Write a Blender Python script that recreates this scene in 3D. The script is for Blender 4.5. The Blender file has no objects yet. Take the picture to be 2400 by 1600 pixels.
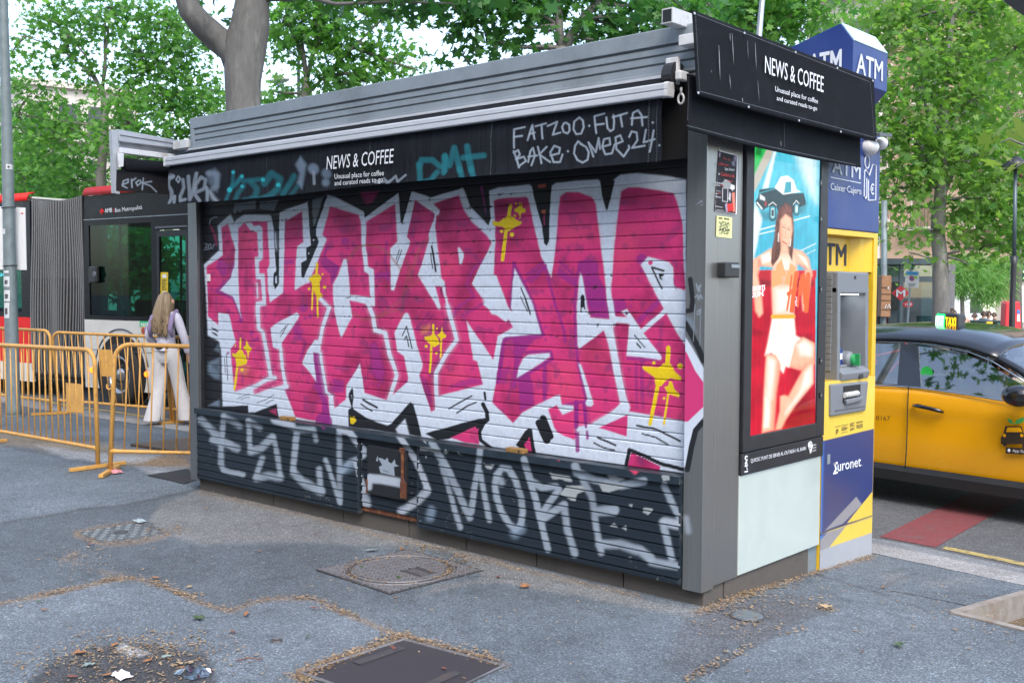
import bpy, bmesh, math, random
import numpy as np
from mathutils import Vector, Matrix
random.seed(7)
RNG = np.random.default_rng(7)
scene = bpy.context.scene
COL = scene.collection

# ------------------------------------------------------------------ camera
YAW, PITCH, ROLL = math.radians(-41.8912), math.radians(2.81185), math.radians(0.2394)
FPX = 2502.53
CAM = Vector((2.9952, -4.8594, 1.70))
cV = Vector((math.sin(YAW)*math.cos(PITCH), math.cos(YAW)*math.cos(PITCH), -math.sin(PITCH)))
_r = Vector((math.cos(YAW), -math.sin(YAW), 0)); _u = _r.cross(cV)
cR = _r*math.cos(ROLL) + _u*math.sin(ROLL)
cU = _u*math.cos(ROLL) - _r*math.sin(ROLL)
cam_data = bpy.data.cameras.new("camera")
cam_data.sensor_width = 36.0
cam_data.lens = FPX/2400*36
cam_data.clip_start = 0.05
cam_data.clip_end = 2000
cam = bpy.data.objects.new("camera", cam_data)
COL.objects.link(cam)
M = Matrix((( cR.x, cU.x, -cV.x, CAM.x), (cR.y, cU.y, -cV.y, CAM.y), (cR.z, cU.z, -cV.z, CAM.z), (0, 0, 0, 1)))
cam.matrix_world = M
cam_data.dof.use_dof = True
cam_data.dof.focus_distance = 6.8
cam_data.dof.aperture_fstop = 18.0
scene.camera = cam

# ------------------------------------------------------------------ sky, sun, exposure
SUN_EL, SUN_ROT = math.radians(50), math.radians(128)
world = bpy.data.worlds.new("World"); scene.world = world
world.use_nodes = True
wn = world.node_tree.nodes; wl = world.node_tree.links
wn.clear()
w_out = wn.new("ShaderNodeOutputWorld"); w_bg = wn.new("ShaderNodeBackground")
w_sky = wn.new("ShaderNodeTexSky"); w_sky.sky_type = 'NISHITA'
w_sky.sun_disc = False; w_sky.sun_elevation = SUN_EL; w_sky.sun_rotation = SUN_ROT
w_sky.air_density = 1.0; w_sky.dust_density = 2.0; w_sky.ozone_density = 1.0; w_sky.altitude = 20
w_bg.inputs[1].default_value = 0.15
w_hs = wn.new('ShaderNodeHueSaturation'); w_hs.inputs['Saturation'].default_value = .85; w_hs.inputs['Value'].default_value = 1.0
wl.new(w_sky.outputs[0], w_hs.inputs['Color']); wl.new(w_hs.outputs[0], w_bg.inputs[0]); wl.new(w_bg.outputs[0], w_out.inputs[0])
sun_d = bpy.data.lights.new("sun", 'SUN'); sun_d.energy = 0.8; sun_d.angle = math.radians(30); sun_d.color = (1, .95, .88)
sun = bpy.data.objects.new("sun", sun_d); COL.objects.link(sun)
# sky sun direction: rotation measured from +Y clockwise
sdir = Vector((math.sin(SUN_ROT)*math.cos(SUN_EL), math.cos(SUN_ROT)*math.cos(SUN_EL), math.sin(SUN_EL)))
sun.rotation_euler = sdir.to_track_quat('Z', 'Y').to_euler()
scene.view_settings.view_transform = 'Standard'
scene.view_settings.look = 'None'
scene.view_settings.gamma = 1
scene.view_settings.exposure = 1.72
scene.cycles.max_bounces = 8
scene.cycles.transparent_max_bounces = 12

# ------------------------------------------------------------------ measuring helpers (sight lines met with real planes)
def ray(u, v): return cR*(u-1200) - cU*(v-800) + cV*FPX
def onplane(u, v, p0, n):
    d = ray(u, v); t = (Vector(p0)-CAM).dot(Vector(n))/d.dot(Vector(n)); return CAM + d*t
def FP(u, v, y=0.0): return onplane(u, v, (0, y, 0), (0, 1, 0))
def SP(u, v, x=0.0): return onplane(u, v, (x, 0, 0), (1, 0, 0))
def GP(u, v, z=0.0): return onplane(u, v, (0, 0, z), (0, 0, 1))
def at(u, v, d): r = ray(u, v); return CAM + r*(d/FPX)
def gz(y): return -0.058*max(0.0, y-0.3)
def gp(u, v):
    p = GP(u, v, 0)
    for _ in range(4): p = GP(u, v, gz(p.y))
    return p

# ------------------------------------------------------------------ materials
def new_mat(name):
    m = bpy.data.materials.new(name); m.use_nodes = True
    nt = m.node_tree; b = nt.nodes["Principled BSDF"]; return m, nt, b
def mat(name, col, rough=.55, metal=0.0, var=.12, scale=6.0, bump=0.0, bscale=80.0, spec=None, coat=0.0, stain=None, stain_amt=.5, stain_scale=3.0, stretch=None):
    m, nt, b = new_mat(name); N = nt.nodes; L = nt.links
    tc = N.new("ShaderNodeTexCoord")
    src = tc.outputs["Object"]
    if stretch:
        mp = N.new("ShaderNodeMapping"); mp.inputs["Scale"].default_value = stretch; L.new(src, mp.inputs[0]); src = mp.outputs[0]
    b.inputs["Roughness"].default_value = rough; b.inputs["Metallic"].default_value = metal
    if spec is not None: b.inputs["Specular IOR Level"].default_value = spec
    if coat: b.inputs["Coat Weight"].default_value = coat; b.inputs["Coat Roughness"].default_value = .05
    col = tuple(col)+(1,)
    n = N.new("ShaderNodeTexNoise"); n.inputs["Scale"].default_value = scale; n.inputs["Detail"].default_value = 6; n.inputs["Roughness"].default_value = .65
    L.new(src, n.inputs["Vector"])
    r = N.new("ShaderNodeMapRange"); r.inputs[1].default_value = .3; r.inputs[2].default_value = .7; r.inputs[3].default_value = 1-var; r.inputs[4].default_value = 1+var
    L.new(n.outputs["Fac"], r.inputs[0])
    mx = N.new("ShaderNodeMix"); mx.data_type = 'RGBA'; mx.blend_type = 'MULTIPLY'; mx.inputs[0].default_value = 1
    mx.inputs[6].default_value = col; L.new(r.outputs[0], mx.inputs[7])
    out = mx.outputs[2]
    if stain:
        n2 = N.new("ShaderNodeTexNoise"); n2.inputs["Scale"].default_value = stain_scale; n2.inputs["Detail"].default_value = 8; n2.inputs["Roughness"].default_value = .7
        L.new(src, n2.inputs["Vector"])
        r2 = N.new("ShaderNodeMapRange"); r2.inputs[1].default_value = .52; r2.inputs[2].default_value = .68; r2.inputs[3].default_value = 0; r2.inputs[4].default_value = stain_amt
        L.new(n2.outputs["Fac"], r2.inputs[0])
        m2 = N.new("ShaderNodeMix"); m2.data_type = 'RGBA'; L.new(r2.outputs[0], m2.inputs[0]); L.new(out, m2.inputs[6]); m2.inputs[7].default_value = tuple(stain)+(1,)
        out = m2.outputs[2]
    L.new(out, b.inputs["Base Color"])
    rr = N.new("ShaderNodeMapRange"); rr.inputs[1].default_value = .3; rr.inputs[2].default_value = .7; rr.inputs[3].default_value = max(.02, rough-.08); rr.inputs[4].default_value = min(1, rough+.08)
    L.new(n.outputs["Fac"], rr.inputs[0]); L.new(rr.outputs[0], b.inputs["Roughness"])
    if bump:
        n3 = N.new("ShaderNodeTexNoise"); n3.inputs["Scale"].default_value = bscale; n3.inputs["Detail"].default_value = 4; L.new(src, n3.inputs["Vector"])
        bp = N.new("ShaderNodeBump"); bp.inputs["Strength"].default_value = bump; bp.inputs["Distance"].default_value = .01
        L.new(n3.outputs["Fac"], bp.inputs["Height"]); L.new(bp.outputs[0], b.inputs["Normal"])
    return m
def emit_mat(name, col, strength):
    m, nt, b = new_mat(name)
    b.inputs["Base Color"].default_value = tuple(col)+(1,); b.inputs["Emission Color"].default_value = tuple(col)+(1,); b.inputs["Emission Strength"].default_value = strength
    return m
def paint_mat(name, rough=.5, grain=.12, gscale=40, spec=.4, bump=0.0, bscale=200, emit=0.0, coat=0.0, streak=False):
    m, nt, b = new_mat(name); N = nt.nodes; L = nt.links
    a = N.new("ShaderNodeAttribute"); a.attribute_name = "paint"
    tc = N.new("ShaderNodeTexCoord"); src = tc.outputs["Object"]
    if streak:
        mp = N.new("ShaderNodeMapping"); mp.inputs["Scale"].default_value = (1, 1, .12); L.new(src, mp.inputs[0]); src = mp.outputs[0]
    n = N.new("ShaderNodeTexNoise"); n.inputs["Scale"].default_value = gscale; n.inputs["Detail"].default_value = 6; n.inputs["Roughness"].default_value = .75
    L.new(src, n.inputs["Vector"])
    r = N.new("ShaderNodeMapRange"); r.inputs[1].default_value = .3; r.inputs[2].default_value = .7; r.inputs[3].default_value = 1-grain; r.inputs[4].default_value = 1+grain
    L.new(n.outputs["Fac"], r.inputs[0])
    mx = N.new("ShaderNodeMix"); mx.data_type = 'RGBA'; mx.blend_type = 'MULTIPLY'; mx.inputs[0].default_value = 1
    L.new(a.outputs["Color"], mx.inputs[6]); L.new(r.outputs[0], mx.inputs[7])
    L.new(mx.outputs[2], b.inputs["Base Color"])
    b.inputs["Roughness"].default_value = rough; b.inputs["Specular IOR Level"].default_value = spec
    if coat: b.inputs["Coat Weight"].default_value = coat; b.inputs["Coat Roughness"].default_value = .08
    if emit:
        dk = N.new("ShaderNodeMix"); dk.data_type = 'RGBA'; dk.blend_type = 'MULTIPLY'; dk.inputs[0].default_value = 1; dk.inputs[7].default_value = (.06, .06, .06, 1); L.new(mx.outputs[2], dk.inputs[6]); L.new(dk.outputs[2], b.inputs["Base Color"])
        L.new(a.outputs["Color"], b.inputs["Emission Color"]); b.inputs["Emission Strength"].default_value = emit
    if bump:
        n3 = N.new("ShaderNodeTexNoise"); n3.inputs["Scale"].default_value = bscale; n3.inputs["Detail"].default_value = 3; L.new(tc.outputs["Object"], n3.inputs["Vector"])
        bp = N.new("ShaderNodeBump"); bp.inputs["Strength"].default_value = bump; bp.inputs["Distance"].default_value = .006
        L.new(n3.outputs["Fac"], bp.inputs["Height"]); L.new(bp.outputs[0], b.inputs["Normal"])
    return m
def glass_mat(name, tint, refl=.12, rough=.02, graze=.7):
    m = bpy.data.materials.new(name); m.use_nodes = True; nt = m.node_tree; N = nt.nodes; L = nt.links; N.clear()
    o = N.new("ShaderNodeOutputMaterial"); t = N.new("ShaderNodeBsdfTransparent"); t.inputs[0].default_value = tuple(tint)+(1,)
    g = N.new("ShaderNodeBsdfGlossy"); g.inputs["Roughness"].default_value = rough
    f = N.new("ShaderNodeLayerWeight"); f.inputs[0].default_value = .5
    pw = N.new("ShaderNodeMath"); pw.operation = 'POWER'; pw.inputs[1].default_value = 4.0; L.new(f.outputs["Facing"], pw.inputs[0])
    ad = N.new("ShaderNodeMath"); ad.operation = 'MULTIPLY_ADD'; ad.inputs[1].default_value = graze; ad.inputs[2].default_value = refl; L.new(pw.outputs[0], ad.inputs[0])
    mx = N.new("ShaderNodeMixShader"); L.new(ad.outputs[0], mx.inputs[0]); L.new(t.outputs[0], mx.inputs[1]); L.new(g.outputs[0], mx.inputs[2]); L.new(mx.outputs[0], o.inputs[0])
    return m
def leaf_mat(name, c1, c2, transl=.45):
    m = bpy.data.materials.new(name); m.use_nodes = True; nt = m.node_tree; N = nt.nodes; L = nt.links; N.clear()
    o = N.new("ShaderNodeOutputMaterial")
    a = N.new("ShaderNodeAttribute"); a.attribute_name = "tint"
    mx = N.new("ShaderNodeMix"); mx.data_type = 'RGBA'; L.new(a.outputs["Fac"], mx.inputs[0]); mx.inputs[6].default_value = tuple(c1)+(1,); mx.inputs[7].default_value = tuple(c2)+(1,)
    p = N.new("ShaderNodeBsdfPrincipled"); p.inputs["Roughness"].default_value = .45; p.inputs["Specular IOR Level"].default_value = .35; L.new(mx.outputs[2], p.inputs["Base Color"])
    t = N.new("ShaderNodeBsdfTranslucent"); br = N.new("ShaderNodeMix"); br.data_type = 'RGBA'; br.blend_type = 'MULTIPLY'; br.inputs[0].default_value = 1; br.inputs[7].default_value = (1.7, 1.9, .9, 1); br.clamp_result = False
    L.new(mx.outputs[2], br.inputs[6]); L.new(br.outputs[2], t.inputs[0])
    ms = N.new("ShaderNodeMixShader"); ms.inputs[0].default_value = transl; L.new(p.outputs[0], ms.inputs[1]); L.new(t.outputs[0], ms.inputs[2]); L.new(ms.outputs[0], o.inputs[0])
    return m

# ------------------------------------------------------------------ object helpers
def thing(name, label, cat, loc=(0, 0, 0), group=None):
    o = bpy.data.objects.new(name, None); COL.objects.link(o); o.location = loc; o.empty_display_size = .2
    o["label"] = label; o["category"] = cat
    if group: o["group"] = group
    return o
def tag(o, label, cat, group=None):
    o["label"] = label; o["category"] = cat
    if group: o["group"] = group
    return o
def wm(o):
    m = Matrix.Translation(o.location)
    return m if o.parent is None else wm(o.parent) @ o.matrix_parent_inverse @ m
def link(name, me, m, parent=None, smooth=False):
    o = bpy.data.objects.new(name, me); COL.objects.link(o)
    if m is not None:
        for x in (m if isinstance(m, (list, tuple)) else [m]): me.materials.append(x)
    if parent is not None:
        o.parent = parent; o.matrix_parent_inverse = wm(parent).inverted()
    if smooth:
        me.polygons.foreach_set("use_smooth", [True]*len(me.polygons))
    return o
class MB:
    def __init__(s): s.v = []; s.f = []; s.mi = []; s.cur = 0
    def _add(s, vs, fs):
        k = len(s.v); s.v += [tuple(p) for p in vs]; s.f += [tuple(i+k for i in f) for f in fs]; s.mi += [s.cur]*len(fs); return s
    def hexa(s, c): # 8 corners: bottom 4 ccw then top 4
        return s._add(c, [(0, 3, 2, 1), (4, 5, 6, 7), (0, 1, 5, 4), (1, 2, 6, 5), (2, 3, 7, 6), (3, 0, 4, 7)])
    def box(s, a, b):
        x0, x1 = sorted((a[0], b[0])); y0, y1 = sorted((a[1], b[1])); z0, z1 = sorted((a[2], b[2]))
        return s.hexa([(x0, y0, z0), (x1, y0, z0), (x1, y1, z0), (x0, y1, z0), (x0, y0, z1), (x1, y0, z1), (x1, y1, z1), (x0, y1, z1)])
    def slab(s, quad, n): # quad of 4 pts extruded by vector n
        n = Vector(n); q = [Vector(p) for p in quad]
        return s.hexa([*q, *[p+n for p in q]])
    def prism(s, poly, n):
        n = Vector(n); q = [Vector(p) for p in poly]; k = len(q)
        return s._add(q+[p+n for p in q], [tuple(range(k))[::-1], tuple(range(k, 2*k))]+[(i, (i+1) % k, k+(i+1) % k, k+i) for i in range(k)])
    def tube(s, path, r, seg=10, cap=True):
        P = [Vector(p) for p in path]; rs = r if isinstance(r, (list, tuple)) else [r]*len(P)
        vs = []; fs = []; prev = None
        for i, p in enumerate(P):
            d = (P[min(i+1, len(P)-1)]-P[max(i-1, 0)]).normalized()
            if prev is None:
                a = Vector((0, 0, 1)) if abs(d.z) < .9 else Vector((1, 0, 0)); x = d.cross(a).normalized()
            else:
                x = (prev - d*prev.dot(d)).normalized()
            y = d.cross(x); prev = x
            for k in range(seg):
                t = 2*math.pi*k/seg; vs.append(p+(x*math.cos(t)+y*math.sin(t))*rs[i])
        for i in range(len(P)-1):
            for k in range(seg):
                fs.append((i*seg+k, i*seg+(k+1) % seg, (i+1)*seg+(k+1) % seg, (i+1)*seg+k))
        if cap: fs += [tuple(range(seg))[::-1], tuple(range((len(P)-1)*seg, len(P)*seg))]
        return s._add(vs, fs)
    def lathe(s, prof, c, axis=(0, 0, 1), seg=20, cap=True):
        axis = Vector(axis).normalized(); a = Vector((0, 0, 1)) if abs(axis.z) < .9 else Vector((1, 0, 0)); x = axis.cross(a).normalized(); y = axis.cross(x); c = Vector(c)
        vs = []; fs = []; n = len(prof)
        for r, h in prof:
            for k in range(seg):
                t = 2*math.pi*k/seg; vs.append(c+axis*h+(x*math.cos(t)+y*math.sin(t))*r)
        for i in range(n-1):
            for k in range(seg): fs.append((i*seg+k, i*seg+(k+1) % seg, (i+1)*seg+(k+1) % seg, (i+1)*seg+k))
        if cap: fs += [tuple(range(seg))[::-1], tuple(range((n-1)*seg, n*seg))]
        return s._add(vs, fs)
    def ball(s, c, rx, ry, rz, seg=14, rings=9):
        c = Vector(c); vs = []; fs = []
        for i in range(rings+1):
            t = math.pi*i/rings
            for k in range(seg):
                p = 2*math.pi*k/seg; vs.append(c+Vector((rx*math.sin(t)*math.cos(p), ry*math.sin(t)*math.sin(p), rz*math.cos(t))))
        for i in range(rings):
            for k in range(seg): fs.append((i*seg+k, (i+1)*seg+k, (i+1)*seg+(k+1) % seg, i*seg+(k+1) % seg))
        return s._add(vs, fs)
    def poly(s, pts): return s._add(pts, [tuple(range(len(pts)))])
    def grid(s, rows):
        n = len(rows[0]); vs = [p for r in rows for p in r]
        return s._add(vs, [(i*n+j, i*n+j+1, (i+1)*n+j+1, (i+1)*n+j) for i in range(len(rows)-1) for j in range(n-1)])
    def build(s, name, m, parent=None, smooth=False, bevel=0.0, subsurf=0, fixn=True):
        me = bpy.data.meshes.new(name); me.from_pydata(s.v, [], s.f)
        if fixn:
            bm = bmesh.new(); bm.from_mesh(me); bmesh.ops.remove_doubles(bm, verts=bm.verts, dist=1e-5) if False else None
            bmesh.ops.recalc_face_normals(bm, faces=bm.faces); bm.to_mesh(me); bm.free()
        o = link(name, me, m, parent, smooth)
        if any(s.mi): me.polygons.foreach_set("material_index", s.mi)
        if bevel:
            md = o.modifiers.new("bevel", 'BEVEL'); md.width = bevel; md.segments = 2; md.limit_method = 'ANGLE'; md.angle_limit = math.radians(40)
        if subsurf:
            md = o.modifiers.new("subsurf", 'SUBSURF'); md.levels = subsurf; md.render_levels = subsurf
        me.update(); return o

_txt_cache = {}
def text_mesh(s, bold=0.0):
    k = (s, bold)
    if k in _txt_cache: return _txt_cache[k]
    cu = bpy.data.curves.new("lettering", 'FONT'); cu.body = s; cu.offset = bold; cu.resolution_u = 2; cu.fill_mode = 'FRONT'
    o = bpy.data.objects.new("lettering", cu); COL.objects.link(o)
    dg = bpy.context.evaluated_depsgraph_get(); dg.update()
    me = bpy.data.meshes.new_from_object(o.evaluated_get(dg))
    vs = np.zeros(len(me.vertices)*3); me.vertices.foreach_get("co", vs); vs = vs.reshape(-1, 3)
    fs = [tuple(p.vertices) for p in me.polygons]
    bpy.data.objects.remove(o); bpy.data.curves.remove(cu); bpy.data.meshes.remove(me)
    _txt_cache[k] = (vs, fs); return _txt_cache[k]
def text(s, p0, p1, height, m, parent, up=(0, 0, 1), off=(0, 0, 0), bold=0.0, name="lettering", cap=None, shear=0.0):
    """lettering from p0 (left end of baseline) to p1 (right end); height = cap height in metres"""
    vs, fs = text_mesh(s, 0.0)
    if not len(vs): return None
    x0, x1 = vs[:, 0].min(), vs[:, 0].max(); ch = cap or 0.70
    p0 = Vector(p0); p1 = Vector(p1); up = Vector(up).normalized(); off = Vector(off); ex = p1-p0
    out = [p0 + ex*((x-x0)/(x1-x0)) + up*(y/ch*height) + ex.normalized()*(shear*y/ch*height) + off for x, y, z in vs]
    mb = MB(); mb._add(out, fs); e1_ = ex.normalized(); nr = e1_.cross(up)
    if bold:
        for k_, (sx_, sz_) in enumerate(((1, 0), (-1, 0), (0, .6), (0, -.6))):
            mb._add([p+e1_*(sx_*bold*height)+up*(sz_*bold*height)-nr*(-.0005*(k_+1)) for p in out], fs)
    return mb.build(name, m, parent, fixn=False)

# ------------------------------------------------------------------ painted sheets: colour laid onto a fine mesh, like paint on the real surface
def seg_dist(px, py, pts, closed):
    d = np.full(px.shape, 1e9); n = len(pts)
    for i in range(n if closed else n-1):
        ax, ay = pts[i]; bx, by = pts[(i+1) % n]; vx, vy = bx-ax, by-ay; l2 = vx*vx+vy*vy+1e-12
        t = np.clip(((px-ax)*vx+(py-ay)*vy)/l2, 0, 1); d = np.minimum(d, np.hypot(px-ax-t*vx, py-ay-t*vy))
    return d
def inside(px, py, pts):
    r = np.zeros(px.shape, bool); n = len(pts); j = n-1
    for i in range(n):
        xi, yi = pts[i]; xj, yj = pts[j]
        if yi != yj:
            c = ((yi > py) != (yj > py)) & (px < (xj-xi)*(py-yi)/(yj-yi)+xi); r ^= c
        j = i
    return r
def fill(buf, px, py, pts, col, soft=1.0, alpha=1.0):
    xs = [p[0] for p in pts]; ys = [p[1] for p in pts]
    msk = (px > min(xs)-soft*2) & (px < max(xs)+soft*2) & (py > min(ys)-soft*2) & (py < max(ys)+soft*2)
    if not msk.any(): return
    x = px[msk]; y = py[msk]; d = seg_dist(x, y, pts, True); ins = inside(x, y, pts)
    a = np.clip(.5+np.where(ins, d, -d)/(2*soft), 0, 1); a = a*a*(3-2*a)*alpha
    buf[msk] = buf[msk]*(1-a[:, None])+np.array(col)[None]*a[:, None]
def stroke(buf, px, py, pts, w, col, soft=1.0, alpha=1.0):
    xs = [p[0] for p in pts]; ys = [p[1] for p in pts]; e = w/2+soft*2
    msk = (px > min(xs)-e) & (px < max(xs)+e) & (py > min(ys)-e) & (py < max(ys)+e)
    if not msk.any(): return
    d = seg_dist(px[msk], py[msk], pts, False) if len(pts) > 1 else np.hypot(px[msk]-pts[0][0], py[msk]-pts[0][1])
    a = np.clip(.5+(w/2-d)/(2*soft), 0, 1); a = a*a*(3-2*a)*alpha
    buf[msk] = buf[msk]*(1-a[:, None])+np.array(col)[None]*a[:, None]
def vnoise(x, y, seed=0):
    xi = np.floor(x).astype(int); yi = np.floor(y).astype(int); fx = x-xi; fy = y-yi; fx = fx*fx*(3-2*fx); fy = fy*fy*(3-2*fy)
    def h(a, b):
        n = (a*374761393+b*668265263+seed*974634777) & 0x7fffffff; n = ((n ^ (n >> 13))*1274126177) & 0x7fffffff; return ((n ^ (n >> 16)) & 0xffff)/65535.0
    return (h(xi, yi)*(1-fx)+h(xi+1, yi)*fx)*(1-fy)+(h(xi, yi+1)*(1-fx)+h(xi+1, yi+1)*fx)*fy
def fbm(x, y, o=4, seed=0):
    s = 0; a = .5
    for k in range(o): s = s+a*vnoise(x*2**k, y*2**k, seed+k); a *= .5
    return s
def pixels_of(P):
    Q = P-np.array(CAM); d = Q@np.array(cV)
    return 1200+FPX*(Q@np.array(cR))/d, 800-FPX*(Q@np.array(cU))/d
def grid_mesh(name, P, colors, m, parent=None, smooth=False, keep=None):
    """P: (rows, cols, 3) positions; colors: (rows*cols, 3)"""
    R_, C_ = P.shape[:2]; me = bpy.data.meshes.new(name)
    i = np.arange(R_*C_).reshape(R_, C_); q = np.stack([i[:-1, :-1], i[:-1, 1:], i[1:, 1:], i[1:, :-1]], -1).reshape(-1, 4)
    if keep is not None: q = q[keep.reshape(-1)]
    me.vertices.add(R_*C_); me.vertices.foreach_set("co", P.reshape(-1).astype(np.float32))
    me.loops.add(len(q)*4); me.loops.foreach_set("vertex_index", q.reshape(-1).astype(np.int32))
    me.polygons.add(len(q)); me.polygons.foreach_set("loop_start", (np.arange(len(q))*4).astype(np.int32))
    me.update(calc_edges=True)
    if colors is not None:
        at_ = me.color_attributes.new("paint", 'FLOAT_COLOR', 'POINT'); c4 = np.ones((R_*C_, 4), np.float32); c4[:, :3] = np.clip(colors, 0, 1); at_.data.foreach_set("color", c4.reshape(-1))
    return link(name, me, m, parent, smooth)
# ------------------------------------------------------------------ spray paint on the shutters (traced marks: crop tag, points)
CROP = dict(A=(440, 440, 5.228), B=(780, 440, 5.228), C=(1120, 420, 5.228), D=(1340, 380, 5.228), E=(440, 720, 5.228), F=(780, 720, 5.228), G=(1120, 700, 5.228), H=(1340, 660, 3.564),
            J=(440, 950, 5.113), K=(800, 980, 5.113), L=(1200, 1040, 3.92), N=(0, 400, 3.92), O=(600, 0, 3.92), Q=(1200, 0, 3.92), X=(0, 0, 1.0),
            R=(1640, 320, 4.9), S=(1700, 640, 3.408), T=(1800, 400, 3.92), U=(1800, 800, 2.852), V=(1800, 0, 3.92), W=(0, 1050, 2.852), Y=(550, 1200, 3.36), Z=(1600, 1200, 2.94), AA=(380, 350, 3.36))
def pts_of(s):
    out = []; tagc = 'X'
    for tok in s.replace(';', ' ').split():
        if tok in CROP: tagc = tok; continue
        x, y = tok.split(','); ox, oy, k = CROP[tagc]; out.append((ox+float(x)/k, oy+float(y)/k))
    return out
PCOL = dict(wh=(.55, .61, .71), pk=(.56, .036, .165), pu=(.25, .02, .19), bk=(.012, .013, .017), ye=(.72, .52, .012), gy=(.15, .18, .21), lg=(.27, .32, .38), br=(.30, .10, .08), tl=(.02, .17, .21), tb=(.03, .40, .46), pe=(.30, .33, .34), wt=(.38, .43, .50), or_=(.5, .12, .03), fog=(.2, .27, .36), dk=(.22, .02, .09), hot=(.68, .065, .15))
def paint(buf, px, py, spec, jit=None):
    for ln in spec.strip().splitlines():
        ln = ln.strip()
        if not ln or ln[0] == '#': continue
        head, body = ln.split('|'); h = head.split(); pts = pts_of(body); k = CROP[body.split()[0]][2] if body.split()[0] in CROP else 1.0
        if h[1] == 'wh' and len(h) > 2 and h[0] in 'fs' and (h[0] == 's' or float(h[2]) > 1.15):  # overspray round the white lines
            if h[0] == 'f': fill(buf, px, py, pts, PCOL['wh'], 6, .22)
            else: stroke(buf, px, py, pts, float(h[2])/k+9, PCOL['wh'], 5, .22)
        if h[0] == 'f' and h[1] in ('skin', 'cream'):  # printed photo: warm rim, pale middle
            fill(buf, px, py, pts, PCOL['sk2' if h[1] == 'skin' else 'shb'], 1.2, .95 if float(h[2]) < 4 else 0); fill(buf, px, py, pts, PCOL[h[1]], 5 if float(h[2]) < 4 else float(h[2]), .95)
        elif h[0] == 'f': fill(buf, px, py, pts, PCOL[h[1]], float(h[2]) if len(h) > 2 else 1.2, float(h[3]) if len(h) > 3 else 1)
        elif h[0] == 's': stroke(buf, px, py, pts, float(h[2])/k, PCOL[h[1]], float(h[3]) if len(h) > 3 else 1.0, float(h[4]) if len(h) > 4 else 1)
        elif h[0] == 'd':
            r = [float(x) for x in h[2].split('/')]
            for i, p in enumerate(pts): stroke(buf, px, py, [p], 2*r[min(i, len(r)-1)]/k, PCOL[h[1]], float(h[3]) if len(h) > 3 else .9, float(h[4]) if len(h) > 4 else 1)
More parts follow.
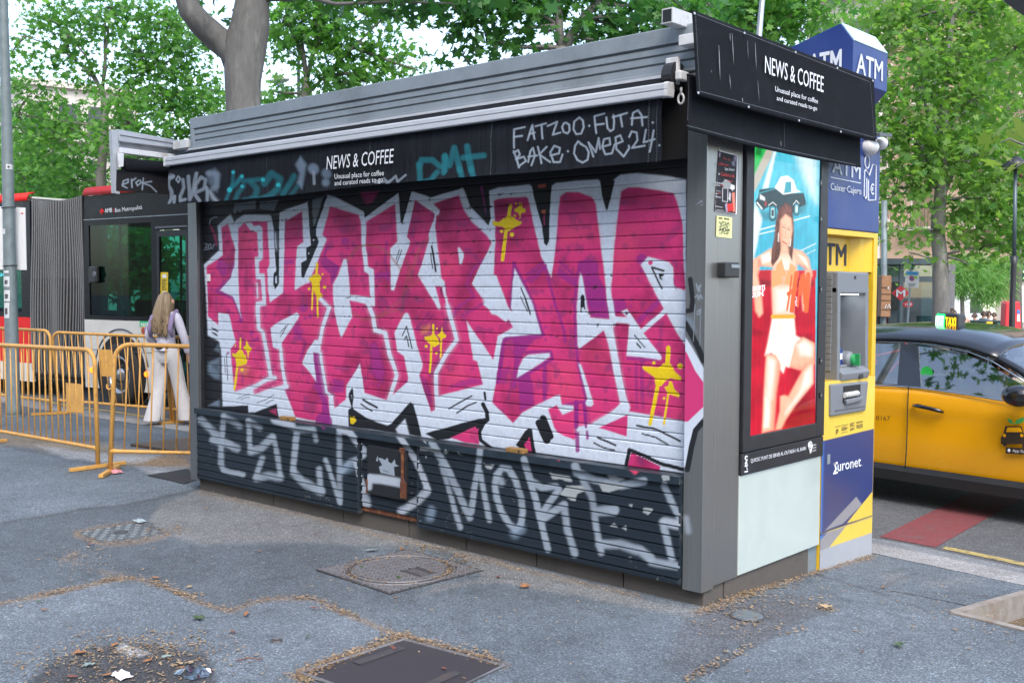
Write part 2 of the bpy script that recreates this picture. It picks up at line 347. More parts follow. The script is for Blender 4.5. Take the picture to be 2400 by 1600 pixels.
UPPER = """
f wh 1.6 | A 200,945 390,765 378,640 368,460 520,328 545,370 570,432 600,390 690,333 1000,332 1022,350 1125,330 1130,305 1200,270 1465,180 1500,300 1590,400 1650,230 1720,95 B 20,115 200,200 375,290 390,365 440,325 620,190 805,65 850,100 955,60 990,42 1060,55 1195,118 1400,60 1590,3 1610,30 1680,230 1880,440 C 0,450 130,570 150,300 140,140 250,105 620,65 655,85 780,100 895,110 905,80 960,45 1200,20 1470,5 1500,30 1580,100 D 540,200 600,155 800,133 1200,178 1400,215 1400,1568 H 950,1530 950,1600 X 1257,1060 985,1030 780,1000 E 1110,1340 1090,1180 830,1280 745,1285 740,1200 430,1212 425,1000 410,510 390,420 250,345 240,150 A 235,1568 205,960
f pk 2.2 | A 412,485 495,438 620,490 695,420 975,410 985,600 1010,940 980,1000 985,1250 1012,1395 1165,1280 1170,1000 1190,410 1405,285 1418,665 1340,720 1312,1240 1320,1245 1430,1175 1500,1160 1640,1340 1745,1470 E 1735,30 1680,150 1610,420 1640,520 1700,1040 1730,1100 1745,1425 1320,1345 1180,1005 1215,960 1200,950 805,1085 800,1010 575,1030 545,800 520,510 585,430 500,90 380,70 375,220 245,110 A 245,1568 232,965 400,850 430,830
f pk 2.2 | A 1740,225 B 0,238 315,330 405,415 770,190 795,640 905,590 1005,140 1250,310 1225,195 1545,90 1600,260 1700,420 1880,565 C 0,590 120,690 178,780 100,930 0,1125 B 1880,870 1712,1175 1800,1300 C 100,1505 G 60,60 225,200 435,345 250,440 190,750 0,480 F 1640,165 1720,640 1770,660 1840,945 1300,1085 1275,1250 1200,1280 1060,880 920,915 730,1080 660,1140 390,1045 330,690 170,960 160,1130 20,1240 0,1080 E 1700,1040 1640,540 1610,420 1680,150 1735,30 A 1745,1470 1620,1350 1490,1150 1690,640 1640,580
f pk 2.2 | C 195,265 250,240 590,210 620,240 690,570 780,950 900,1205 940,930 985,400 1010,210 1080,160 1230,158 1390,215 1440,290 1490,700 1545,1100 1575,1400 G 1615,250 1545,385 1600,560 1660,870 1745,1280 1690,1340 1450,1500 1370,1568 H 60,1260 20,1320 0,1310 X 1325,1022 1305,1012 1298,1000 G 860,1345 980,1290 950,1200 540,1400 430,1520 175,1270 310,490 250,450 420,170 C 370,1568 225,1190 190,1170 205,900 215,600
f pk 2.2 | D 605,360 690,308 830,308 1000,335 1245,378 1290,480 1360,760 1370,1000 1375,1300 1390,1450 H 950,600 950,1165 480,1080 490,1050 430,900 330,380 365,340 480,335 345,280 325,0 D 485,1500 520,1000 570,600
f pk 1.5 | H 225,1220 470,1105 460,1290
# tonal clouds inside the pink
f dk 12 .45 | A 1190,430 1400,320 1410,660 1300,700 1190,680
f dk 14 .4 | B 20,260 300,340 320,560 10,520
f dk 14 .4 | B 420,430 760,230 780,420 420,560
f dk 14 .35 | B 1020,200 1240,330 1180,560 950,560
f dk 14 .4 | B 1260,220 1540,110 1600,280 1800,540 1300,420
f dk 12 .5 | C 210,270 590,230 640,420 220,420
f dk 14 .45 | C 1020,220 1380,230 1440,420 1010,400
f dk 16 .5 | D 620,330 1230,390 1300,620 760,560 600,520
f dk 12 .35 | D 720,860 1200,860 1220,1100 900,1140 700,980
f dk 10 .3 | A 640,820 780,820 780,920 640,920
s dk 40 3 .5 | A 715,1040 715,1240
s dk 34 4 .35 | A 720,950 722,1568
s dk 34 4 .4 | B 715,380 735,640
f hot 10 .6 | A 640,520 840,560 840,700 640,760
f hot 12 .55 | E 560,860 900,720 960,880 600,980
f hot 14 .5 | B 1300,780 1500,800 1560,1100 1340,1100
f hot 14 .5 | F 1400,700 1600,650 1640,900 1350,1000
f hot 16 .5 | G 860,800 1160,780 1240,1180 880,1180
f hot 16 .5 | C 1040,500 1460,560 1500,760 1000,800
f hot 16 .5 | D 560,760 860,780 700,1300 540,1300
f hot 12 .4 | G 1260,620 1560,480 1640,980 1300,800
# purple shading
s pu 45 1.2 .85 | A 572,930 540,1085 355,1265 560,1345 655,1568 E 655,170
f pu 2 .8 | A 370,890 405,868 500,950 485,1060 440,1085 355,960
s pu 30 1.5 .6 | A 350,970 440,1080
f pu 3 .7 | A 1170,890 1310,870 1300,940 1170,945
f pu 2.5 .8 | A 1630,890 1700,850 1865,965 1820,1065 1740,1060 1640,960
s pu 36 1.2 .75 | A 1705,700 1670,860
f pu 1.5 .85 | A 1745,1060 1830,1065 1758,1210
d pu 50/20/22 2 .75 | B 155,660 240,690 190,740
s pu 35 1.2 .6 | B 655,660 640,900 690,1150
f pu 1.5 .75 | B 510,1050 700,1020 700,1150 620,1100 510,1115
f pu 2 .8 | B 0,930 75,960 60,1030 0,1130
s pu 32 1.2 .75 | B 1850,880 1720,1000 1645,1180 1735,1330 1500,1480 1480,1568
s pu 28 1.2 .7 | B 1880,1390 1600,1568
f pu 1 .9 | E 1520,550 1545,535 1600,548 1680,900 1740,1300 1735,1425 1650,1420 1640,1150 1545,960 1570,850
s pu 40 2 .9 | X 759,988 758,1004
s pu 34 1.5 .6 | E 1300,260 1440,440 1380,640
f pu 3 .6 | E 1290,230 1360,150 1420,300 1380,420 1300,380
d pu 28/24/20/50/26/18 1.3 .8 | E 780,310 850,385 810,400 1415,10 1498,108 1438,135
d pu 16/18/14/20/20 1.3 .7 | E 505,50 553,70 500,30 490,560 1590,1140
s pu 20 1.5 .5 | E 800,570 850,500 900,470 940,620
f pu 6 .8 | F 460,450 530,410 580,540 640,780 620,930 560,920 470,800
f pu 4 .8 | F 0,870 140,900 130,1040 0,1040
d pu 18/22/16 1.2 .7 | F 490,935 558,955 30,1090
s pu 30 1.2 .6 | F 1180,60 1020,270
s pu 30 1.2 .6 | F 1220,100 1060,290
f pu 3 .6 | F 1380,1000 1560,900 1740,860 1840,930
f pu 5 .7 | F 1060,800 1150,890 1220,1150 1190,1200
s pu 40 1 .9 | C 440,1025 405,1568
s pu 42 1 .9 | C 440,1025 560,1260 700,1568 G 665,40 800,440 350,465
s pu 50 1.2 .9 | G 800,440 350,470 310,560 270,850 240,1020
s pu 34 1 .85 | C 800,1015 605,1165
s pu 34 1 .85 | C 830,1055 590,1240
s pu 34 1 .85 | C 830,1080 640,1260
s pu 36 1 .85 | C 825,1060 860,1200 955,1568 G 1010,230 1060,400 1070,520
f pu 1.5 .8 | C 985,1075 1190,1215 1195,1330 975,1180
s pu 34 1 .85 | C 1005,1010 1175,1175
s pu 36 1 .85 | C 1250,1060 1205,1220 1190,1568 G 1190,100 1200,560 1230,830 1335,1250 1180,1275 1040,1310
f pu 3 .85 | C 1220,1010 1350,965 1470,1010 1485,1200 1565,1350 1570,1568 1335,1568 1280,1180 1230,1140
f pu 2 .85 | G 1330,0 1580,0 1615,245 1380,222
f pu 3 .7 | G 310,480 470,470 440,700 330,1040 235,1030
f pk 3 .8 | G 340,520 430,490 450,780 300,860
f pu 3 .85 | G 440,480 800,455 660,520 560,660 500,850 470,1090 410,1100 440,800
f pu 3 .85 | G 480,965 890,730 925,750 640,920 680,1080 690,1290 520,1390 500,1050
s pu 36 1 .9 | G 600,655 895,645 915,740 490,975
s pu 50 1 .85 | G 818,770 822,1230
s pu 52 1 .9 | G 1200,1300 1206,1568
s pu 34 1 .9 | G 1300,1290 1325,1568
s pu 34 1 .9 | H 38,1000 42,1150 48,1405
s pu 24 1 .9 | H 112,990 120,1150 132,1305
d pu 22/22/18/20/17 1.2 .6 | G 835,350 905,450 830,500 1260,1410 1275,1520
d pu 70/26 2 .85 | D 860,1190 850,1330
f pu 2 .8 | H 345,150 440,140 460,220 410,245 345,285
s pu 45 1 .8 | H 725,160 565,325
s pu 26 1.2 .8 | H 470,637 700,655
s pu 26 2 .6 | H 540,680 545,1050
s pu 34 2 .6 | H 585,670 595,1050
d pu 14/13 1.2 .7 | H 490,150 490,205
# white gaps and letter outlines over the pink
f wh 1.5 | A 495,438 620,440 690,420 615,500 615,1000 640,1500 655,1568 E 660,125 A 560,1330 400,1255 530,1100 575,940 580,750 540,600
f wh 1.5 | A 700,425 780,430 815,475 880,462 910,490 920,870 872,905 878,1050 940,1052 962,1440 880,1450 875,1568 835,1568 835,1400 915,1380 895,1125 835,1115 825,850 870,840 855,550 770,520
f wh 1.5 | A 975,408 1022,350 1195,330 1190,410 1170,1000 1165,1280 1012,1398 985,1250 980,1000 1012,940 985,600
f wh 1.5 | A 1405,285 1470,180 1600,420 1720,95 1745,220 1640,580 1690,620 1690,650 1560,920 1460,1140 1430,1172 1318,1248 1312,1240 1340,720 1420,665
s wh 16 .8 | A 848,1170 855,1345
s wh 42 1.2 | A 1620,1355 1735,1475 E 1730,20 1650,250 1620,430
s wh 42 1.2 | E 860,-10 872,255 925,310 975,600 1025,860
s wh 48 1.4 | E 1070,862 980,880 790,985 600,1050
s wh 38 1.2 | E 1138,500 1160,750 1200,960
s wh 56 1.6 | E 1205,968 1000,1030 805,1100
s wh 30 1.5 | E 785,1000 800,1100
f wh 1.4 | E 1018,255 1060,210 1335,65 1365,95 1350,145 1152,430 1148,520 1110,515 1045,490
f wh 1.4 | E 375,70 498,92 585,425 512,500 400,500 375,220
f wh 1.4 | E 1405,670 1470,520 1560,400 1625,410 1625,560 1530,550 1575,905 1500,800 1405,690
s wh 30 1 | E 1622,560 1700,1040 1768,1090 1775,1240
f wh 1.5 | B 318,325 385,300 402,420 405,720 430,970 500,1000 515,1440 490,1450 460,1300 440,1060 385,1020 360,780 345,410
f wh 1.5 | B 135,875 170,878 215,1310 495,1350 500,1440 205,1375 235,1568 F 240,110 130,330 95,370 20,60 B 0,1300 5,1180 75,1050
s wh 48 1.2 | B 410,1370 490,1568 F 520,280 640,315 690,560 785,830 690,1120
f wh 1.5 | B 770,190 805,60 960,55 1000,150 905,600 945,650 930,720 820,1010 750,1260 715,1255 705,740 790,660
f wh 1.5 | B 1005,140 1060,50 1195,115 1225,195 1305,280 1300,325 1265,340 1255,470 1330,1110 1370,1150 1390,1300 1455,1568 1425,1568 1340,1210 1250,1200 1325,1470 1300,1495 1045,1070 1180,640 1180,560 1250,350 1245,310
f pk 1 | B 1255,1215 1325,1230 1390,1400 1340,1420
s wh 48 1.2 | F 1410,-10 1460,180 1518,395 1400,560 1265,800 1265,1000 1280,1250
f wh 1.4 | B 1530,740 1550,728 1600,800 1600,850 1575,935 1550,930
f wh 1.5 | C 0,580 110,680 178,780 100,930 0,1130 B 1712,1170 1800,1290 C 100,1505 G 60,20 175,190 225,195 240,150 180,0 C 115,1275 165,1240 245,1568 G 270,60 435,345 520,350 415,165 C 370,1568 225,1190 185,1170 200,900 215,780 210,590 150,560 130,570
f wh 1.5 | F 755,310 870,90 895,68 925,80 950,150 1095,700 1090,750 1058,830 1200,1275 1000,1200 730,1080 920,910 925,860 875,595 790,535
f wh 1.3 | C 452,1095 560,1300 685,1568 G 650,10 775,432 340,462 310,480 240,460 435,345 420,150 C 410,1568 430,1250
f wh 1.3 | C 1255,1150 1280,1200 1340,1568 G 1380,230 1620,255 1640,300 1545,385 1240,610 1222,580 1215,300 C 1215,1568 1240,1250
f wh 1.3 | G 1230,795 1260,800 1400,1220 1420,1290 1390,1320 1340,1310 1320,1270 1345,1220
f wh 1.2 | G 482,965 500,850 560,720 620,685 880,665 885,710
f wh 1.5 | G 950,1190 1005,1175 1030,1300 1165,1310 1170,1360 1040,1420 990,1340 970,1300 860,1340 540,1400 700,1310
s wh 72 1.4 | G 1605,300 1700,800 1800,1310
s wh 62 1.5 | G 1800,1330 1600,1450 1390,1568 H 60,1230
f wh 1.4 | G 1580,0 1650,0 1680,220 1890,230 1890,280 1690,285 1680,330 1600,360 1620,250
s pu 50 1 .9 | G 1206,1290 1206,1568
s pu 34 1 .9 | G 1300,1270 1325,1568
f wh 1.4 | D 845,1255 935,1160 1190,1225 1240,1290 1245,1500 1390,1560 H 950,80 950,530 880,420 700,100 660,0 D 990,1530
f pu 2.5 .8 | D 1240,1420 1262,1440 1290,1568 1255,1540
f pk 2 | H 855,10 945,10 945,75 870,50
f wh 1.3 | H 415,248 462,228 580,398 780,218 810,240 600,430 748,625 745,652 460,615 480,350 355,335 340,300 470,300
d pk 28 1 | D 965,1232
d pu 10 1 | H 458,257
# black gaps
f bk 1 | A 1020,340 1125,330 1120,700 1118,1170 1100,1200 1070,1245 1050,1180 1055,1050 1085,1020 1062,700 1050,500
f wh .8 | A 1075,1090 1092,1080 1095,1170 1078,1175
s wh 10 .8 .8 | A 1072,560 1085,750
f bk 1 | A 1470,190 1530,140 1720,95 1600,400 1570,500 1572,580 1605,660 1595,700 1480,960 1420,1105 1392,1095 1388,920 1455,880 1450,730 1510,705 1480,340
f gy 2 .9 | A 1530,140 1660,115 1560,440 1540,470 1525,300
d wh 9/9 .8 .9 | A 1542,640 1485,800
f bk 1 | B 800,50 962,50 930,170 850,455 830,420 812,120
f bk 1 | B 20,90 380,290 390,368 440,325 800,65 800,20 20,60
f dk 4 .9 | B 330,60 560,40 480,180 400,200
f bk 1.2 | B 960,40 1195,118 1590,0 1300,-20
f bk 1 | B 1598,0 1620,40 1690,230 1880,430 C 130,570 158,490 148,330 135,140 150,60 0,60
f pu 1 .5 | C 30,90 60,60 105,440 80,400
f bk 1 | C 655,70 905,70 890,280 870,760 840,818 805,780 785,560 690,230
f or_ 2 .8 | C 735,70 830,55 830,95 740,110
f or_ 2 .8 | C 785,380 830,378 830,415 790,418
s pk 12 1.2 .7 | C 815,430 820,560
f bk 1 | C 1495,20 1680,15 1640,200 1590,375 1570,375 1520,210
f gy 1.5 .8 | A 570,200 830,160 835,260 670,270 640,300 610,270 575,330 555,280
f gy 1.5 .7 | A 880,170 1110,150 1060,280 880,260
s wt 9 1 .8 | A 270,450 280,390 330,355 360,360
s pk 22 3 .5 | A 285,470 330,580 350,700
s wt 7 .8 .7 | A 205,690 235,690 230,720 215,745 245,745
s wt 7 .8 .7 | A 262,690 285,700 285,745 262,750 250,715 265,690
s wt 7 .8 .7 | A 325,690 300,750
s wt 5 .8 .7 | A 200,765 260,765
f bk 1.5 | E 425,1215 740,1205 745,1290 430,1255
f bk 1.5 | E 830,1285 1085,1190 1110,1340 900,1310
f pk 3 .6 | E 1000,1270 1080,1240 1090,1320
f fog 5 .6 | E 250,680 390,620 390,880 330,870 250,800
f bk 5 .6 | E 300,720 370,690 370,790
f fog 4 .7 | E 250,1200 390,1130 390,1210
f fog 3 .4 | E 320,520 380,440 395,560
f bk 1.2 | F 188,1260 235,1212 260,1250 400,1340 550,1410 670,1445 720,1420 950,1158 990,1190 1090,1580 190,1460
f wh 2 .9 | F 885,1368 775,1490 800,1540 940,1575
f ye 1 .9 | F 210,1330 225,1352 245,1345 262,1332 270,1360 292,1385 250,1432 215,1420
f bk 1 | F 235,978 250,1010 255,1100 240,1220 225,1215 195,1110 195,1060
f wh .8 .5 | F 222,1070 235,1070 235,1120 225,1110
s bk 10 .8 | E 295,255 365,300
f bk .8 | E 290,250 330,260 375,295 370,310 310,280
f bk .8 | E 290,298 330,315 368,345 360,360 310,325
s bk 9 .7 | E 470,575 490,890
s bk 7 .7 | E 445,620 460,800
s bk 8 .7 | E 610,1120 700,1075 755,1068
s bk 8 .7 | E 660,1130 710,1105 760,1102
s bk 8 .7 | E 850,1170 980,1120 1060,1070
s bk 8 .7 | E 950,1180 1060,1130
s bk 9 .7 | E 1140,300 1190,250 1200,220
s bk 9 .7 | E 1135,360 1230,210
s bk 10 .7 | B 815,760 775,880
s bk 10 .7 | B 845,760 780,930
s bk 24 .7 | B 1215,720 1260,1020
s bk 12 .7 | B 1195,800 1220,985
f bk .8 .8 | B 1310,1225 1335,1225 1350,1360
s bk 14 .7 | F 850,350 905,235 975,500
s bk 15 .7 | F 880,390 905,350 935,480
s bk 26 .7 | F 370,1130 540,1225
s bk 18 .7 | F 345,1185 480,1270
s bk 18 .7 | F 1420,1240 1560,1160 1700,1085
s bk 18 .7 | F 1520,1290 1650,1200 1755,1165
s bk 16 .7 | C 530,1330 590,1480 640,1640 G 580,0 640,195
s bk 12 .7 | C 525,1440 600,1600 G 600,155
f bk .8 | C 1260,1430 1285,1408 1305,1430 1312,1568 1265,1568
s bk 14 .7 | G 1268,-20 1265,155
s bk 16 .7 | G 1290,0 1312,120
s bk 26 .7 | D 985,1290 1125,1330
s bk 22 .7 | D 985,1300 1105,1550
f bk .8 | D 1060,1365 1130,1368 1130,1390 1095,1400 1120,1450 1080,1430
s bk 10 .7 | H 525,445 610,548
s bk 14 .7 | H 545,515 575,550
s bk 17 .7 | H 545,1198 700,1230 905,1330
s bk 13 .7 | H 585,1265 700,1300 805,1360
s bk 17 .7 | H 215,1298 365,1362
s bk 13 .7 | H 185,1343 270,1385 355,1403
s bk 18 .7 | X 1265,990 1281,1031
s bk 16 .7 | X 1273,980 1289,1022
f pk 1 | H 470,1520 495,1425 600,1470 740,1540 720,1600 470,1600
s bk 32 .8 | H 450,1560 478,1400 600,1450 750,1520 945,1570
f bk 1 | K 1000,180 1640,0 1780,-10 1750,40 1700,60 1300,240 1150,260
f pk 1.5 | K 1310,230 1690,60 1640,150 1655,310 1480,290
s bk 42 .9 | K 1710,55 1655,160 1670,260 1800,360
f bk 1 | K 2090,320 2200,150 2250,112 2290,130 2305,250 2335,420 2200,400
f pk 1 | K 2195,310 2255,220 2285,390 2215,390
s bk 30 .9 | G 80,1150 90,1230
s bk 50 .9 | G 60,1290 110,1380 120,1480 0,1568
# yellow stars
s ye 28 .8 | A 1580,925 1580,1060
f ye .9 | A 1475,1110 1550,1060 1620,1060 1642,1110 1620,1150 1500,1145
f ye .9 | A 1510,1140 1620,1150 1620,1280 1655,1320 1590,1375 1555,1280
s ye 20 .7 | A 1538,1150 1522,1490
s ye 22 .7 | A 1590,1300 1595,1568 E 1592,120
d ye 13/16/19 .8 | A 1655,1058 1490,1235 1675,1215
s ye 42 .8 | C 398,330 375,470
f ye .9 | C 180,508 260,528 350,450 410,450 490,510 538,522 530,552 440,590 380,640 300,585 190,568
s ye 42 .8 | C 352,580 300,985
f ye .9 | C 505,288 530,290 540,340 588,372 580,402 530,415 515,500 500,415 450,390 445,370 495,340
d ye 20/26/13/15 .8 | C 290,640 415,680 465,302 452,447
s ye 22 .8 | E 650,385 645,540
f ye .9 | E 545,560 580,572 630,525 672,530 735,650 725,690 650,715 600,725 585,620 545,592
s ye 28 .8 | E 612,690 572,1000
f ye .9 | E 718,395 752,470 785,508 750,545 742,640 725,540 680,498 712,460
d ye 10/20/12 .8 | E 585,470 668,765 708,595
s ye 26 .8 | F 1230,218 1235,345
f ye .9 | F 1122,358 1190,352 1240,312 1290,380 1310,450 1240,485 1200,455 1130,392
s ye 26 .8 | F 1212,440 1188,790
f ye .9 | F 1338,238 1350,310 1392,348 1382,372 1330,392 1278,340 1320,312
s ye 22 .8 | F 1328,380 1322,610
d ye 18/16/12 .8 | F 1147,478 1268,558 1275,262
s ye 38 .8 | H 808,552 800,680
f ye .9 | H 588,705 640,710 720,716 770,680 830,690 860,750 914,800 912,830 820,808 780,830 750,872 700,862 690,795 600,732
s ye 32 .8 | H 722,850 690,1020 655,1188
f ye .9 | H 772,875 805,872 815,828 838,842 860,900 903,940 897,968 830,945 800,935
s ye 18 .8 | H 806,940 772,1190
d ye 14/24/11 .8 | H 685,677 905,705 772,975
f ye 7 .25 | F 1080,230 1200,210 1190,360 1080,320
f ye 8 .25 | E 640,690 760,720 720,840 620,800
# brown overspray ring
s br 34 2 .5 | B 185,900 250,790 330,720 440,695 560,720 660,790 760,900 830,1010
s br 40 3 .5 | B 1170,630 1080,720 1020,850 980,1000 960,1150
s br 36 3 .45 | B 900,880 940,1020 870,1300 840,1568
s br 30 3 .4 | B 1080,1100 960,1220 800,1400 560,1568
s br 30 3 .45 | F 240,60 380,150 560,120 700,60 850,10
# scuffs
s bk 8 1 .6 | F 420,430 430,560
s bk 10 1 .6 | F 410,640 430,760 430,880
"""
LOWER = """
s lg 80 5 .85 | J 160,170 220,230 345,350
s lg 62 3.5 .9 | J 430,120 405,480 398,700 430,770 520,800 660,830
s lg 70 5 .7 | J 450,140 560,200 620,250
s lg 95 4 .9 | J 310,410 440,440 590,510
s lg 58 3.5 .9 | J 725,180 740,400 755,500
s lg 70 5 .7 | J 740,190 860,270
s lg 90 4.5 .9 | J 765,545 880,510 1015,380
s lg 58 3.5 .9 | J 1030,370 1075,600 1110,830
s lg 85 5 .9 | J 1110,860 960,840 830,870
s lg 62 4 .9 | J 895,630 850,760 820,850
s lg 72 4 .95 | J 1050,185 1200,230 1300,285 1480,290
s lg 52 4 .85 | J 1510,280 1535,420
s lg 72 3.5 .9 | J 1310,320 1280,560 1265,780
s lg 95 5 .9 | J 1280,810 1380,910 1500,980 1600,1030
s lg 62 4 .9 | J 1595,1020 1575,760
s lg 52 3.5 .9 | J 1650,650 1740,900 1830,1170
s lg 60 4 .9 | J 1815,340 1820,700 1825,1130
s wt 76 3.5 .95 | J 1820,285 1940,320 2020,430 2110,530 2105,590
s lg 60 4 .9 | J 2070,620 1950,670 1860,780
s fog 120 9 .6 | J 1860,760 1950,720
s wt 66 3 .9 | J 2020,700 2070,860 2110,1000
s wt 110 5 .8 | J 2110,1010 2140,1180
s wt 70 3 .95 | K 680,190 760,310 900,520 990,720 1040,860
s wt 95 5 .9 | K 1010,890 900,1000 720,1110
s fog 100 7 .7 | K 1080,1100 1060,1190
s lg 78 3.5 .95 | K 1085,290 1200,480 1290,640 1400,880 1540,1190
s lg 58 3.5 .9 | K 1200,560 1290,860 1380,1160 1425,1310
s lg 70 3 .95 | K 1665,355 1640,600 1590,850 1560,1120
s lg 60 3.5 .9 | K 1665,640 1720,930 1775,1220
s lg 72 3.5 .95 | K 1930,590 1860,680 1840,800 1860,950 1920,1120 2010,1260 2090,1330 2150,1280 2175,1130 2150,930 2090,740 2010,610 1930,590
s lg 70 6 .8 | K 1880,680 1920,780
s fog 120 8 .6 | K 2080,1380 2150,1320
s lg 58 3 .95 | L 110,140 180,380 230,560 330,970
s lg 58 3.5 .95 | L 170,340 280,400 400,390 430,420 330,560 260,660
s lg 68 4 .95 | L 270,700 380,620 480,560
s lg 60 4 .9 | L 475,560 510,780 580,1010
s lg 70 4 .95 | L 580,200 600,260 760,330 1000,380 1210,340
s lg 55 4 .9 | L 640,300 730,480 780,780 820,1000
s lg 88 4 .95 | L 790,620 940,610
s lg 82 5 .95 | L 810,920 1000,920 1180,980 1270,1050
s lg 72 5 .9 | L 1280,1080 1520,1120
s lg 58 4 .95 | L 1400,380 1470,540 1540,690
s wt 88 5 .85 | L 1400,720 1560,750
s lg 62 4 .95 | L 1395,770 1430,900 1470,1050
f pe .8 | L 345,262 420,280 530,300 555,345 520,350 440,325 375,325 
f pe .8 | L 500,385 660,378 690,420 600,460 585,520 540,515 500,490 440,460
f pe .8 | L 870,285 940,290 1050,320 960,345 900,320
f pe .8 | L 780,340 900,360 1045,368 1020,405 900,440 830,430
f pe .8 | L 1200,590 1290,590 1295,610 1250,650 1205,630
f pe .8 | L 895,755 940,725 970,775
f pe .8 | L 1005,770 1050,745 1050,800
f pe .8 | L 1065,555 1110,555 1100,585
f pe .8 | L 1370,290 1440,270 1450,330 1390,340
f pe .8 | K 940,340 1050,350 1190,380 1170,415 1020,390 945,385
f pe .8 | K 1705,533 1770,555 1840,548 1800,610 1745,600
f pe .8 | K 1225,395 1250,370 1285,410 1250,425
f pe .8 | K 1000,440 1025,445 1020,485
f pe .8 | K 975,270 1010,265 1020,310
f pe .8 | K 1395,400 1460,440 1400,425
f hot 2 .9 | L 395,122 465,122 430,158
f hot 3 .9 | L 1075,235 1185,235 1130,282
f pu 3 .8 | J 1600,225 1650,235 1640,285 1615,280
f pk 3 .5 | K 910,230 990,240 950,265
s wt 70 5 .9 | J 1030,165 1120,190 1250,230
"""
HATCH = """
s wt 105 4 .98 | K 350,720 480,730 650,760 820,800
s wt 60 4 .95 | K 345,700 335,830
f lg .8 | K 440,470 490,480 520,500 555,470 565,520 600,540 640,490 650,550 690,570 630,580 640,690 560,670 470,650 450,580 490,560
f lg .8 | K 415,510 435,445 440,510
s bk 12 1.5 .6 | K 500,620 560,640
"""
POSTPAINT = """
f wh 2 | H 935,440 1000,540 1100,720 1105,1120 1030,1225 970,1545 930,1545
f pk 1.5 | H 930,550 965,600 1030,740 1100,840 1100,1045 970,1168 930,1168
f fog 6 .5 | H 950,290 1000,300 1040,420 960,340
s bk 48 1 | H 950,350 1000,440 1060,560 1100,660
s bk 46 1 | H 1095,1170 1035,1240 1000,1380 965,1568
s bk 40 1 | H 990,-20 1010,150 1000,240 960,245
s lg 14 1 .7 | H 1040,20 1060,80 1075,30 1050,60 1070,80
s lg 12 1 .7 | H 1030,130 1050,110 1060,150 1075,110 1090,140
s lg 12 1 .7 | H 1050,250 1075,230 1070,270 1045,270
s lg 5 .7 .8 | H 1030,190 1015,500
s lg 6 .7 .6 | H 1075,280 1070,530
f lg 1 .8 | D 1510,530 1560,490 1600,460 1600,490 1570,500
f lg 1 .8 | D 1570,540 1605,505 1600,530
s wt 50 7 .6 | L 1600,680 1620,800
"""
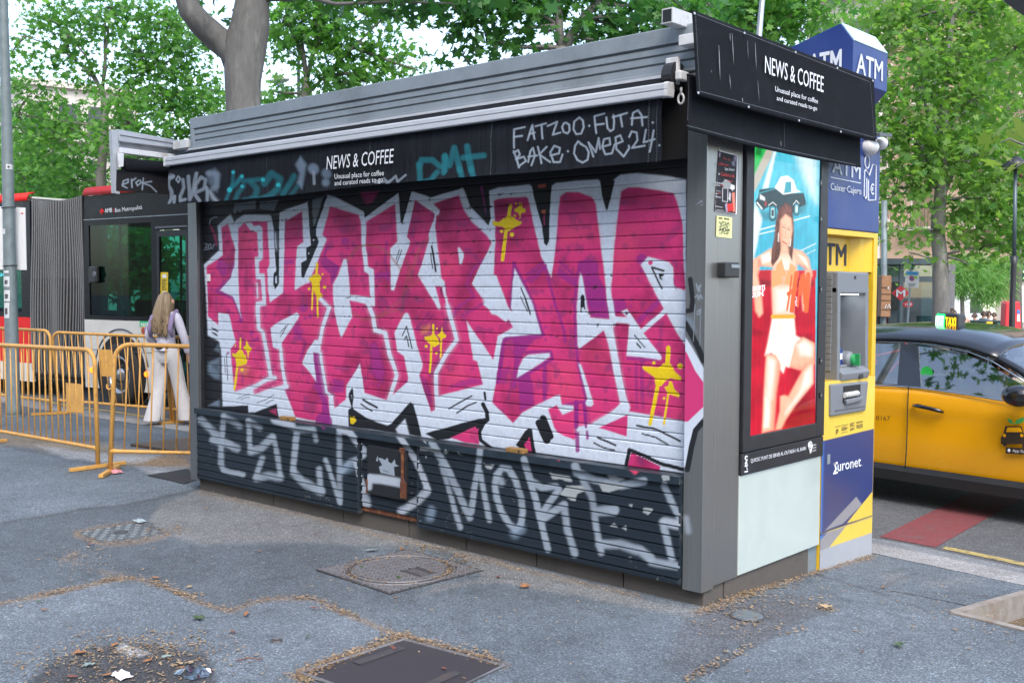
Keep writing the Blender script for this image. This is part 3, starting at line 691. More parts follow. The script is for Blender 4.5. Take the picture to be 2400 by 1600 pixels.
VAL = """
s lg 28 2 .6 | AA 95,215 62,228 55,280 80,330 82,390 60,432
d lg 26 2 .35 | AA 78,215
s lg 22 1.5 .65 | AA 105,370 105,420
s lg 12 1.2 .8 | AA 133,212 150,232 135,262 118,240 133,212
s lg 24 2 .65 | AA 170,240 175,300 147,370 150,405 185,395
s lg 28 2 .6 | AA 212,215 215,300 220,395 250,300 275,190
s lg 26 2 .6 | AA 265,340 330,310 345,240 310,220 265,280 260,360 295,405
s lg 24 2 .65 | AA 350,300 355,400
s lg 40 4 .4 | AA 370,190 435,195 430,290 372,330 400,380 432,410
s lg 16 2 .6 | AA 372,330 400,380 432,410
f fog 6 .4 | AA 350,180 420,150 465,200 430,340 370,270
s tl 26 3 .55 | AA 565,175 560,250 530,330 500,420
s tl 32 3 .7 | AA 632,212 585,270 540,310
s tl 38 4 .45 | AA 640,290 600,340 565,450
s tl 36 4 .5 | AA 640,250 790,235
s tl 45 4 .45 | AA 705,265 745,310 735,370 690,400 650,405
s tl 50 4 .5 | AA 800,270 860,190 920,230 900,310 840,370 760,400
s tl 42 4 .5 | AA 1030,210 940,350
s tl 34 4 .35 | AA 1065,270 980,390
d tb 13/15/13/16/20/13 1.5 .8 | AA 632,215 792,240 630,292 905,280 530,320 565,182
f fog 5 .6 | AA 1050,120 1090,55 1135,120 1110,210 1085,310 1050,260 1075,190
d fog 42 5 .6 | AA 1187,155
s lg 22 2 .6 | AA 1185,180 1184,270
d fog 38/30 5 .5 | AA 1288,190 1278,260
s tl 52 3 .6 | O 1495,1530 1520,1470 1620,1470 1690,1530
s tl 13 3 .6 | X 980,385 984,428 1008,424 1024,404
s tl 50 3 .6 | O 1740,1568 1740,1430
s tl 54 3 .6 | O 1740,1440 1780,1520 1830,1360 1880,1568
s tl 58 3 .6 | O 1950,1350 1960,1450 1990,1568
s tl 52 3 .6 | O 1910,1450 2100,1430
s tl 13 3 .6 | X 1042,370 1040,405
s tl 13 3 .6 | X 1078,395 1086,415
s tl 13 3 .6 | X 1106,395 1112,412
s lg 17 .9 .9 | Q 25,1360 25,1190 120,1170
s lg 17 .9 .9 | Q 30,1260 100,1250
s lg 17 .9 .9 | Q 150,1290 190,1150 212,1280
s lg 16 .9 .9 | Q 165,1235 215,1220
s lg 17 .9 .9 | Q 220,1162 315,1135
s lg 17 .9 .9 | Q 275,1150 285,1275
s lg 16 .9 .9 | Q 330,1160 418,1120 380,1240 450,1220
s lg 17 .9 .9 | Q 500,1128 530,1150 535,1200 515,1228 480,1215 465,1170 480,1135 500,1128
s lg 17 .9 .9 | Q 620,1080 655,1110 665,1170 640,1230 595,1235 570,1190 575,1120 620,1080
s lg 20 .9 .9 | Q 715,1158 716,1159
s lg 17 .9 .9 | Q 780,1225 760,1070 850,1045
s lg 17 .9 .9 | Q 770,1150 850,1140
s lg 17 .9 .9 | Q 870,1080 885,1180 910,1208 940,1190 945,1120 935,1060
s lg 17 .9 .9 | Q 930,1080 1060,1040
s lg 17 .9 .9 | Q 1000,1060 1020,1165
s lg 17 .9 .9 | Q 1108,1150 1115,1040 1160,1015 1195,1060 1205,1155
s lg 17 .9 .9 | Q 1100,1090 1245,1078
s lg 20 .9 .9 | Q 1298,1128 1299,1129
s lg 17 .9 .9 | Q 20,1390 70,1540
s lg 17 .9 .9 | Q 20,1405 60,1380 75,1420 40,1465 110,1440 130,1480 65,1530
s lg 17 .9 .9 | Q 150,1490 170,1390 195,1360 210,1430 180,1520
s lg 16 .9 .9 | Q 150,1440 230,1430
s lg 17 .9 .9 | Q 240,1350 270,1500
s lg 17 .9 .9 | Q 320,1350 250,1420 350,1490
s lg 17 .9 .9 | Q 350,1430 430,1410 440,1360 390,1340 350,1400 380,1490 440,1490 462,1420
s lg 20 .9 .9 | Q 512,1390 513,1391
s lg 17 .9 .9 | Q 630,1325 680,1350 705,1400 695,1470 650,1495 600,1470 568,1410 580,1340 610,1300 660,1340
s lg 17 .9 .9 | Q 748,1440 705,1310 770,1400 800,1270 810,1370
s lg 17 .9 .9 | Q 830,1350 905,1330 900,1270 850,1280 830,1350 860,1420 920,1410 945,1330
s lg 17 .9 .9 | Q 945,1330 1020,1300 1000,1245 955,1265 960,1370 1030,1440 1080,1360 1075,1340
s lg 17 .9 .9 | Q 1080,1260 1105,1210 1150,1220 1155,1290 1105,1360 1220,1340
s lg 17 .9 .9 | Q 1235,1195 1210,1310 1310,1280
s lg 17 .9 .9 | Q 1305,1200 1265,1395
s lg 20 .9 .9 | Q 1352,1335 1353,1336
s lg 5 .8 .6 | X 878,428 905,425 898,418
s lg 5 .8 .6 | X 905,428 920,418 905,432 925,412 930,426 948,410
"""
EROK = """
s lg 13 1 .8 | N 1120,130 1170,110 1170,80 1130,95 1120,140 1160,160
s lg 13 1 .8 | N 1200,80 1205,155
s lg 13 1 .8 | N 1205,95 1240,70
s lg 13 1 .8 | N 1270,90 1240,110 1255,140 1290,110 1280,90
s lg 13 1 .8 | N 1310,70 1300,175
s lg 13 1 .8 | N 1390,100 1300,115 1380,140 1440,195
"""
# ------------------------------------------------------------------ materials used in many places
m_steel = mat("brushed_steel", (.20, .21, .22), .38, .75, .14, 30, bump=.05, bscale=90, stretch=(6, 6, .25), stain=(.13, .11, .09), stain_amt=.5, stain_scale=2)
m_steel2 = mat("warm_steel", (.33, .325, .315), .34, .85, .05, 60, stretch=(14, 14, .1), stain=(.26, .21, .17), stain_amt=.3, stain_scale=.8)
m_alu = mat("grey_aluminium", (.27, .305, .335), .5, .35, .10, 5, bump=.03, stain=(.1, .11, .11), stain_amt=.4, stain_scale=1.5)
m_white_metal = mat("white_painted_metal", (.62, .63, .64), .42, 0, .06, 9, stain=(.3, .24, .18), stain_amt=.5, stain_scale=7)
m_bar = mat("white_awning_bar", (.50, .52, .56), .5, .1, .05, 9, stain=(.4, .4, .42), stain_amt=.25, stain_scale=6)
m_canvas = mat("black_canvas", (.010, .0115, .015), .95, 0, .25, 30, bump=.25, bscale=500, spec=.12, stain=(.018, .021, .026), stain_amt=.6, stain_scale=5)
m_dark = mat("dark_recess", (.012, .012, .013), .8)
m_blackpl = mat("black_plastic", (.02, .021, .024), .4, 0, .1)
m_frame = mat("black_frame_metal", (.022, .023, .027), .45, .2, .15, 12)
m_granite = mat("plinth_stone", (.085, .075, .066), .8, 0, .22, 120, bump=.2, bscale=160, stain=(.05, .047, .042), stain_amt=.7, stain_scale=2.2)  # stone colour darkened to carry the plinth's shade as well as grime
m_letter = mat("white_lettering", (.72, .74, .78), .6, 0, .04)
m_rust = mat("rust", (.11, .035, .018), .85, .1, .35, 40, bump=.5, bscale=150, stain=(.3, .13, .04), stain_amt=.8, stain_scale=20)
m_seam = mat("stitch_thread", (.16, .18, .21), .7, 0, .2)
m_pane = mat("pale_green_panel", (.44, .50, .47), .15, 0, .05, 1.5, coat=.3, stain=(.36, .40, .38), stain_amt=.35, stain_scale=2.5)
m_shut = paint_mat("shutter_paint", .58, .07, 55, .25, bump=.15, bscale=120)
m_valp = paint_mat("painted_canvas", .95, .25, 120, .12, bump=.25, bscale=500, streak=True)
m_screen = paint_mat("lit_advert", .3, .03, 60, .1, emit=.36)
m_poster = paint_mat("printed_paper", .6, .04, 50, .3)

kiosk = thing("news_kiosk", "long black news and coffee kiosk covered in pink graffiti, shutters closed, awnings rolled in", "kiosk", (-2.5, .7, 0))
KD = 1.375  # depth of kiosk along the end face
SHY = .055
# --- plinth
mb = MB(); xs = [-4.95, -3.9, -3.05, -2.35, -1.8, -1.2, -.55, -.012]
for i in range(len(xs)-1): mb.box((xs[i]+.004, .05, -.25), (xs[i+1]-.004, .25, .17))
mb.box((-.3, .26, -.25), (-.012, 1.26, .17)); mb.box((-4.95, .26, -.25), (-4.7, 1.34, .17))
mb.build("plinth", m_granite, kiosk, bevel=.006)
# --- inner body
MB().box((-4.86, .12, .15), (-.06, 1.35, 2.86)).box((-4.86, .07, .15), (-.06, .12, .66)).build("body", m_dark, kiosk)
# --- roof with grooved fascia
prof = [(-.000, 2.845), (-.012, 2.852), (-.012, 2.862), (.0, 2.868), (.0, 2.905), (.014, 2.909), (.014, 2.914), (0, 2.918), (.0, 2.952), (.014, 2.956), (.014, 2.961), (0, 2.965), (0, 2.995), (.016, 3.0), (.016, 3.008), (-.006, 3.012), (-.006, 3.092), (.0, 3.098), (.05, 3.098)]
fas = MB(); x0, x1, yb = -4.945, .0, 1.383
def ring(o, z): return [Vector((x0+o, yb, z)), Vector((x0+o, o, z)), Vector((x1-o, o, z)), Vector((x1-o, yb, z))]
fas.grid([ring(o, z) for o, z in prof]); fas.build("roof_fascia", m_alu, kiosk)
MB().box((x0+.03, .03, 2.80), (x1-.03, yb, 3.09)).build("roof_panel", m_alu, kiosk)
MB().box((x0-.006, -.004, 2.85), (x0+.05, .3, 3.095)).build("fascia_end_cap", m_alu, kiosk, bevel=.004)
MB().box((x0+.03, -.05, 2.826), (-.24, .1, 2.842)).build("fascia_drip_edge", m_bar, kiosk)
# --- corner posts
def post_front(name, xa, xb, za, zb, spec=None):
    nx, nz = 60, 700; X = np.linspace(xa, xb, nx); Z = np.linspace(za, zb, nz); P = np.zeros((nz, nx, 3)); P[..., 0] = X[None]; P[..., 2] = Z[:, None]; P[..., 1] = -.001
    px, py = pixels_of(P.reshape(-1, 3)); buf = np.tile(np.array([.105, .115, .12]), (nx*nz, 1)); buf *= (.85+.3*fbm(P[..., 0].reshape(-1)*150, P[..., 2].reshape(-1)*3, 3, 5))[:, None]
    if spec: paint(buf, px, py, spec)
    return grid_mesh(name, P, buf, m_postp, kiosk)
m_postp = paint_mat("painted_steel", .42, .06, 60, .5)
MB().box((-.12, .0, .085), (.0, .12, 2.84)).box((-.02, .12, .1), (.0, .372, 2.84)).build("corner_post", m_steel2, kiosk, bevel=.003)
post_front("post_facing", -.1185, -.002, .087, 2.83, POSTPAINT)
MB().box((-5.01, .0, .085), (-4.88, .3, 2.84)).build("corner_post", m_steel, kiosk, bevel=.003)
MB().box((-5.0, .3, .1), (-4.9, 1.38, 2.84)).build("end_wall", m_steel, kiosk)
MB().box((-4.9, 1.352, .1), (-.05, 1.382, 2.84)).build("back_wall", m_steel, kiosk)
MB().box((-.012, .025, .13), (-.002, .36, .14)).build("panel_joint", m_steel, kiosk)
# --- big roller shutter with the spray painting
def slat_profile(z0, z1, pitch, off):
    zs = []; ys = []; z = z0
    k = math.floor((z0-off)/pitch)
    while True:
        base = off+k*pitch
        if base > z1: break
        for t, y in ((0, .006), (.0010, .006), (.0021, 0.0004)): zs.append(base+t); ys.append(y)
        for t in np.linspace(.008, pitch-.008, 12): zs.append(base+t); ys.append(-.0007*math.sin(math.pi*t/pitch))
        for t, y in ((pitch-.0021, .0004), (pitch-.0010, .006)): zs.append(base+t); ys.append(y)
        k += 1
    zs = np.array(zs); ys = np.array(ys); s = (zs >= z0) & (zs <= z1); return zs[s], ys[s]
zs, ysl = slat_profile(.70, 2.46, .0722, .7)
nx = 1150; X = -4.865+(np.linspace(0, 1, nx)**1.0)*(4.865-.118)
P = np.zeros((len(zs), nx, 3)); P[..., 0] = X[None]; P[..., 2] = zs[:, None]; P[..., 1] = SHY
px, py = pixels_of(P.reshape(-1, 3)); buf = np.tile(np.array(PCOL['bk']), (px.size, 1))
xx = P[..., 0].reshape(-1); zz = P[..., 2].reshape(-1)
# hand wobble so sprayed edges are not ruler clean
wob = (fbm(xx*9, zz*9, 3, 3)-.47)*5; wob2 = (fbm(xx*9+50, zz*9, 3, 4)-.47)*5
paint(buf, px+wob*.6, py+wob2*.6, UPPER)
pink = (buf[:, 0] > .35) & (buf[:, 1] < .2)
n1 = fbm(xx*5, zz*5, 4, 11)
buf[pink] *= (1-.42*np.clip((n1[pink]-.48)*4, 0, 1))[:, None]
n3 = fbm(xx*16, zz*16, 4, 51); blot = pink & (n3 > .56); buf[blot] = buf[blot]*(1-.5*np.clip((n3[blot]-.56)*9, 0, 1))[:, None]+np.array([.16, .03, .13])*(.5*np.clip((n3[blot]-.56)*9, 0, 1))[:, None]
lf = fbm(xx*2.2+7, zz*2.2, 3, 91); buf[pink] *= (.82+.42*lf[pink])[:, None]
spk = fbm(xx*170, zz*170, 2, 61); buf *= (1+.12*np.clip((spk-.62)*8, 0, 1)-.12*np.clip((.34-spk)*8, 0, 1))[:, None]
buf[pink] = buf[pink]*(1-.25*np.clip((.42-n1[pink])*5, 0, 1))[:, None]+np.array(PCOL['hot'])*(.25*np.clip((.42-n1[pink])*5, 0, 1))[:, None]
whm = buf.min(1) > .5
strk = fbm(xx*30+zz*14, zz*30-xx*10, 3, 21)
buf[whm] *= (1-.10*np.clip((strk[whm]-.45)*5, 0, 1))[:, None]*np.array([1, 1, 1])
# chipped paint along slat edges
frac = np.abs(((zz-.7)/.0722) % 1-.0); frac = np.minimum(frac, 1-frac)
chip = (fbm(xx*40, zz*60, 3, 31) > .63) & (frac < .16) & (fbm(xx*1.3, zz*1.3, 2, 8) > .50)
buf[chip] = buf[chip]*.2+np.array([.02, .018, .02])
# uneven darker line along each groove
buf *= (1-.25*np.clip(1-frac/.03, 0, 1)*(.5+fbm(xx*6, zz*20, 2, 77)))[:, None]
P[..., 1] = SHY+ysl[:, None]
shutter = grid_mesh("roller_shutter", P, buf, m_shut, kiosk)
MB().box((-4.88, .03, .7), (-4.865, .12, 2.5)).build("shutter_guide", m_frame, kiosk)
MB().box((-.12, .03, .7), (-.112, .12, 2.5)).build("shutter_guide", m_frame, kiosk)
for (u, v) in ((490, 651),):
    p = FP(u, v, SHY); MB().box((p.x-.02, SHY-.012, p.z-.03), (p.x+.02, SHY+.004, p.z+.03)).build("shutter_lock", m_white_metal, kiosk, bevel=.003)
# --- counter ledge
lx0, lx1 = -4.884, -.125
mb = MB(); mb.box((lx0, -.035, .655), (lx1, .06, .70)); lb = mb.build("counter_ledge", None, kiosk, bevel=.004)
m_ledge = mat("ledge_paint", (.018, .028, .038), .45, .1, .3, 20, stain=(.2, .19, .18), stain_amt=.5, stain_scale=9)
lb.data.materials.append(m_ledge)
nx = 900; X = np.linspace(lx0, lx1, nx); Z = np.linspace(.656, .699, 14); P = np.zeros((14, nx, 3)); P[..., 0] = X[None]; P[..., 2] = Z[:, None]; P[..., 1] = -.0365
px, py = pixels_of(P.reshape(-1, 3)); buf = np.tile(np.array([.018, .03, .043]), (px.size, 1)); buf *= (.6+.8*fbm(P[..., 0].reshape(-1)*12, P[..., 2].reshape(-1)*40, 4, 6))[:, None]; paint(buf, px, py, LOWER)
grid_mesh("ledge_face", P, buf, m_shut, kiosk)
# --- three lower slatted panels
def lower_panel(name, xa, xb, y, z0, z1, spec, pitch=.0575):
    zs = []; ys = []; z = z0
    k = 0; zb = .135
    zs.append(z0); ys.append(0.0)
    while zb < z1-.02:
        if zb > z0+.01:
            for t, yy in ((-.004, 0.0), (-.001, .002), (.0, .010), (.003, .009), (.0055, -.0035), (.010, -.003), (pitch*.5, -.001)): zs.append(zb+t); ys.append(yy)
        zb += pitch
    zs.append(z1); ys.append(0); zs = np.array(zs); ys = np.array(ys)
    zz_ = np.concatenate([np.linspace(zs[i], zs[i+1], max(2, int((zs[i+1]-zs[i])/.006)+1))[:-1] for i in range(len(zs)-1)]+[[zs[-1]]]); yy_ = np.interp(zz_, zs, ys)
    nx = max(40, int((xb-xa)/.0055)); X = np.linspace(xa, xb, nx); P = np.zeros((len(zz_), nx, 3)); P[..., 0] = X[None]; P[..., 2] = zz_[:, None]; P[..., 1] = y
    px, py = pixels_of(P.reshape(-1, 3)); xx = P[..., 0].reshape(-1); zz = P[..., 2].reshape(-1)
    buf = np.tile(np.array([.012, .020, .030]), (px.size, 1)); buf *= (.65+.7*fbm(xx*2.5, zz*3, 4, 14))[:, None]
    w1 = (fbm(xx*14, zz*14, 3, 3)-.47)*6
    b0_ = buf.copy(); paint(buf, px+w1*.6, py-w1*.6, spec); hz = np.clip(.55+.9*fbm(xx*7, zz*7, 4, 33), 0, 1)[:, None]; buf = buf*hz+b0_*(1-hz)
    chip = fbm(xx*55, zz*90, 3, 41) > .655; chip &= fbm(xx*2.2, zz*2.2, 2, 9) > .5
    buf[chip] = buf[chip]*.3+np.array([.18, .2, .21])*.5
    P[..., 1] = y+yy_[:, None]
    o = grid_mesh(name, P, buf, m_shut, kiosk)
    return o
LYP = -.012
pl = lower_panel("lower_panel", -4.883, -2.806, LYP, .112, .654, LOWER)
pm = lower_panel("access_door", -2.798, -2.206, LYP+.022, .165, .654, LOWER)
pr = lower_panel("lower_panel", -2.198, -.127, LYP, .108, .654, LOWER)
for pa, xa, xb, z0, dy in ((pl, -4.883, -2.806, .112, 0), (pm, -2.798, -2.206, .165, .022), (pr, -2.198, -.127, .108, 0)):
    MB().box((xa, LYP+dy+.012, z0+.001), (xb, .06, .653)).build("panel_core", m_ledge, pa)
    MB().box((xa-.001, LYP+dy-.002, z0), (xa+.012, LYP+dy+.02, .6535)).build("panel_edge", m_ledge, pa)
    MB().box((xb-.012, LYP+dy-.002, z0), (xb+.001, LYP+dy+.02, .6535)).build("panel_edge", m_ledge, pa)
MB().box((-2.8, .02, .13), (-2.2, .06, .16)).build("door_rail", m_rust, kiosk)
# --- hatch on the access door with rusty latch rod
a, b, c, d = [FP(u, v, LYP) for u, v in ((863, 1041), (951, 1057), (952, 1172), (862, 1156))]
hx0, hx1, hz0, hz1 = (a.x+d.x)/2, (b.x+c.x)/2, (c.z+d.z)/2, (a.z+b.z)/2
MB().box((hx0, LYP-.008, hz0), (hx1, LYP+.03, hz1)).build("hatch_box", m_frame, pm, bevel=.004)
nx, nz = 110, 110; P = np.zeros((nz, nx, 3)); P[..., 0] = np.linspace(hx0+.004, hx1-.004, nx)[None]; P[..., 2] = np.linspace(hz0+.004, hz1-.004, nz)[:, None]; P[..., 1] = LYP-.0095
px, py = pixels_of(P.reshape(-1, 3)); buf = np.tile(np.array([.016, .018, .022]), (px.size, 1)); paint(buf, px, py, HATCH); rx = fbm(P[..., 0].reshape(-1)*60, P[..., 2].reshape(-1)*30, 3, 4)
grid_mesh("hatch", P, buf, m_shut, pm)
mb = MB(); xr = hx1-.012
mb.tube([(xr, LYP-.02, hz1+.005), (xr, LYP-.022, hz0+.03)], .012, 8); mb.box((xr-.02, LYP-.03, hz1-.01), (xr+.012, LYP-.01, hz1+.02)); mb.box((xr-.012, LYP-.032, hz0+.02), (xr+.03, LYP-.012, hz0+.13))
mb.build("latch_rod", m_rust, pm)
MB().box((hx0-.006, LYP-.014, hz0), (hx0+.008, LYP-.007, hz0+.1)).build("hinge", m_rust, pm)

# --- front awning: canvas from roller to bar, bar, valance
AY = -.20; ax0, ax1 = -4.965, -.105
mb = MB(); mb.tube([(-4.93, .02, 2.79), (-.2, .02, 2.79)], .055, 14); mb.build("awning_roller", m_canvas, kiosk, smooth=True)
MB().slab([(-4.93, -.02, 2.835), (-.2, -.02, 2.835), (ax1-.03, AY+.02, 2.758), (ax0+.03, AY+.02, 2.758)], (0, 0, -.006)).build("awning_canvas", m_canvas, kiosk)
bp = [(-.034, -.036), (-.036, -.03), (-.036, -.006), (-.033, -.003), (-.036, 0), (-.036, .026), (-.030, .034), (.02, .036), (.028, .0), (.022, -.036)]
mb = MB(); mb.prism([(ax0, AY+y, 2.724+z) for y, z in bp], (ax1-ax0, 0, 0)); mb.build("awning_bar", m_bar, kiosk, bevel=.003)
for xx_ in (ax0, ax1): MB().prism([(xx_-.012, AY+y*1.08, 2.724+z*1.08) for y, z in bp], (.024, 0, 0)).build("bar_end_cap", m_white_metal, kiosk, bevel=.003)
MB().box((ax0+.01, AY-.0375, 2.7245), (ax1-.01, AY-.0355, 2.7275)).build("bar_groove", m_alu, kiosk)
nx, nz = 1300, 110; P = np.zeros((nz, nx, 3)); X = np.linspace(ax0+.01, ax1-.045, nx); T = np.linspace(0, 1, nz)
P[..., 0] = X[None]; P[..., 1] = AY
zt = np.full(nx, 2.69); zbm = 2.372+.008*np.sin(X*2.1)-.012*np.clip((X+.6)*1.2, 0, 1)
P[..., 2] = zbm[None]+(zt-zbm)[None]*T[:, None]
px, py = pixels_of(P.reshape(-1, 3)); xx = P[..., 0].reshape(-1); zz = P[..., 2].reshape(-1)
buf = np.tile(np.array([.013, .015, .020]), (px.size, 1)); buf *= (.6+.9*fbm(xx*60, zz*2.5, 3, 17))[:, None]
paint(buf, px, py, VAL)
for xs_ in (-.23, -1.35, -2.45, -3.6): 
    sm = (np.abs(xx-xs_) < .0025) & (np.sin(zz*420) > -.2); buf[sm] = [.09, .10, .12]
edge = (np.abs(xx-(ax1-.075)) < .003) & (np.sin(zz*500) > -.1); buf[edge] = [.12, .13, .15]
P[..., 1] = AY+(.010*np.sin(X*1.7+.4)+.006*np.sin(X*5.3))[None]*(1-T)[:, None]+.004*np.sin(T*7)[:, None]
val = grid_mesh("valance", P, buf, m_valp, kiosk, smooth=True)
val.modifiers.new("thickness", 'SOLIDIFY').thickness = .002
VY = AY-.016
def vtext(s, a, b, capc, **k): # letters on the valance: px baseline left/right, px cap
    p0 = FP(*a, VY); p1 = FP(*b, VY); h = (FP(*capc, VY)-p0).z; return text(s, p0, p1, h, m_letter, val, name="lettering", **k)
vtext("NEWS & COFFEE", (765, 398), (921, 382), (767, 366), shear=.10)
vtext("Unusual place for coffee", (784, 419.5), (899.5, 411), (784, 407.5))
vtext("and curated reads to-go", (784, 435), (897.5, 426), (784, 423.5))
# --- bracket with spring arm beside the awning
mb = MB(); p = FP(1563, 138, -.06); q = FP(1591, 198, -.06); mb.box((p.x, -.075, q.z), (q.x, -.045, p.z)); mb.build("awning_bracket", m_white_metal, kiosk, bevel=.006)
for u, v in ((1576, 166), (1575, 191), (1588, 176), (1565, 180)):
    p = FP(u, v, -.075); MB().lathe([(.004, 0), (.004, .003)], (p.x, -.0745, p.z), (0, -1, 0), 8).build("bolt", m_frame, kiosk)
p = FP(1579, 180, -.05); MB().lathe([(.075, -.03), (.075, .03)], p, (1, 0, 0), 18).build("roller_end", m_blackpl, kiosk)
p = FP(1599, 182, -.05); MB().box((p.x-.015, -.1, p.z-.02), (p.x+.025, -.02, p.z+.03)).build("gear_box", m_white_metal, kiosk, bevel=.008)
p = FP(1596, 232, -.05); R0 = .022
mb = MB(); mb.tube([(p.x+R0*math.cos(t)*.8, -.05, p.z+R0*1.2*math.sin(t)) for t in np.linspace(0, 2*math.pi, 17)], .006, 8, False); mb.tube([(p.x, -.05, p.z+.03), (p.x, -.05, p.z+.06)], .007, 8); mb.build("crank_eye", m_white_metal, kiosk, smooth=True)
MB().box((-.30, .02, 2.4), (-.12, .05, 2.84)).build("shutter_housing", m_dark, kiosk)
# white horseshoe tag on the dark box beside the valance
# --- side awning over the end face
sx = .10
mb = MB(); a_ = onplane(1563, 42, (0, -.12, 0), (0, 1, 0))
mb.box((-.20, -.14, 3.08), (-.13, 1.55, 3.16)); mb.build("side_awning_rail", mat("dull_white_metal", (.45, .46, .47), .5, 0, .1, 9, stain=(.2, .15, .11), stain_amt=.6, stain_scale=7), kiosk, bevel=.003)
MB().box((-.192, -.1405, 3.088), (-.138, -.10, 3.152)).build("rail_hollow", m_frame, kiosk)
MB().box((-.12, -.1, 2.965), (.06, 1.55, 3.02)).build("side_awning_arm", m_white_metal, kiosk, bevel=.004)
def cloth(name, x, quadpx, amp, mm, nu=60, nv=24, flare=0.0):
    tl, bl, br_, tr = [SP(u, v, x) for u, v in quadpx]; P = np.zeros((nv, nu, 3))
    for i in range(nv):
        t = i/(nv-1)
        for j in range(nu):
            s_ = j/(nu-1); p = (tl*(1-s_)+tr*s_)*(1-t)+(bl*(1-s_)+br_*s_)*t
            P[i, j] = (x+amp*t*math.sin(s_*5.5+.6)+.4*amp*math.sin(s_*9+t*3)+flare*t, p.y, p.z+(-amp*.9*t*math.sin(s_*4.2)))
    o = grid_mesh(name, P, None, mm, kiosk, True); o.modifiers.new("thickness", 'SOLIDIFY').thickness = .003; return o, (tl, bl, br_, tr)
lowv, q2 = cloth("side_valance", sx, ((1609, 173), (1604, 306), (2013, 397), (2016, 300)), .012, m_canvas, flare=.015)
ban, q1 = cloth("sign_banner", .175, ((1621, 24), (1631, 224), (2055, 334), (2047, 187)), .005, m_canvas)
def stitch(par, x, pxs, n=70, w=.0025):
    mb = MB()
    for (u0, v0), (u1, v1) in zip(pxs[:-1], pxs[1:]):
        A = SP(u0, v0, x); B = SP(u1, v1, x); L_ = (B-A).length; k = int(L_/.012); e = (B-A).normalized(); nrm = Vector((1, 0, 0)).cross(e)
        for i in range(k):
            s = A+e*(i*.012); t_ = s+e*.007; mb.poly([s-nrm*w/2, t_-nrm*w/2, t_+nrm*w/2, s+nrm*w/2])
    return mb.build("stitching", m_seam, par)
stitch(ban, .192, [(1630, 33), (1640, 214), (2049, 322), (2040, 193), (1630, 33)])
stitch(lowv, .135, [(1610, 294), (1700, 318), (1800, 343), (2008, 387)])
stitch(lowv, .135, [(1838, 290), (1839, 350)])
stitch(lowv, .128, [(1615, 180), (1611, 290)])
mb = MB()
for u, v in ((1627, 32), (1744, 78), (1864, 123), (1962, 160), (2045, 190), (1636, 218), (1754, 251), (1872, 283), (1970, 309), (2053, 330)):
    p = SP(u, v, .19); mb.lathe([(.006, 0), (.006, .004)], p, (1, 0, 0), 8)
mb.build("eyelet", m_bar, ban)
mb = MB()
for u0, v0, u1, v1, w in ((1685, 107, 1688, 190, 4), (1716, 78, 1720, 155, 3), (1752, 95, 1754, 140, 2), (1710, 175, 1713, 212, 3), (1770, 100, 1773, 165, 3), (1711, 78, 1712, 98, 3), (1740, 230, 1741, 240, 4), (1776, 190, 1780, 240, 2), (1667, 165, 1668, 171, 2), (1830, 330, 1831, 345, 3)):
    A = SP(u0, v0, .197); B = SP(u1, v1, .197); W_ = w*.0011
    mb.poly([A+Vector((0, -W_*.4, 0)), A+Vector((0, W_*.4, 0)), (A+B)/2+Vector((0, W_, 0)), B+Vector((0, W_*.2, 0)), (A+B)/2-Vector((0, W_, 0))])
mb.build("drip_stain", mat("dried_drip", (.2, .2, .22), .8, 0, .4, 60), ban)
def stext(s, a, b, capc, x, par, m=None, **k):
    p0 = SP(*a, x); p1 = SP(*b, x); h = abs((SP(*capc, x)-p0).z); return text(s, p0, p1, h, m or m_letter, par, **k)
stext("NEWS & COFFEE", (1793, 171), (1930, 217), (1794, 130), .196, ban)
stext("Unusual place for coffee", (1817, 214), (1917, 243), (1816, 201.5), .196, ban)
stext("and curated reads to-go", (1820.5, 235), (1915, 259.5), (1820, 224), .196, ban)

# --- left side awning sticking out past the front corner
LX = -5.28
def lquad(q, x, n, name, m, bev=0.0):
    MB().slab([SP(u, v, x) for u, v in q], n).build(name, m, kiosk, bevel=bev)
m_awg = mat("grey_awning_metal", (.40, .42, .45), .45, .2, .08, 9, stain=(.25, .21, .17), stain_amt=.5, stain_scale=7)
lquad([(262, 306), (277, 303), (281, 455), (268, 452)], LX, (-.05, 0, 0), "side_plate", m_awg)
lquad([(277, 303), (445, 334), (445, 352), (280, 331)], LX+.01, (-.07, 0, 0), "side_awning_rail", m_awg, .004)
MB().slab([SP(u, v, LX+.013) for u, v in ((281, 316), (445, 342), (445, 343.5), (281, 317.5))], (.001, 0, 0)).build("rail_groove", m_frame, kiosk)
lquad([(281, 334), (447, 354), (447, 372), (281, 352)], LX-.06, (-.02, 0, 0), "side_awning_plate", m_awg)
lquad([(280, 345), (410, 362), (410, 374), (281, 358)], LX+.03, (-.06, 0, 0), "side_awning_arm", m_white_metal, .004)
lquad([(277, 358), (291, 360), (290, 390), (280, 393)], LX+.05, (-.03, 0, 0), "awning_bracket", m_white_metal, .004)
A = SP(290, 386, LX); B = SP(430, 398, LX); MB().tube([A, B], .055, 14).build("awning_roller", m_canvas, kiosk, smooth=True)
q = [SP(u, v, LX) for u, v in ((273, 398), (272, 447), (400, 456), (400, 392))]; nu, nv = 130, 60; P = np.zeros((nv, nu, 3))
for i in range(nv):
    t = i/(nv-1)
    for j in range(nu):
        s = j/(nu-1); P[i, j] = (q[0]*(1-s)+q[3]*s)*(1-t)+(q[1]*(1-s)+q[2]*s)*t
px, py = pixels_of(P.reshape(-1, 3)); buf = np.tile(np.array([.02, .02, .022]), (px.size, 1)); paint(buf, px, py, EROK)
P[..., 0] += .012*np.sin(np.linspace(0, 5, nu))[None]
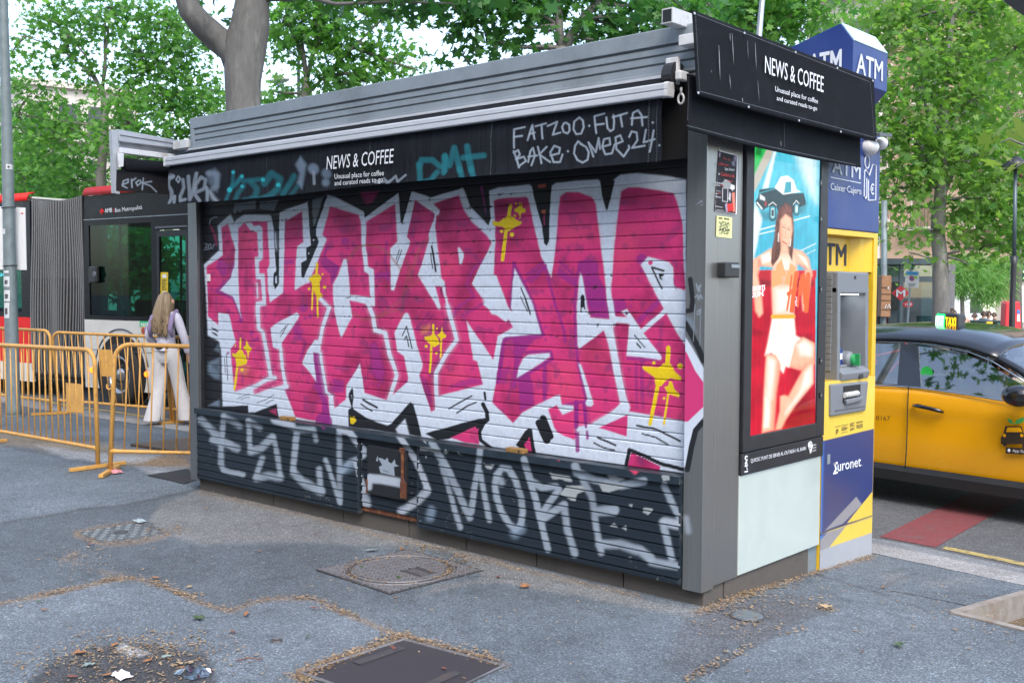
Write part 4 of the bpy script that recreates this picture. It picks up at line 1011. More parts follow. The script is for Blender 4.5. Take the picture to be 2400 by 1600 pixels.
o = grid_mesh("side_valance", P, buf, m_valp, kiosk, True); o.modifiers.new("thickness", 'SOLIDIFY').thickness = .003
MB().box((-5.2, -.02, 2.86), (-4.98, .06, 2.93)).build("awning_hinge", m_white_metal, kiosk, bevel=.005)

# --- end face: lit advert, information strip, green panel
fr = MB(); fx = .018
fr.box((-.1, .384, .796), (fx, .468, 2.62)); fr.box((-.1, 1.282, .796), (fx, 1.384, 2.62)); fr.box((-.1, .468, .796), (fx, 1.282, .882)); fr.box((-.1, .468, 2.55), (fx, 1.282, 2.62))
frame = fr.build("advert_frame", m_frame, kiosk, bevel=.004)
for v in (429, 514, 678, 845, 926):
    p = SP(1922, v, fx); MB().box((fx, p.y-.012, p.z-.018), (fx+.008, p.y+.014, p.z+.018)).build("latch", m_blackpl, frame, bevel=.002)
    MB().lathe([(.006, 0), (.006, .002)], (fx+.008, p.y, p.z), (1, 0, 0), 8).build("latch_key", m_alu, frame)
MB().box((-.1, .378, .669), (fx-.004, 1.384, .79)).build("information_strip", m_frame, kiosk, bevel=.003)
stext("QUIOSC PUNT DE SERVEI AL CIUTADÀ I AL BARRI", (1759.5, 1084), (1889, 1053.5), (1759.5, 1075), fx, kiosk)
for i, s in enumerate(("urban", "service", "point")): stext(s, (1904, 1045+i*6.5), (1913, 1042.5+i*6.5), (1904, 1040.5+i*6.5), fx, kiosk)
p = SP(1899, 1046, fx); mb = MB(); mb.tube([(fx, p.y+.022*math.cos(t), p.z+.006+.022*math.sin(t)) for t in np.linspace(-.9, 4.04, 13)]+[(fx, p.y, p.z-.04), (fx, p.y+.022*math.cos(-.9), p.z+.006+.022*math.sin(-.9))], .005, 5); mb.tube([(fx, p.y+.009*math.cos(t), p.z+.006+.009*math.sin(t)) for t in np.linspace(0, 6.28, 9)], .004, 5); mb.build("emblem", m_letter, kiosk)
p = SP(1749, 1088, fx); mb = MB(); mb.tube([(fx, p.y+.012*math.cos(t), p.z+.035+.012*math.sin(t)) for t in np.linspace(.6, 5.6, 10)], .004, 5); mb.tube([(fx, p.y, p.z+.02), (fx, p.y-.012, p.z-.01), (fx, p.y+.012, p.z-.01), (fx, p.y, p.z+.02)], .004, 5); mb.tube([(fx, p.y-.012, p.z+.01), (fx, p.y+.012, p.z-.03)], .004, 5); mb.tube([(fx, p.y-.014, p.z-.04), (fx, p.y+.014, p.z-.04)], .005, 5); mb.build("emblem", m_letter, kiosk)
MB().box((-.06, .376, .106), (.004, 1.372, .666)).build("green_panel", m_pane, kiosk, bevel=.004)
MB().box((-.08, 1.268, -.13), (-.02, 1.385, .11)).build("base_post", mat("grey_blue_paint", (.16, .21, .24), .6, 0, .1, 6, stain=(.2, .1, .05), stain_amt=.6), kiosk)
# advert picture on the lit screen
for k_, c_ in dict(sky=(.03, .42, .62), road=(.10, .58, .75), pale=(.80, .93, .97), grn=(.03, .52, .10), tan=(.55, .50, .42), wh2=(.95, .97, 1), car=(.02, .05, .07), win=(.05, .38, .48), red=(.78, .008, .04), drd=(.28, .0, .02), skin=(1., .56, .38), sk2=(.85, .25, .17), hair=(.13, .035, .03), hair2=(.30, .10, .08), lip=(.65, .04, .06), org=(1., .45, .05), hm=(.95, .15, .04), top=(.95, .42, .18), shb=(.95, .80, .74), cream=(1., .96, .88)).items(): PCOL[k_] = c_
ADV = """
f road 4 | R 560,0 1400,0 1400,1600 560,1600
f sky 40 .8 | R 600,900 1340,900 1340,1600 560,1600
f pale 14 .9 | R 1060,100 1340,100 1340,760 1260,640
f grn 2 | R 590,60 790,60 780,150 590,520
f bk 3 .6 | R 650,130 720,120 700,220 640,210
f tan 3 | R 790,100 850,160 830,230 640,620 590,640 590,520
f pale 3 | R 850,160 880,180 790,590 720,600
f pale 4 | R 640,760 720,940 620,1420 590,1430 590,980
s wh2 12 1 | R 690,1070 1260,915
s wh2 10 1 | R 690,1120 900,1070
s wh2 12 1.4 .7 | R 1120,1330 1330,1230
s wh2 10 1.4 .6 | R 1120,1400 1330,1300
f bk 8 .5 | R 690,860 900,860 1240,760 1200,880 900,980 720,960
f car 1 | R 640,745 670,700 685,610 860,588 950,655 1195,650 1218,740 1215,785 1150,812 1090,870 1060,880 900,872 880,810 800,800 720,850 650,790
f wh2 1 | R 860,590 930,462 1010,448 1080,500 1115,610 1165,635 1110,645 960,668
f win 1 | R 985,522 1050,520 1052,640 968,652
f pale .8 | R 885,588 930,500 965,520 940,640
s win 12 1 | R 690,650 860,600
f wh2 1.5 .8 | R 690,660 750,700 750,740 690,720
f lip 1 | R 745,755 770,745 765,795 748,800
s wh2 16 1 | R 660,760 715,830
s wh2 8 .8 | R 790,790 840,755 880,790
s wh2 8 .8 | R 1075,780 1110,735 1140,770
s car 78 1 | R 838,820 838,930
s win 60 1 | R 838,830 838,920
s wh2 34 1 .8 | R 838,840 838,915
s car 26 1 | R 838,850 838,905
s car 62 1 | R 1112,790 1112,875
s win 46 1 | R 1112,795 1112,870
s wh2 26 1 .8 | R 1112,805 1112,860
f red 2 | R 560,1540 830,1530 1110,1540 1340,1535 1340,1620 560,1620
f red 1 | S 190,-20 720,-20 720,1200 180,1310
f drd 6 .6 | S 190,430 330,480 190,510
f drd 8 .6 | S 560,500 700,480 700,560
f drd 10 .6 | S 560,1000 690,900 690,1200 460,1230
f drd 4 .7 | S 200,40 370,60 370,110 200,90
f drd 4 .7 | S 540,40 710,60 710,100 540,110
f skin 2 | R 610,1420 820,1285 880,1400 860,1500 690,1480 670,1568 600,1600
f sk2 4 .7 | R 660,1420 700,1380 720,1480 680,1500
f skin 2 | S 200,-20 250,-20 290,200 298,320 270,350 242,300 232,190
f skin 2 | R 1080,1290 1180,1320 1250,1400 1290,1600 1250,1600 1220,1500 1110,1450
f sk2 4 .7 | R 1110,1440 1220,1500 1240,1560 1190,1520
f skin 2 | S 640,-20 690,-20 665,180 650,290 620,300 612,200 625,100
f skin 2 | R 900,1260 1060,1270 1120,1420 1110,1600 840,1600 850,1400
f cream 20 .9 | R 920,1400 1040,1400 1070,1570 900,1570
f cream 5 .6 | R 700,1370 800,1330 830,1420 720,1460
f cream 4 .6 | R 1130,1350 1210,1390 1250,1500 1180,1430
f cream 5 .45 | R 950,1000 990,960 1010,1100 960,1200
f skin 2 | S 372,-20 540,-20 548,120 540,335 380,335 372,120
f cream 14 .8 | S 400,120 520,120 520,310 410,310
f hair 2 | R 985,758 1050,800 1078,960 1082,1110 1075,1260 1062,1430 1010,1320 945,1290 905,1400 835,1490 818,1440 828,1300 858,1150 870,1000 910,830
f hair2 4 .7 | R 985,780 1040,830 1050,880 1000,870 950,940 940,880
s hair2 14 2 .7 | R 880,1050 860,1250 850,1400
f skin 2 | R 930,960 985,895 1050,940 1062,1080 1040,1220 985,1290 945,1270 918,1150
f sk2 4 .6 | R 925,1000 950,1100 935,1200 918,1150
f skin 2 | R 940,1240 1010,1260 1020,1330 930,1330
s hair 8 1.2 | R 945,1035 985,1050
s hair 8 1.2 | R 1005,1060 1040,1075
s hair 5 1 .7 | R 940,1005 985,1018
s hair 5 1 .7 | R 1005,1035 1040,1048
s sk2 7 1.2 .8 | R 990,1080 980,1160 1000,1165
s lip 13 1.2 | R 950,1205 1000,1235
s wh2 8 .8 | R 905,1110 900,1200 910,1205
s wh2 8 .8 | R 1045,1180 1040,1260 1020,1240
f top 1.5 | R 880,1480 940,1400 990,1600 860,1600
f top 1.5 | R 1010,1600 1040,1450 1100,1500 1105,1600
f top 1.5 | S 372,-20 440,-20 460,80 420,95 372,118
f top 1.5 | S 470,85 500,-20 548,-20 548,112
f cream 2.5 | S 380,335 545,330 560,500 600,520 560,700 510,750 480,740 462,795 440,765 430,700 370,632 318,655 340,560 370,400
s org 34 1 | S 380,347 543,345
s shb 8 1.5 .8 | S 480,380 470,700
s shb 6 1.5 .8 | S 428,380 428,460
f skin 2 | S 330,645 400,655 440,730 405,950 385,1250 296,1272 308,1000 318,800
f sk2 8 .5 | S 410,700 440,740 400,1000 385,1240 370,1240 390,950
f cream 9 .9 | S 345,680 400,700 370,1000 325,1000
f cream 6 .6 | S 320,1000 360,1000 350,1230 310,1230
f skin 2 | S 560,560 620,512 710,560 710,720 640,740 610,772 560,760 515,745
f sk2 8 .6 | S 540,740 620,740 700,690 700,730 610,775
f skin 2 | S 700,700 700,880 560,1050 480,1170 445,1240 402,1248 438,1100 440,985 470,975 505,985 640,740
f cream 8 .85 | S 640,790 690,740 690,870 550,1040 480,1120 590,950
f cream 8 .8 | S 570,570 640,540 700,590 690,660 600,660
s hm 14 .8 | S 530,20 515,160 492,295
s hm 34 .9 | S 568,0 548,150 530,300
f hm .9 | S 487,160 540,120 578,118 570,140 500,188
s hm 12 .8 | S 595,60 580,270
s hm 34 .9 | S 622,20 632,100 640,240
s hm 20 .9 | S 612,20 600,170
s hm 36 .9 | S 662,10 655,150 645,300
s wh2 5 .7 .9 | S 560,190 572,195 558,235 572,258 562,260 572,215
"""
ny, nz = 230, 640; P = np.zeros((nz, ny, 3)); P[..., 0] = .006; P[..., 1] = np.linspace(.464, 1.286, ny)[None]; P[..., 2] = np.linspace(.878, 2.556, nz)[:, None]
px, py = pixels_of(P.reshape(-1, 3)); buf = np.tile(np.array(PCOL['road']), (px.size, 1)); paint(buf, px, py, ADV)
gy_, gz_ = P[..., 1].reshape(-1), P[..., 2].reshape(-1); hm_ = (buf[:, 0] < .35) & (buf[:, 0] > buf[:, 2]*1.6) & (buf[:, 2] < .12)
buf[hm_] *= (.35+2.2*fbm(gy_[hm_]*110+3*np.sin(gz_[hm_]*60), gz_[hm_]*16, 3, 71)**1.5)[:, None]
bl_ = buf[:, 2] > buf[:, 0]*1.3; buf[bl_] *= (.75+.5*fbm(gy_[bl_]*40, gz_[bl_]*22, 4, 73))[:, None]
sk_ = (buf[:, 0] > .8) & (buf[:, 2] > .2); buf[sk_] *= (np.array([1, .85, .8])+np.array([0, .3, .4])*fbm(gy_[sk_]*22, gz_[sk_]*12, 3, 75)[:, None])
redm = (buf[:, 0] > .3) & (buf[:, 1] < .06); rib = (np.sin(P[..., 1].reshape(-1)*2*math.pi/.0155) > .2)
buf[redm & rib] *= .62; buf[redm] *= (.55+.9*fbm(gy_[redm]*7, gz_[redm]*9, 3, 79))[:, None]
adv = grid_mesh("advert_screen", P, buf, m_screen, frame)
stext("SHORTS", (1763, 683), (1793, 679), (1763, 671), .012, adv, emit_mat("lit_lettering", (1, .95, .95), .35))
stext("29,99 €", (1763, 697), (1790, 693), (1763, 685), .012, adv, bpy.data.materials["lit_lettering"])
MB().box((.0085, .4675, .883), (.0105, 1.2825, 2.549)).build("screen_glass", glass_mat("screen_glass", (.97, .98, .98), .008, .02, .15), frame)
# --- things fixed by hand on the steel end panel
tl, tr, br_, bl = [SP(u, v, .0) for u, v in ((1684, 353), (1728.5, 364), (1725, 503.5), (1674, 495))]
poster = thing("poster", "curling black poster with red and white handwriting taped on the kiosk corner", "poster", (tl+br_)/2)
nu, nv = 70, 170; P = np.zeros((nv, nu, 3))
for i in range(nv):
    t = i/(nv-1)
    for j in range(nu):
        s = j/(nu-1); p = (tl*(1-s)+tr*s)*(1-t)+(bl*(1-s)+br_*s)*t; P[i, j] = (.004+.006*math.sin(s*3.1)*math.sin(t*9)+.012*max(0, s-.8)*abs(math.sin(t*4)), p.y, p.z)
px, py = pixels_of(P.reshape(-1, 3)); buf = np.tile(np.array([.018, .016, .02]), (px.size, 1))
PCOL.update(pw=(.75, .73, .76), pr=(.55, .03, .03), lv=(.42, .36, .5))
PST = """
s pw 12 .6 | R 215,162 432,218 418,896 168,858 215,162
f lv 2 .8 | R 200,180 240,190 230,240 200,235
f lv 3 .7 | R 400,210 430,225 420,290 390,260
f lv 3 .6 | R 370,290 400,280 400,340 375,330
f pw 1.5 .9 | R 320,560 360,548 400,565 400,600 380,615 372,625 365,608 325,590
s pw 5 .5 .9 | R 262,590 322,600 318,750 260,742 262,590
f lv 1.5 .8 | R 290,780 310,760 330,860 300,870
f pw 2 .7 | R 340,640 355,660 350,740 330,720
f sk2 2 .8 | R 370,650 400,640 405,860 380,870
f pr 1 | R 312,775 380,768 385,850 318,865
s pw 4 .5 .6 | R 180,620 235,632
s pw 5 .5 .8 | R 180,800 260,815
s pw 4 .5 .8 | R 195,840 275,850
"""
paint(buf, px, py, PST); o = grid_mesh("poster_sheet", P, buf, m_poster, poster, True); o.modifiers.new("thickness", 'SOLIDIFY').thickness = .0008
m_redl = mat("red_lettering", (.5, .035, .03), .6)
def ptext(s, a, b, cap_, mm, x=.014, par=None): 
    A = pts_of("R %g,%g" % a)[0]; B = pts_of("R %g,%g" % b)[0]; Cc = pts_of("R %g,%g" % (a[0], a[1]-cap_))[0]; stext(s, A, B, Cc, x, par or o, mm)
ptext("Sant Antoni", (288, 388), (398, 398), 34, m_letter); ptext("Calàbria 66", (245, 450), (398, 475), 42, m_redl); ptext("a", (216, 437), (232, 440), 26, m_letter)
ptext("Tast", (282, 510), (312, 515), 22, m_letter); ptext("Vermut", (315, 515), (378, 525), 24, m_redl); ptext("Fira de", (270, 262), (350, 282), 28, m_redl); ptext("Llibres", (215, 325), (330, 345), 34, m_redl)
ptext("Obertura de", (180, 540), (262, 548), 22, m_letter); ptext("portes", (180, 565), (232, 570), 20, m_letter); ptext("17.00", (234, 570), (280, 575), 20, m_redl); ptext("per", (180, 660), (210, 664), 16, m_letter); ptext("20 €", (213, 660), (248, 665), 18, m_redl); ptext("fins", (180, 700), (240, 706), 20, m_letter)
tl, tr, br_, bl = [SP(u, v, .0) for u, v in ((1678.5, 505.5), (1714.5, 510), (1713.5, 559), (1677, 554.5))]
notice = thing("paper_notice", "small yellow paper notice with lines of print taped under the black poster", "notice", (tl+br_)/2)
nsh = MB().slab([p+Vector((.003, 0, 0)) for p in (tl, bl, br_, tr)], (.001, 0, 0)).build("notice_sheet", mat("yellow_paper", (.66, .68, .30), .7, 0, .04), notice)
m_ink = mat("black_ink", (.03, .03, .03), .7)
mb = MB()
for i in range(11):
    t = .2+i*.062 if i else .1; w0, w1 = (.12, .9) if i == 0 else (.5-.28-.08*((i*7) % 3)/2, .5+.28+.09*((i*5) % 4)/3)
    a_ = tl.lerp(bl, t); b_ = tr.lerp(br_, t); p = a_.lerp(b_, w0); q = a_.lerp(b_, w1); hh = .005 if i in (0, 7) else .0025; n_ = 9
    for k in range(n_):
        if (k*3+i) % 5 == 4: continue
        s_ = p.lerp(q, k/n_); e_ = p.lerp(q, (k+.75)/n_); mb.slab([s_+Vector((.0042, 0, -hh)), e_+Vector((.0042, 0, -hh)), e_+Vector((.0042, 0, hh)), s_+Vector((.0042, 0, hh))], (.0004, 0, 0))
mb.build("print_lines", m_ink, notice)
p = SP(1681, 614, 0); q = SP(1715, 651, 0)
MB().box((0, p.y, q.z), (.05, q.y, p.z)).build("card_reader", m_blackpl, kiosk, bevel=.008)
MB().box((.05, p.y+.06, p.z-.03), (.054, q.y-.01, p.z-.012)).build("reader_label", m_alu, kiosk)
# --- two brass lock bodies on the counter ledge
for (u, v), lab in (((674, 975), "tan lock block lying on the kiosk ledge under the left half of the graffiti"), ((1211, 1052), "tan lock block lying on the kiosk ledge under the right half of the graffiti")):
    p = FP(u, v, -.005); blk = thing("lock_block", lab, "lock", (p.x, -.005, .70), group="lock blocks on the kiosk ledge")
    MB().box((p.x-.07, -.03, .7005), (p.x+.07, .02, .73)).build("block_body", mat("brass_block", (.28, .16, .05), .6, .2, .3, 60), blk, bevel=.004)
    MB().lathe([(.007, 0), (.007, .004)], (p.x+.04, -.029, .716), (0, -1, 0), 10).build("keyhole", m_dark, blk)
# ------------------------------------------------------------------ ground: pavement, kerb, gutter, road
RZ = -.145
KERB = [(-400, 40.0), (-60, 6.0), (-30, 2.6), (-13, 2.2), (-9, 2.42), (-3, 2.36), (0, 2.24), (1.03, 2.05), (3, 1.8), (40, -2.5), (400, -40)]
def kerb_y(x): return np.interp(x, [k[0] for k in KERB], [k[1] for k in KERB])
def stones(name, base, rough, speck, bump, bs, patch_attr=True):
    m, nt, b = new_mat(name); N = nt.nodes; L = nt.links
    tc = N.new("ShaderNodeTexCoord"); a = N.new("ShaderNodeAttribute"); a.attribute_name = "paint"
    n1 = N.new("ShaderNodeTexNoise"); n1.inputs["Scale"].default_value = 75; n1.inputs["Detail"].default_value = 5; n1.inputs["Roughness"].default_value = .8; L.new(tc.outputs["Object"], n1.inputs["Vector"])
    r1 = N.new("ShaderNodeMapRange"); r1.inputs[1].default_value = .36; r1.inputs[2].default_value = .64; r1.inputs[3].default_value = 1-speck; r1.inputs[4].default_value = 1+speck; L.new(n1.outputs["Fac"], r1.inputs[0])
    v = N.new("ShaderNodeTexVoronoi"); v.inputs["Scale"].default_value = 95; L.new(tc.outputs["Object"], v.inputs["Vector"])
    rv = N.new("ShaderNodeMapRange"); rv.inputs[1].default_value = .0; rv.inputs[2].default_value = .55; rv.inputs[3].default_value = 1.25; rv.inputs[4].default_value = .72; L.new(v.outputs["Distance"], rv.inputs[0])
    n2 = N.new("ShaderNodeTexNoise"); n2.inputs["Scale"].default_value = 1.1; n2.inputs["Detail"].default_value = 7; n2.inputs["Roughness"].default_value = .68; L.new(tc.outputs["Object"], n2.inputs["Vector"])
    r2 = N.new("ShaderNodeMapRange"); r2.inputs[1].default_value = .3; r2.inputs[2].default_value = .7; r2.inputs[3].default_value = .78; r2.inputs[4].default_value = 1.2; L.new(n2.outputs["Fac"], r2.inputs[0])
    m1 = N.new("ShaderNodeMath"); m1.operation = 'MULTIPLY'; L.new(r1.outputs[0], m1.inputs[0]); L.new(r2.outputs[0], m1.inputs[1])
    m2 = N.new("ShaderNodeMath"); m2.operation = 'MULTIPLY'; L.new(m1.outputs[0], m2.inputs[0]); L.new(rv.outputs[0], m2.inputs[1])
    mx = N.new("ShaderNodeMix"); mx.data_type = 'RGBA'; mx.blend_type = 'MULTIPLY'; mx.inputs[0].default_value = 1; mx.clamp_result = False
    if patch_attr: L.new(a.outputs["Color"], mx.inputs[6])
    else: mx.inputs[6].default_value = tuple(base)+(1,)
    L.new(m2.outputs[0], mx.inputs[7]); L.new(mx.outputs[2], b.inputs["Base Color"])
    b.inputs["Roughness"].default_value = rough; b.inputs["Specular IOR Level"].default_value = .35
    n5 = N.new('ShaderNodeTexNoise'); n5.inputs['Scale'].default_value = 14; n5.inputs['Detail'].default_value = 6; n5.inputs['Roughness'].default_value = .75; L.new(tc.outputs['Object'], n5.inputs['Vector'])
    r5 = N.new('ShaderNodeMapRange'); r5.inputs[1].default_value = .3; r5.inputs[2].default_value = .7; r5.inputs[3].default_value = .8; r5.inputs[4].default_value = 1.2; L.new(n5.outputs['Fac'], r5.inputs[0])
    v6 = N.new('ShaderNodeTexVoronoi'); v6.inputs['Scale'].default_value = 120; L.new(tc.outputs['Object'], v6.inputs['Vector']); g6 = N.new('ShaderNodeSeparateColor'); L.new(v6.outputs['Color'], g6.inputs[0])
    r6 = N.new('ShaderNodeMapRange'); r6.inputs[1].default_value = .80; r6.inputs[2].default_value = .95; r6.inputs[3].default_value = 1; r6.inputs[4].default_value = 1.7; L.new(g6.outputs[0], r6.inputs[0])
    m5 = N.new('ShaderNodeMath'); m5.operation = 'MULTIPLY'; L.new(r5.outputs[0], m5.inputs[0]); L.new(r6.outputs[0], m5.inputs[1]); m6 = N.new('ShaderNodeMath'); m6.operation = 'MULTIPLY'; L.new(m2.outputs[0], m6.inputs[0]); L.new(m5.outputs[0], m6.inputs[1]); L.new(m6.outputs[0], mx.inputs[7])
    bp = N.new("ShaderNodeBump"); bp.inputs["Strength"].default_value = bump; bp.inputs["Distance"].default_value = .008
    ad = N.new("ShaderNodeMath"); ad.operation = 'SUBTRACT'; L.new(n1.outputs["Fac"], ad.inputs[0]); L.new(v.outputs["Distance"], ad.inputs[1])
    L.new(ad.outputs[0], bp.inputs["Height"]); L.new(bp.outputs[0], b.inputs["Normal"])
    return m
m_pave = stones("pavement_asphalt", (.12, .12, .12), .8, .5, .7, 0)
m_road = stones("road_asphalt", (.115, .12, .128), .75, .4, .5, 0, False)
m_kerb = stones("kerb_granite", (.30, .30, .30), .75, .22, .25, 0, False)
m_gutter = stones("gutter_stone", (.20, .215, .23), .75, .2, .25, 0, False)
def axis(fine0, fine1, step, lo, hi):
    f = np.arange(fine0, fine1+1e-9, step); L_ = [f[0]]; s = step
    while L_[-1] > lo: s *= 1.5; L_.append(L_[-1]-s)
    R_ = [f[-1]]; s = step
    while R_[-1] < hi: s *= 1.5; R_.append(R_[-1]+s)
    return np.array(L_[1:][::-1]+list(f)+R_[1:])
gx = axis(-9.6, 2.6, .021, -150, 150); nyf = 430
# pavement rows follow the kerb: t=1 at the kerb
ty = axis(-4.2, 0, .021, -120, -.0001) if False else None
ys_front = axis(-4.0, 1.2, .021, -120, 1.2)
tk = np.linspace(0, 1, 52)[1:]
GX, GY = [], []
rows = []
for y in ys_front: rows.append(np.full(len(gx), y))
for t in tk: rows.append(1.2+(np.maximum(kerb_y(gx), 1.25)-1.2)*t)
YY = np.array(rows); XX = np.tile(gx, (len(rows), 1))
ZZ = -0.058*np.maximum(0, YY-.3)
ZZ += (fbm(XX*1.2, YY*1.2, 3, 3)-.45)*.012*np.clip(1-np.hypot(XX+1, YY+1)/14, 0, 1)*(np.abs(YY) < 60)
px, py = None, None
P = np.stack([XX, YY, ZZ], -1)
flat = P.reshape(-1, 3)
Q = flat-np.array(CAM); dpt = Q@np.array(cV); ok = dpt > .3
px = np.full(len(flat), -9e5); py = np.full(len(flat), -9e5)
px[ok] = 1200+FPX*(Q[ok]@np.array(cR))/dpt[ok]; py[ok] = 800-FPX*(Q[ok]@np.array(cU))/dpt[ok]
PCOL.update(as1=(.124, .150, .174), as2=(.148, .177, .206), as3=(.102, .122, .141), conc=(.205, .21, .212), con2=(.19, .195, .205), dirt=(.15, .12, .09), sand=(.28, .215, .14), chalk=(.42, .42, .42), wet=(.055, .055, .06), seam=(.06, .06, .065), deb=(.30, .19, .10), drk=(.10, .10, .108))
buf = np.tile(np.array(PCOL['as1']), (len(flat), 1))
GR = """
f as2 4 | X -900,1010 140,1030 345,1058 520,1125 510,1150 420,1158 300,1180 110,1210 0,1222 -900,1330
f as3 6 .75 | X -900,1330 0,1222 300,1180 420,1158 470,1160 380,1200 350,1260 480,1280 720,1270 830,1280 900,1330 1000,1430 560,1440 500,1420 300,1355 0,1415 -900,1560
f as2 3 | X -900,1560 0,1416 160,1382 300,1356 340,1360 400,1388 500,1425 545,1433 620,1402 735,1402 780,1424 860,1460 935,1490 920,1500 705,1580 690,1640 -900,1900
f conc 7 .9 | X 475,1145 640,1180 800,1222 1100,1295 1300,1345 1500,1400 1640,1430 1640,1450 1500,1425 1300,1385 1160,1360 1120,1345 1060,1290 960,1278 830,1275 720,1272 600,1270 470,1275 380,1250 350,1220 370,1180
f conc 4 .8 | X 1020,1370 1140,1352 1240,1362 1330,1395 1200,1366 1110,1365 975,1396
f con2 14 .7 | X 480,1180 700,1220 800,1260 500,1270 400,1220
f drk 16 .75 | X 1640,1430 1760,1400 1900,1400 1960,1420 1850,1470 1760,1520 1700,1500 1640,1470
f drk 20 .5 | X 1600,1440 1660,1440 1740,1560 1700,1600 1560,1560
f as2 5 .8 | X 1620,1600 1770,1510 1860,1465 1960,1420 2160,1440 2240,1440 2400,1490 2700,1560 2700,1800 1560,1800
f conc 12 .55 | X 2060,1350 2110,1340 2125,1360 2080,1370
f conc 14 .45 | X 2150,1360 2280,1350 2300,1368 2170,1375
f sand 14 .8 | X -400,1000 60,1015 200,1035 330,1058 445,1092 445,1102 380,1090 250,1082 150,1060 0,1040 -400,1030
f chalk 6 .8 | X 90,1045 150,1052 330,1068 380,1064 330,1085 240,1085 160,1075
f chalk 5 .6 | X 310,1093 440,1091 440,1105 350,1110
f deb 8 .8 | X 300,1088 400,1062 446,1070 446,1090 360,1093
f wet 14 .85 | X 60,1600 110,1555 190,1525 280,1506 390,1516 480,1530 500,1560 520,1620 300,1680 60,1680
f wet 10 .9 | X 130,1600 220,1560 340,1545 420,1560 420,1640 130,1660
f chalk 5 .85 | X 270,1520 285,1508 305,1512 350,1530 320,1538 300,1535
s seam 5 3 .6 | X -600,1320 0,1222 110,1208 300,1180 420,1157 475,1140
s seam 4 3 .5 | X 1620,1600 1700,1553 1775,1508 1865,1463 1960,1420
s seam 4 3 .5 | X 1890,1336 2000,1372 2060,1388 2180,1435
s seam 5 4 .5 | X 2055,1390 2090,1362 2150,1340
s deb 10 5 0.39 | X -300,1470 0,1416 100,1395 160,1382 260,1360 310,1355 360,1366 420,1390 490,1418 545,1432 600,1408 650,1402 735,1403 790,1430 860,1460 930,1487
s deb 14 6 0.41 | X 705,1580 780,1553 860,1525 945,1490 960,1493 1060,1525 1180,1560
s deb 12 6 0.39 | X 180,1250 240,1275 300,1272 390,1255
s deb 12 6 0.33 | X 318,1226 240,1237 180,1248
s deb 14 7 0.39 | X 1640,1432 1760,1385 1890,1340 2040,1300
s deb 10 7 0.28 | X 470,1150 700,1205 1000,1280 1300,1350 1500,1395
s deb 12 6 0.28 | X 150,1310 180,1295 175,1320
s deb 12 6 0.28 | X 235,1340 260,1350 250,1360 285,1345
"""
near = ok & (px > -1500) & (px < 3600) & (py < 2200) & (py > 930)
CR = np.random.default_rng(3)
b2 = buf[near]; wx = flat[near, 0]; wy = flat[near, 1]
w1 = (fbm(wx*4, wy*4, 4, 3)-.47)*24; w2 = (fbm(wx*4+40, wy*4, 4, 5)-.47)*10
paint(b2, px[near]+w1, py[near]+w2, GR)
stn = fbm(wx*1.6, wy*1.6, 5, 15); b2 *= (.80+.42*stn)[:, None]
sp = fbm(wx*9, wy*9, 3, 25); b2 *= (1-.22*np.clip((sp-.58)*6, 0, 1))[:, None]
for _ in range(170):
    u_, v_ = CR.uniform(-50, 2450), 1180+420*CR.random()**.8; stroke(b2, px[near], py[near], [(u_, v_)], CR.uniform(4, 11), (.09, .09, .095) if CR.random() < .7 else (.27, .27, .27), 2, CR.uniform(.3, .7))
for _ in range(16):
    u_, v_ = CR.uniform(0, 2400), CR.uniform(1260, 1560); a_ = CR.uniform(-.5, .5); pts_ = [(u_, v_)]
    for k_ in range(7): a_ += CR.normal(0, .45); pts_.append((pts_[-1][0]+math.cos(a_)*CR.uniform(15, 45), pts_[-1][1]+math.sin(a_)*CR.uniform(6, 16)))
    stroke(b2, px[near], py[near], pts_, 1.6, (.055, .055, .06), 1.6, .65)
buf[near] = b2
# tree pit: the soil lies lower inside the steel edging
pitA, pitB, pitC = gp(2232, 1437), gp(2400, 1390), gp(2400, 1478)
e1 = (pitB-pitA); e1.z = 0; e1.normalize(); e2 = (pitC-pitA); e2.z = 0; e2.normalize()
s1 = (flat[:, 0]-pitA.x)*(-e2.y)+(flat[:, 1]-pitA.y)*e2.x  # distance from edge 2
s2 = (flat[:, 0]-pitA.x)*e1.y-(flat[:, 1]-pitA.y)*e1.x
inpit = (s1 > .004) & (s2 > .004) & (s1 < 1.1) & (s2 < 1.2)
flat[inpit, 2] -= .13
buf[inpit] = np.array([.16, .115, .07])*(.6+.8*fbm(flat[inpit, 0]*20, flat[inpit, 1]*20, 3, 1))[:, None]
P = flat.reshape(P.shape)
pav = grid_mesh("pavement", P, buf, m_pave, None, True); pav["kind"] = "structure"
# kerb, gutter and road
KX = np.concatenate([np.linspace(-400, -14, 30), np.arange(-13.5, 4, .25), np.linspace(5, 400, 30)])
def strip(name, o0, o1, z0, z1, m, drop=None):
    rows = [[(x, float(kerb_y(x))+o0, (z0(x, float(kerb_y(x))) if callable(z0) else z0)) for x in KX], [(x, float(kerb_y(x))+o1, (z1(x, float(kerb_y(x))) if callable(z1) else z1)) for x in KX]]
    if drop is not None: rows.append([(x, float(kerb_y(x))+o1+.004, drop) for x in KX])
    mb = MB(); mb.grid(rows); o = mb.build(name, m, None); o["kind"] = "structure"; return o
kz = lambda x, y: max(-.127, -.058*max(0, y-.3))+.003
strip("kerb", 0, .30, kz, lambda x, y: max(-.127, kz(x, y)-.006), m_kerb, RZ-.05)
strip("gutter", .304, .55, RZ+.012, RZ+.006, m_gutter, RZ-.03)
mb = MB(); mb.grid([[(x, float(kerb_y(x))+.3, RZ) for x in KX], [(x, float(kerb_y(x))+9, RZ) for x in KX], [(x, 600, RZ) for x in KX]]); o = mb.build("road", m_road, None); o["kind"] = "structure"
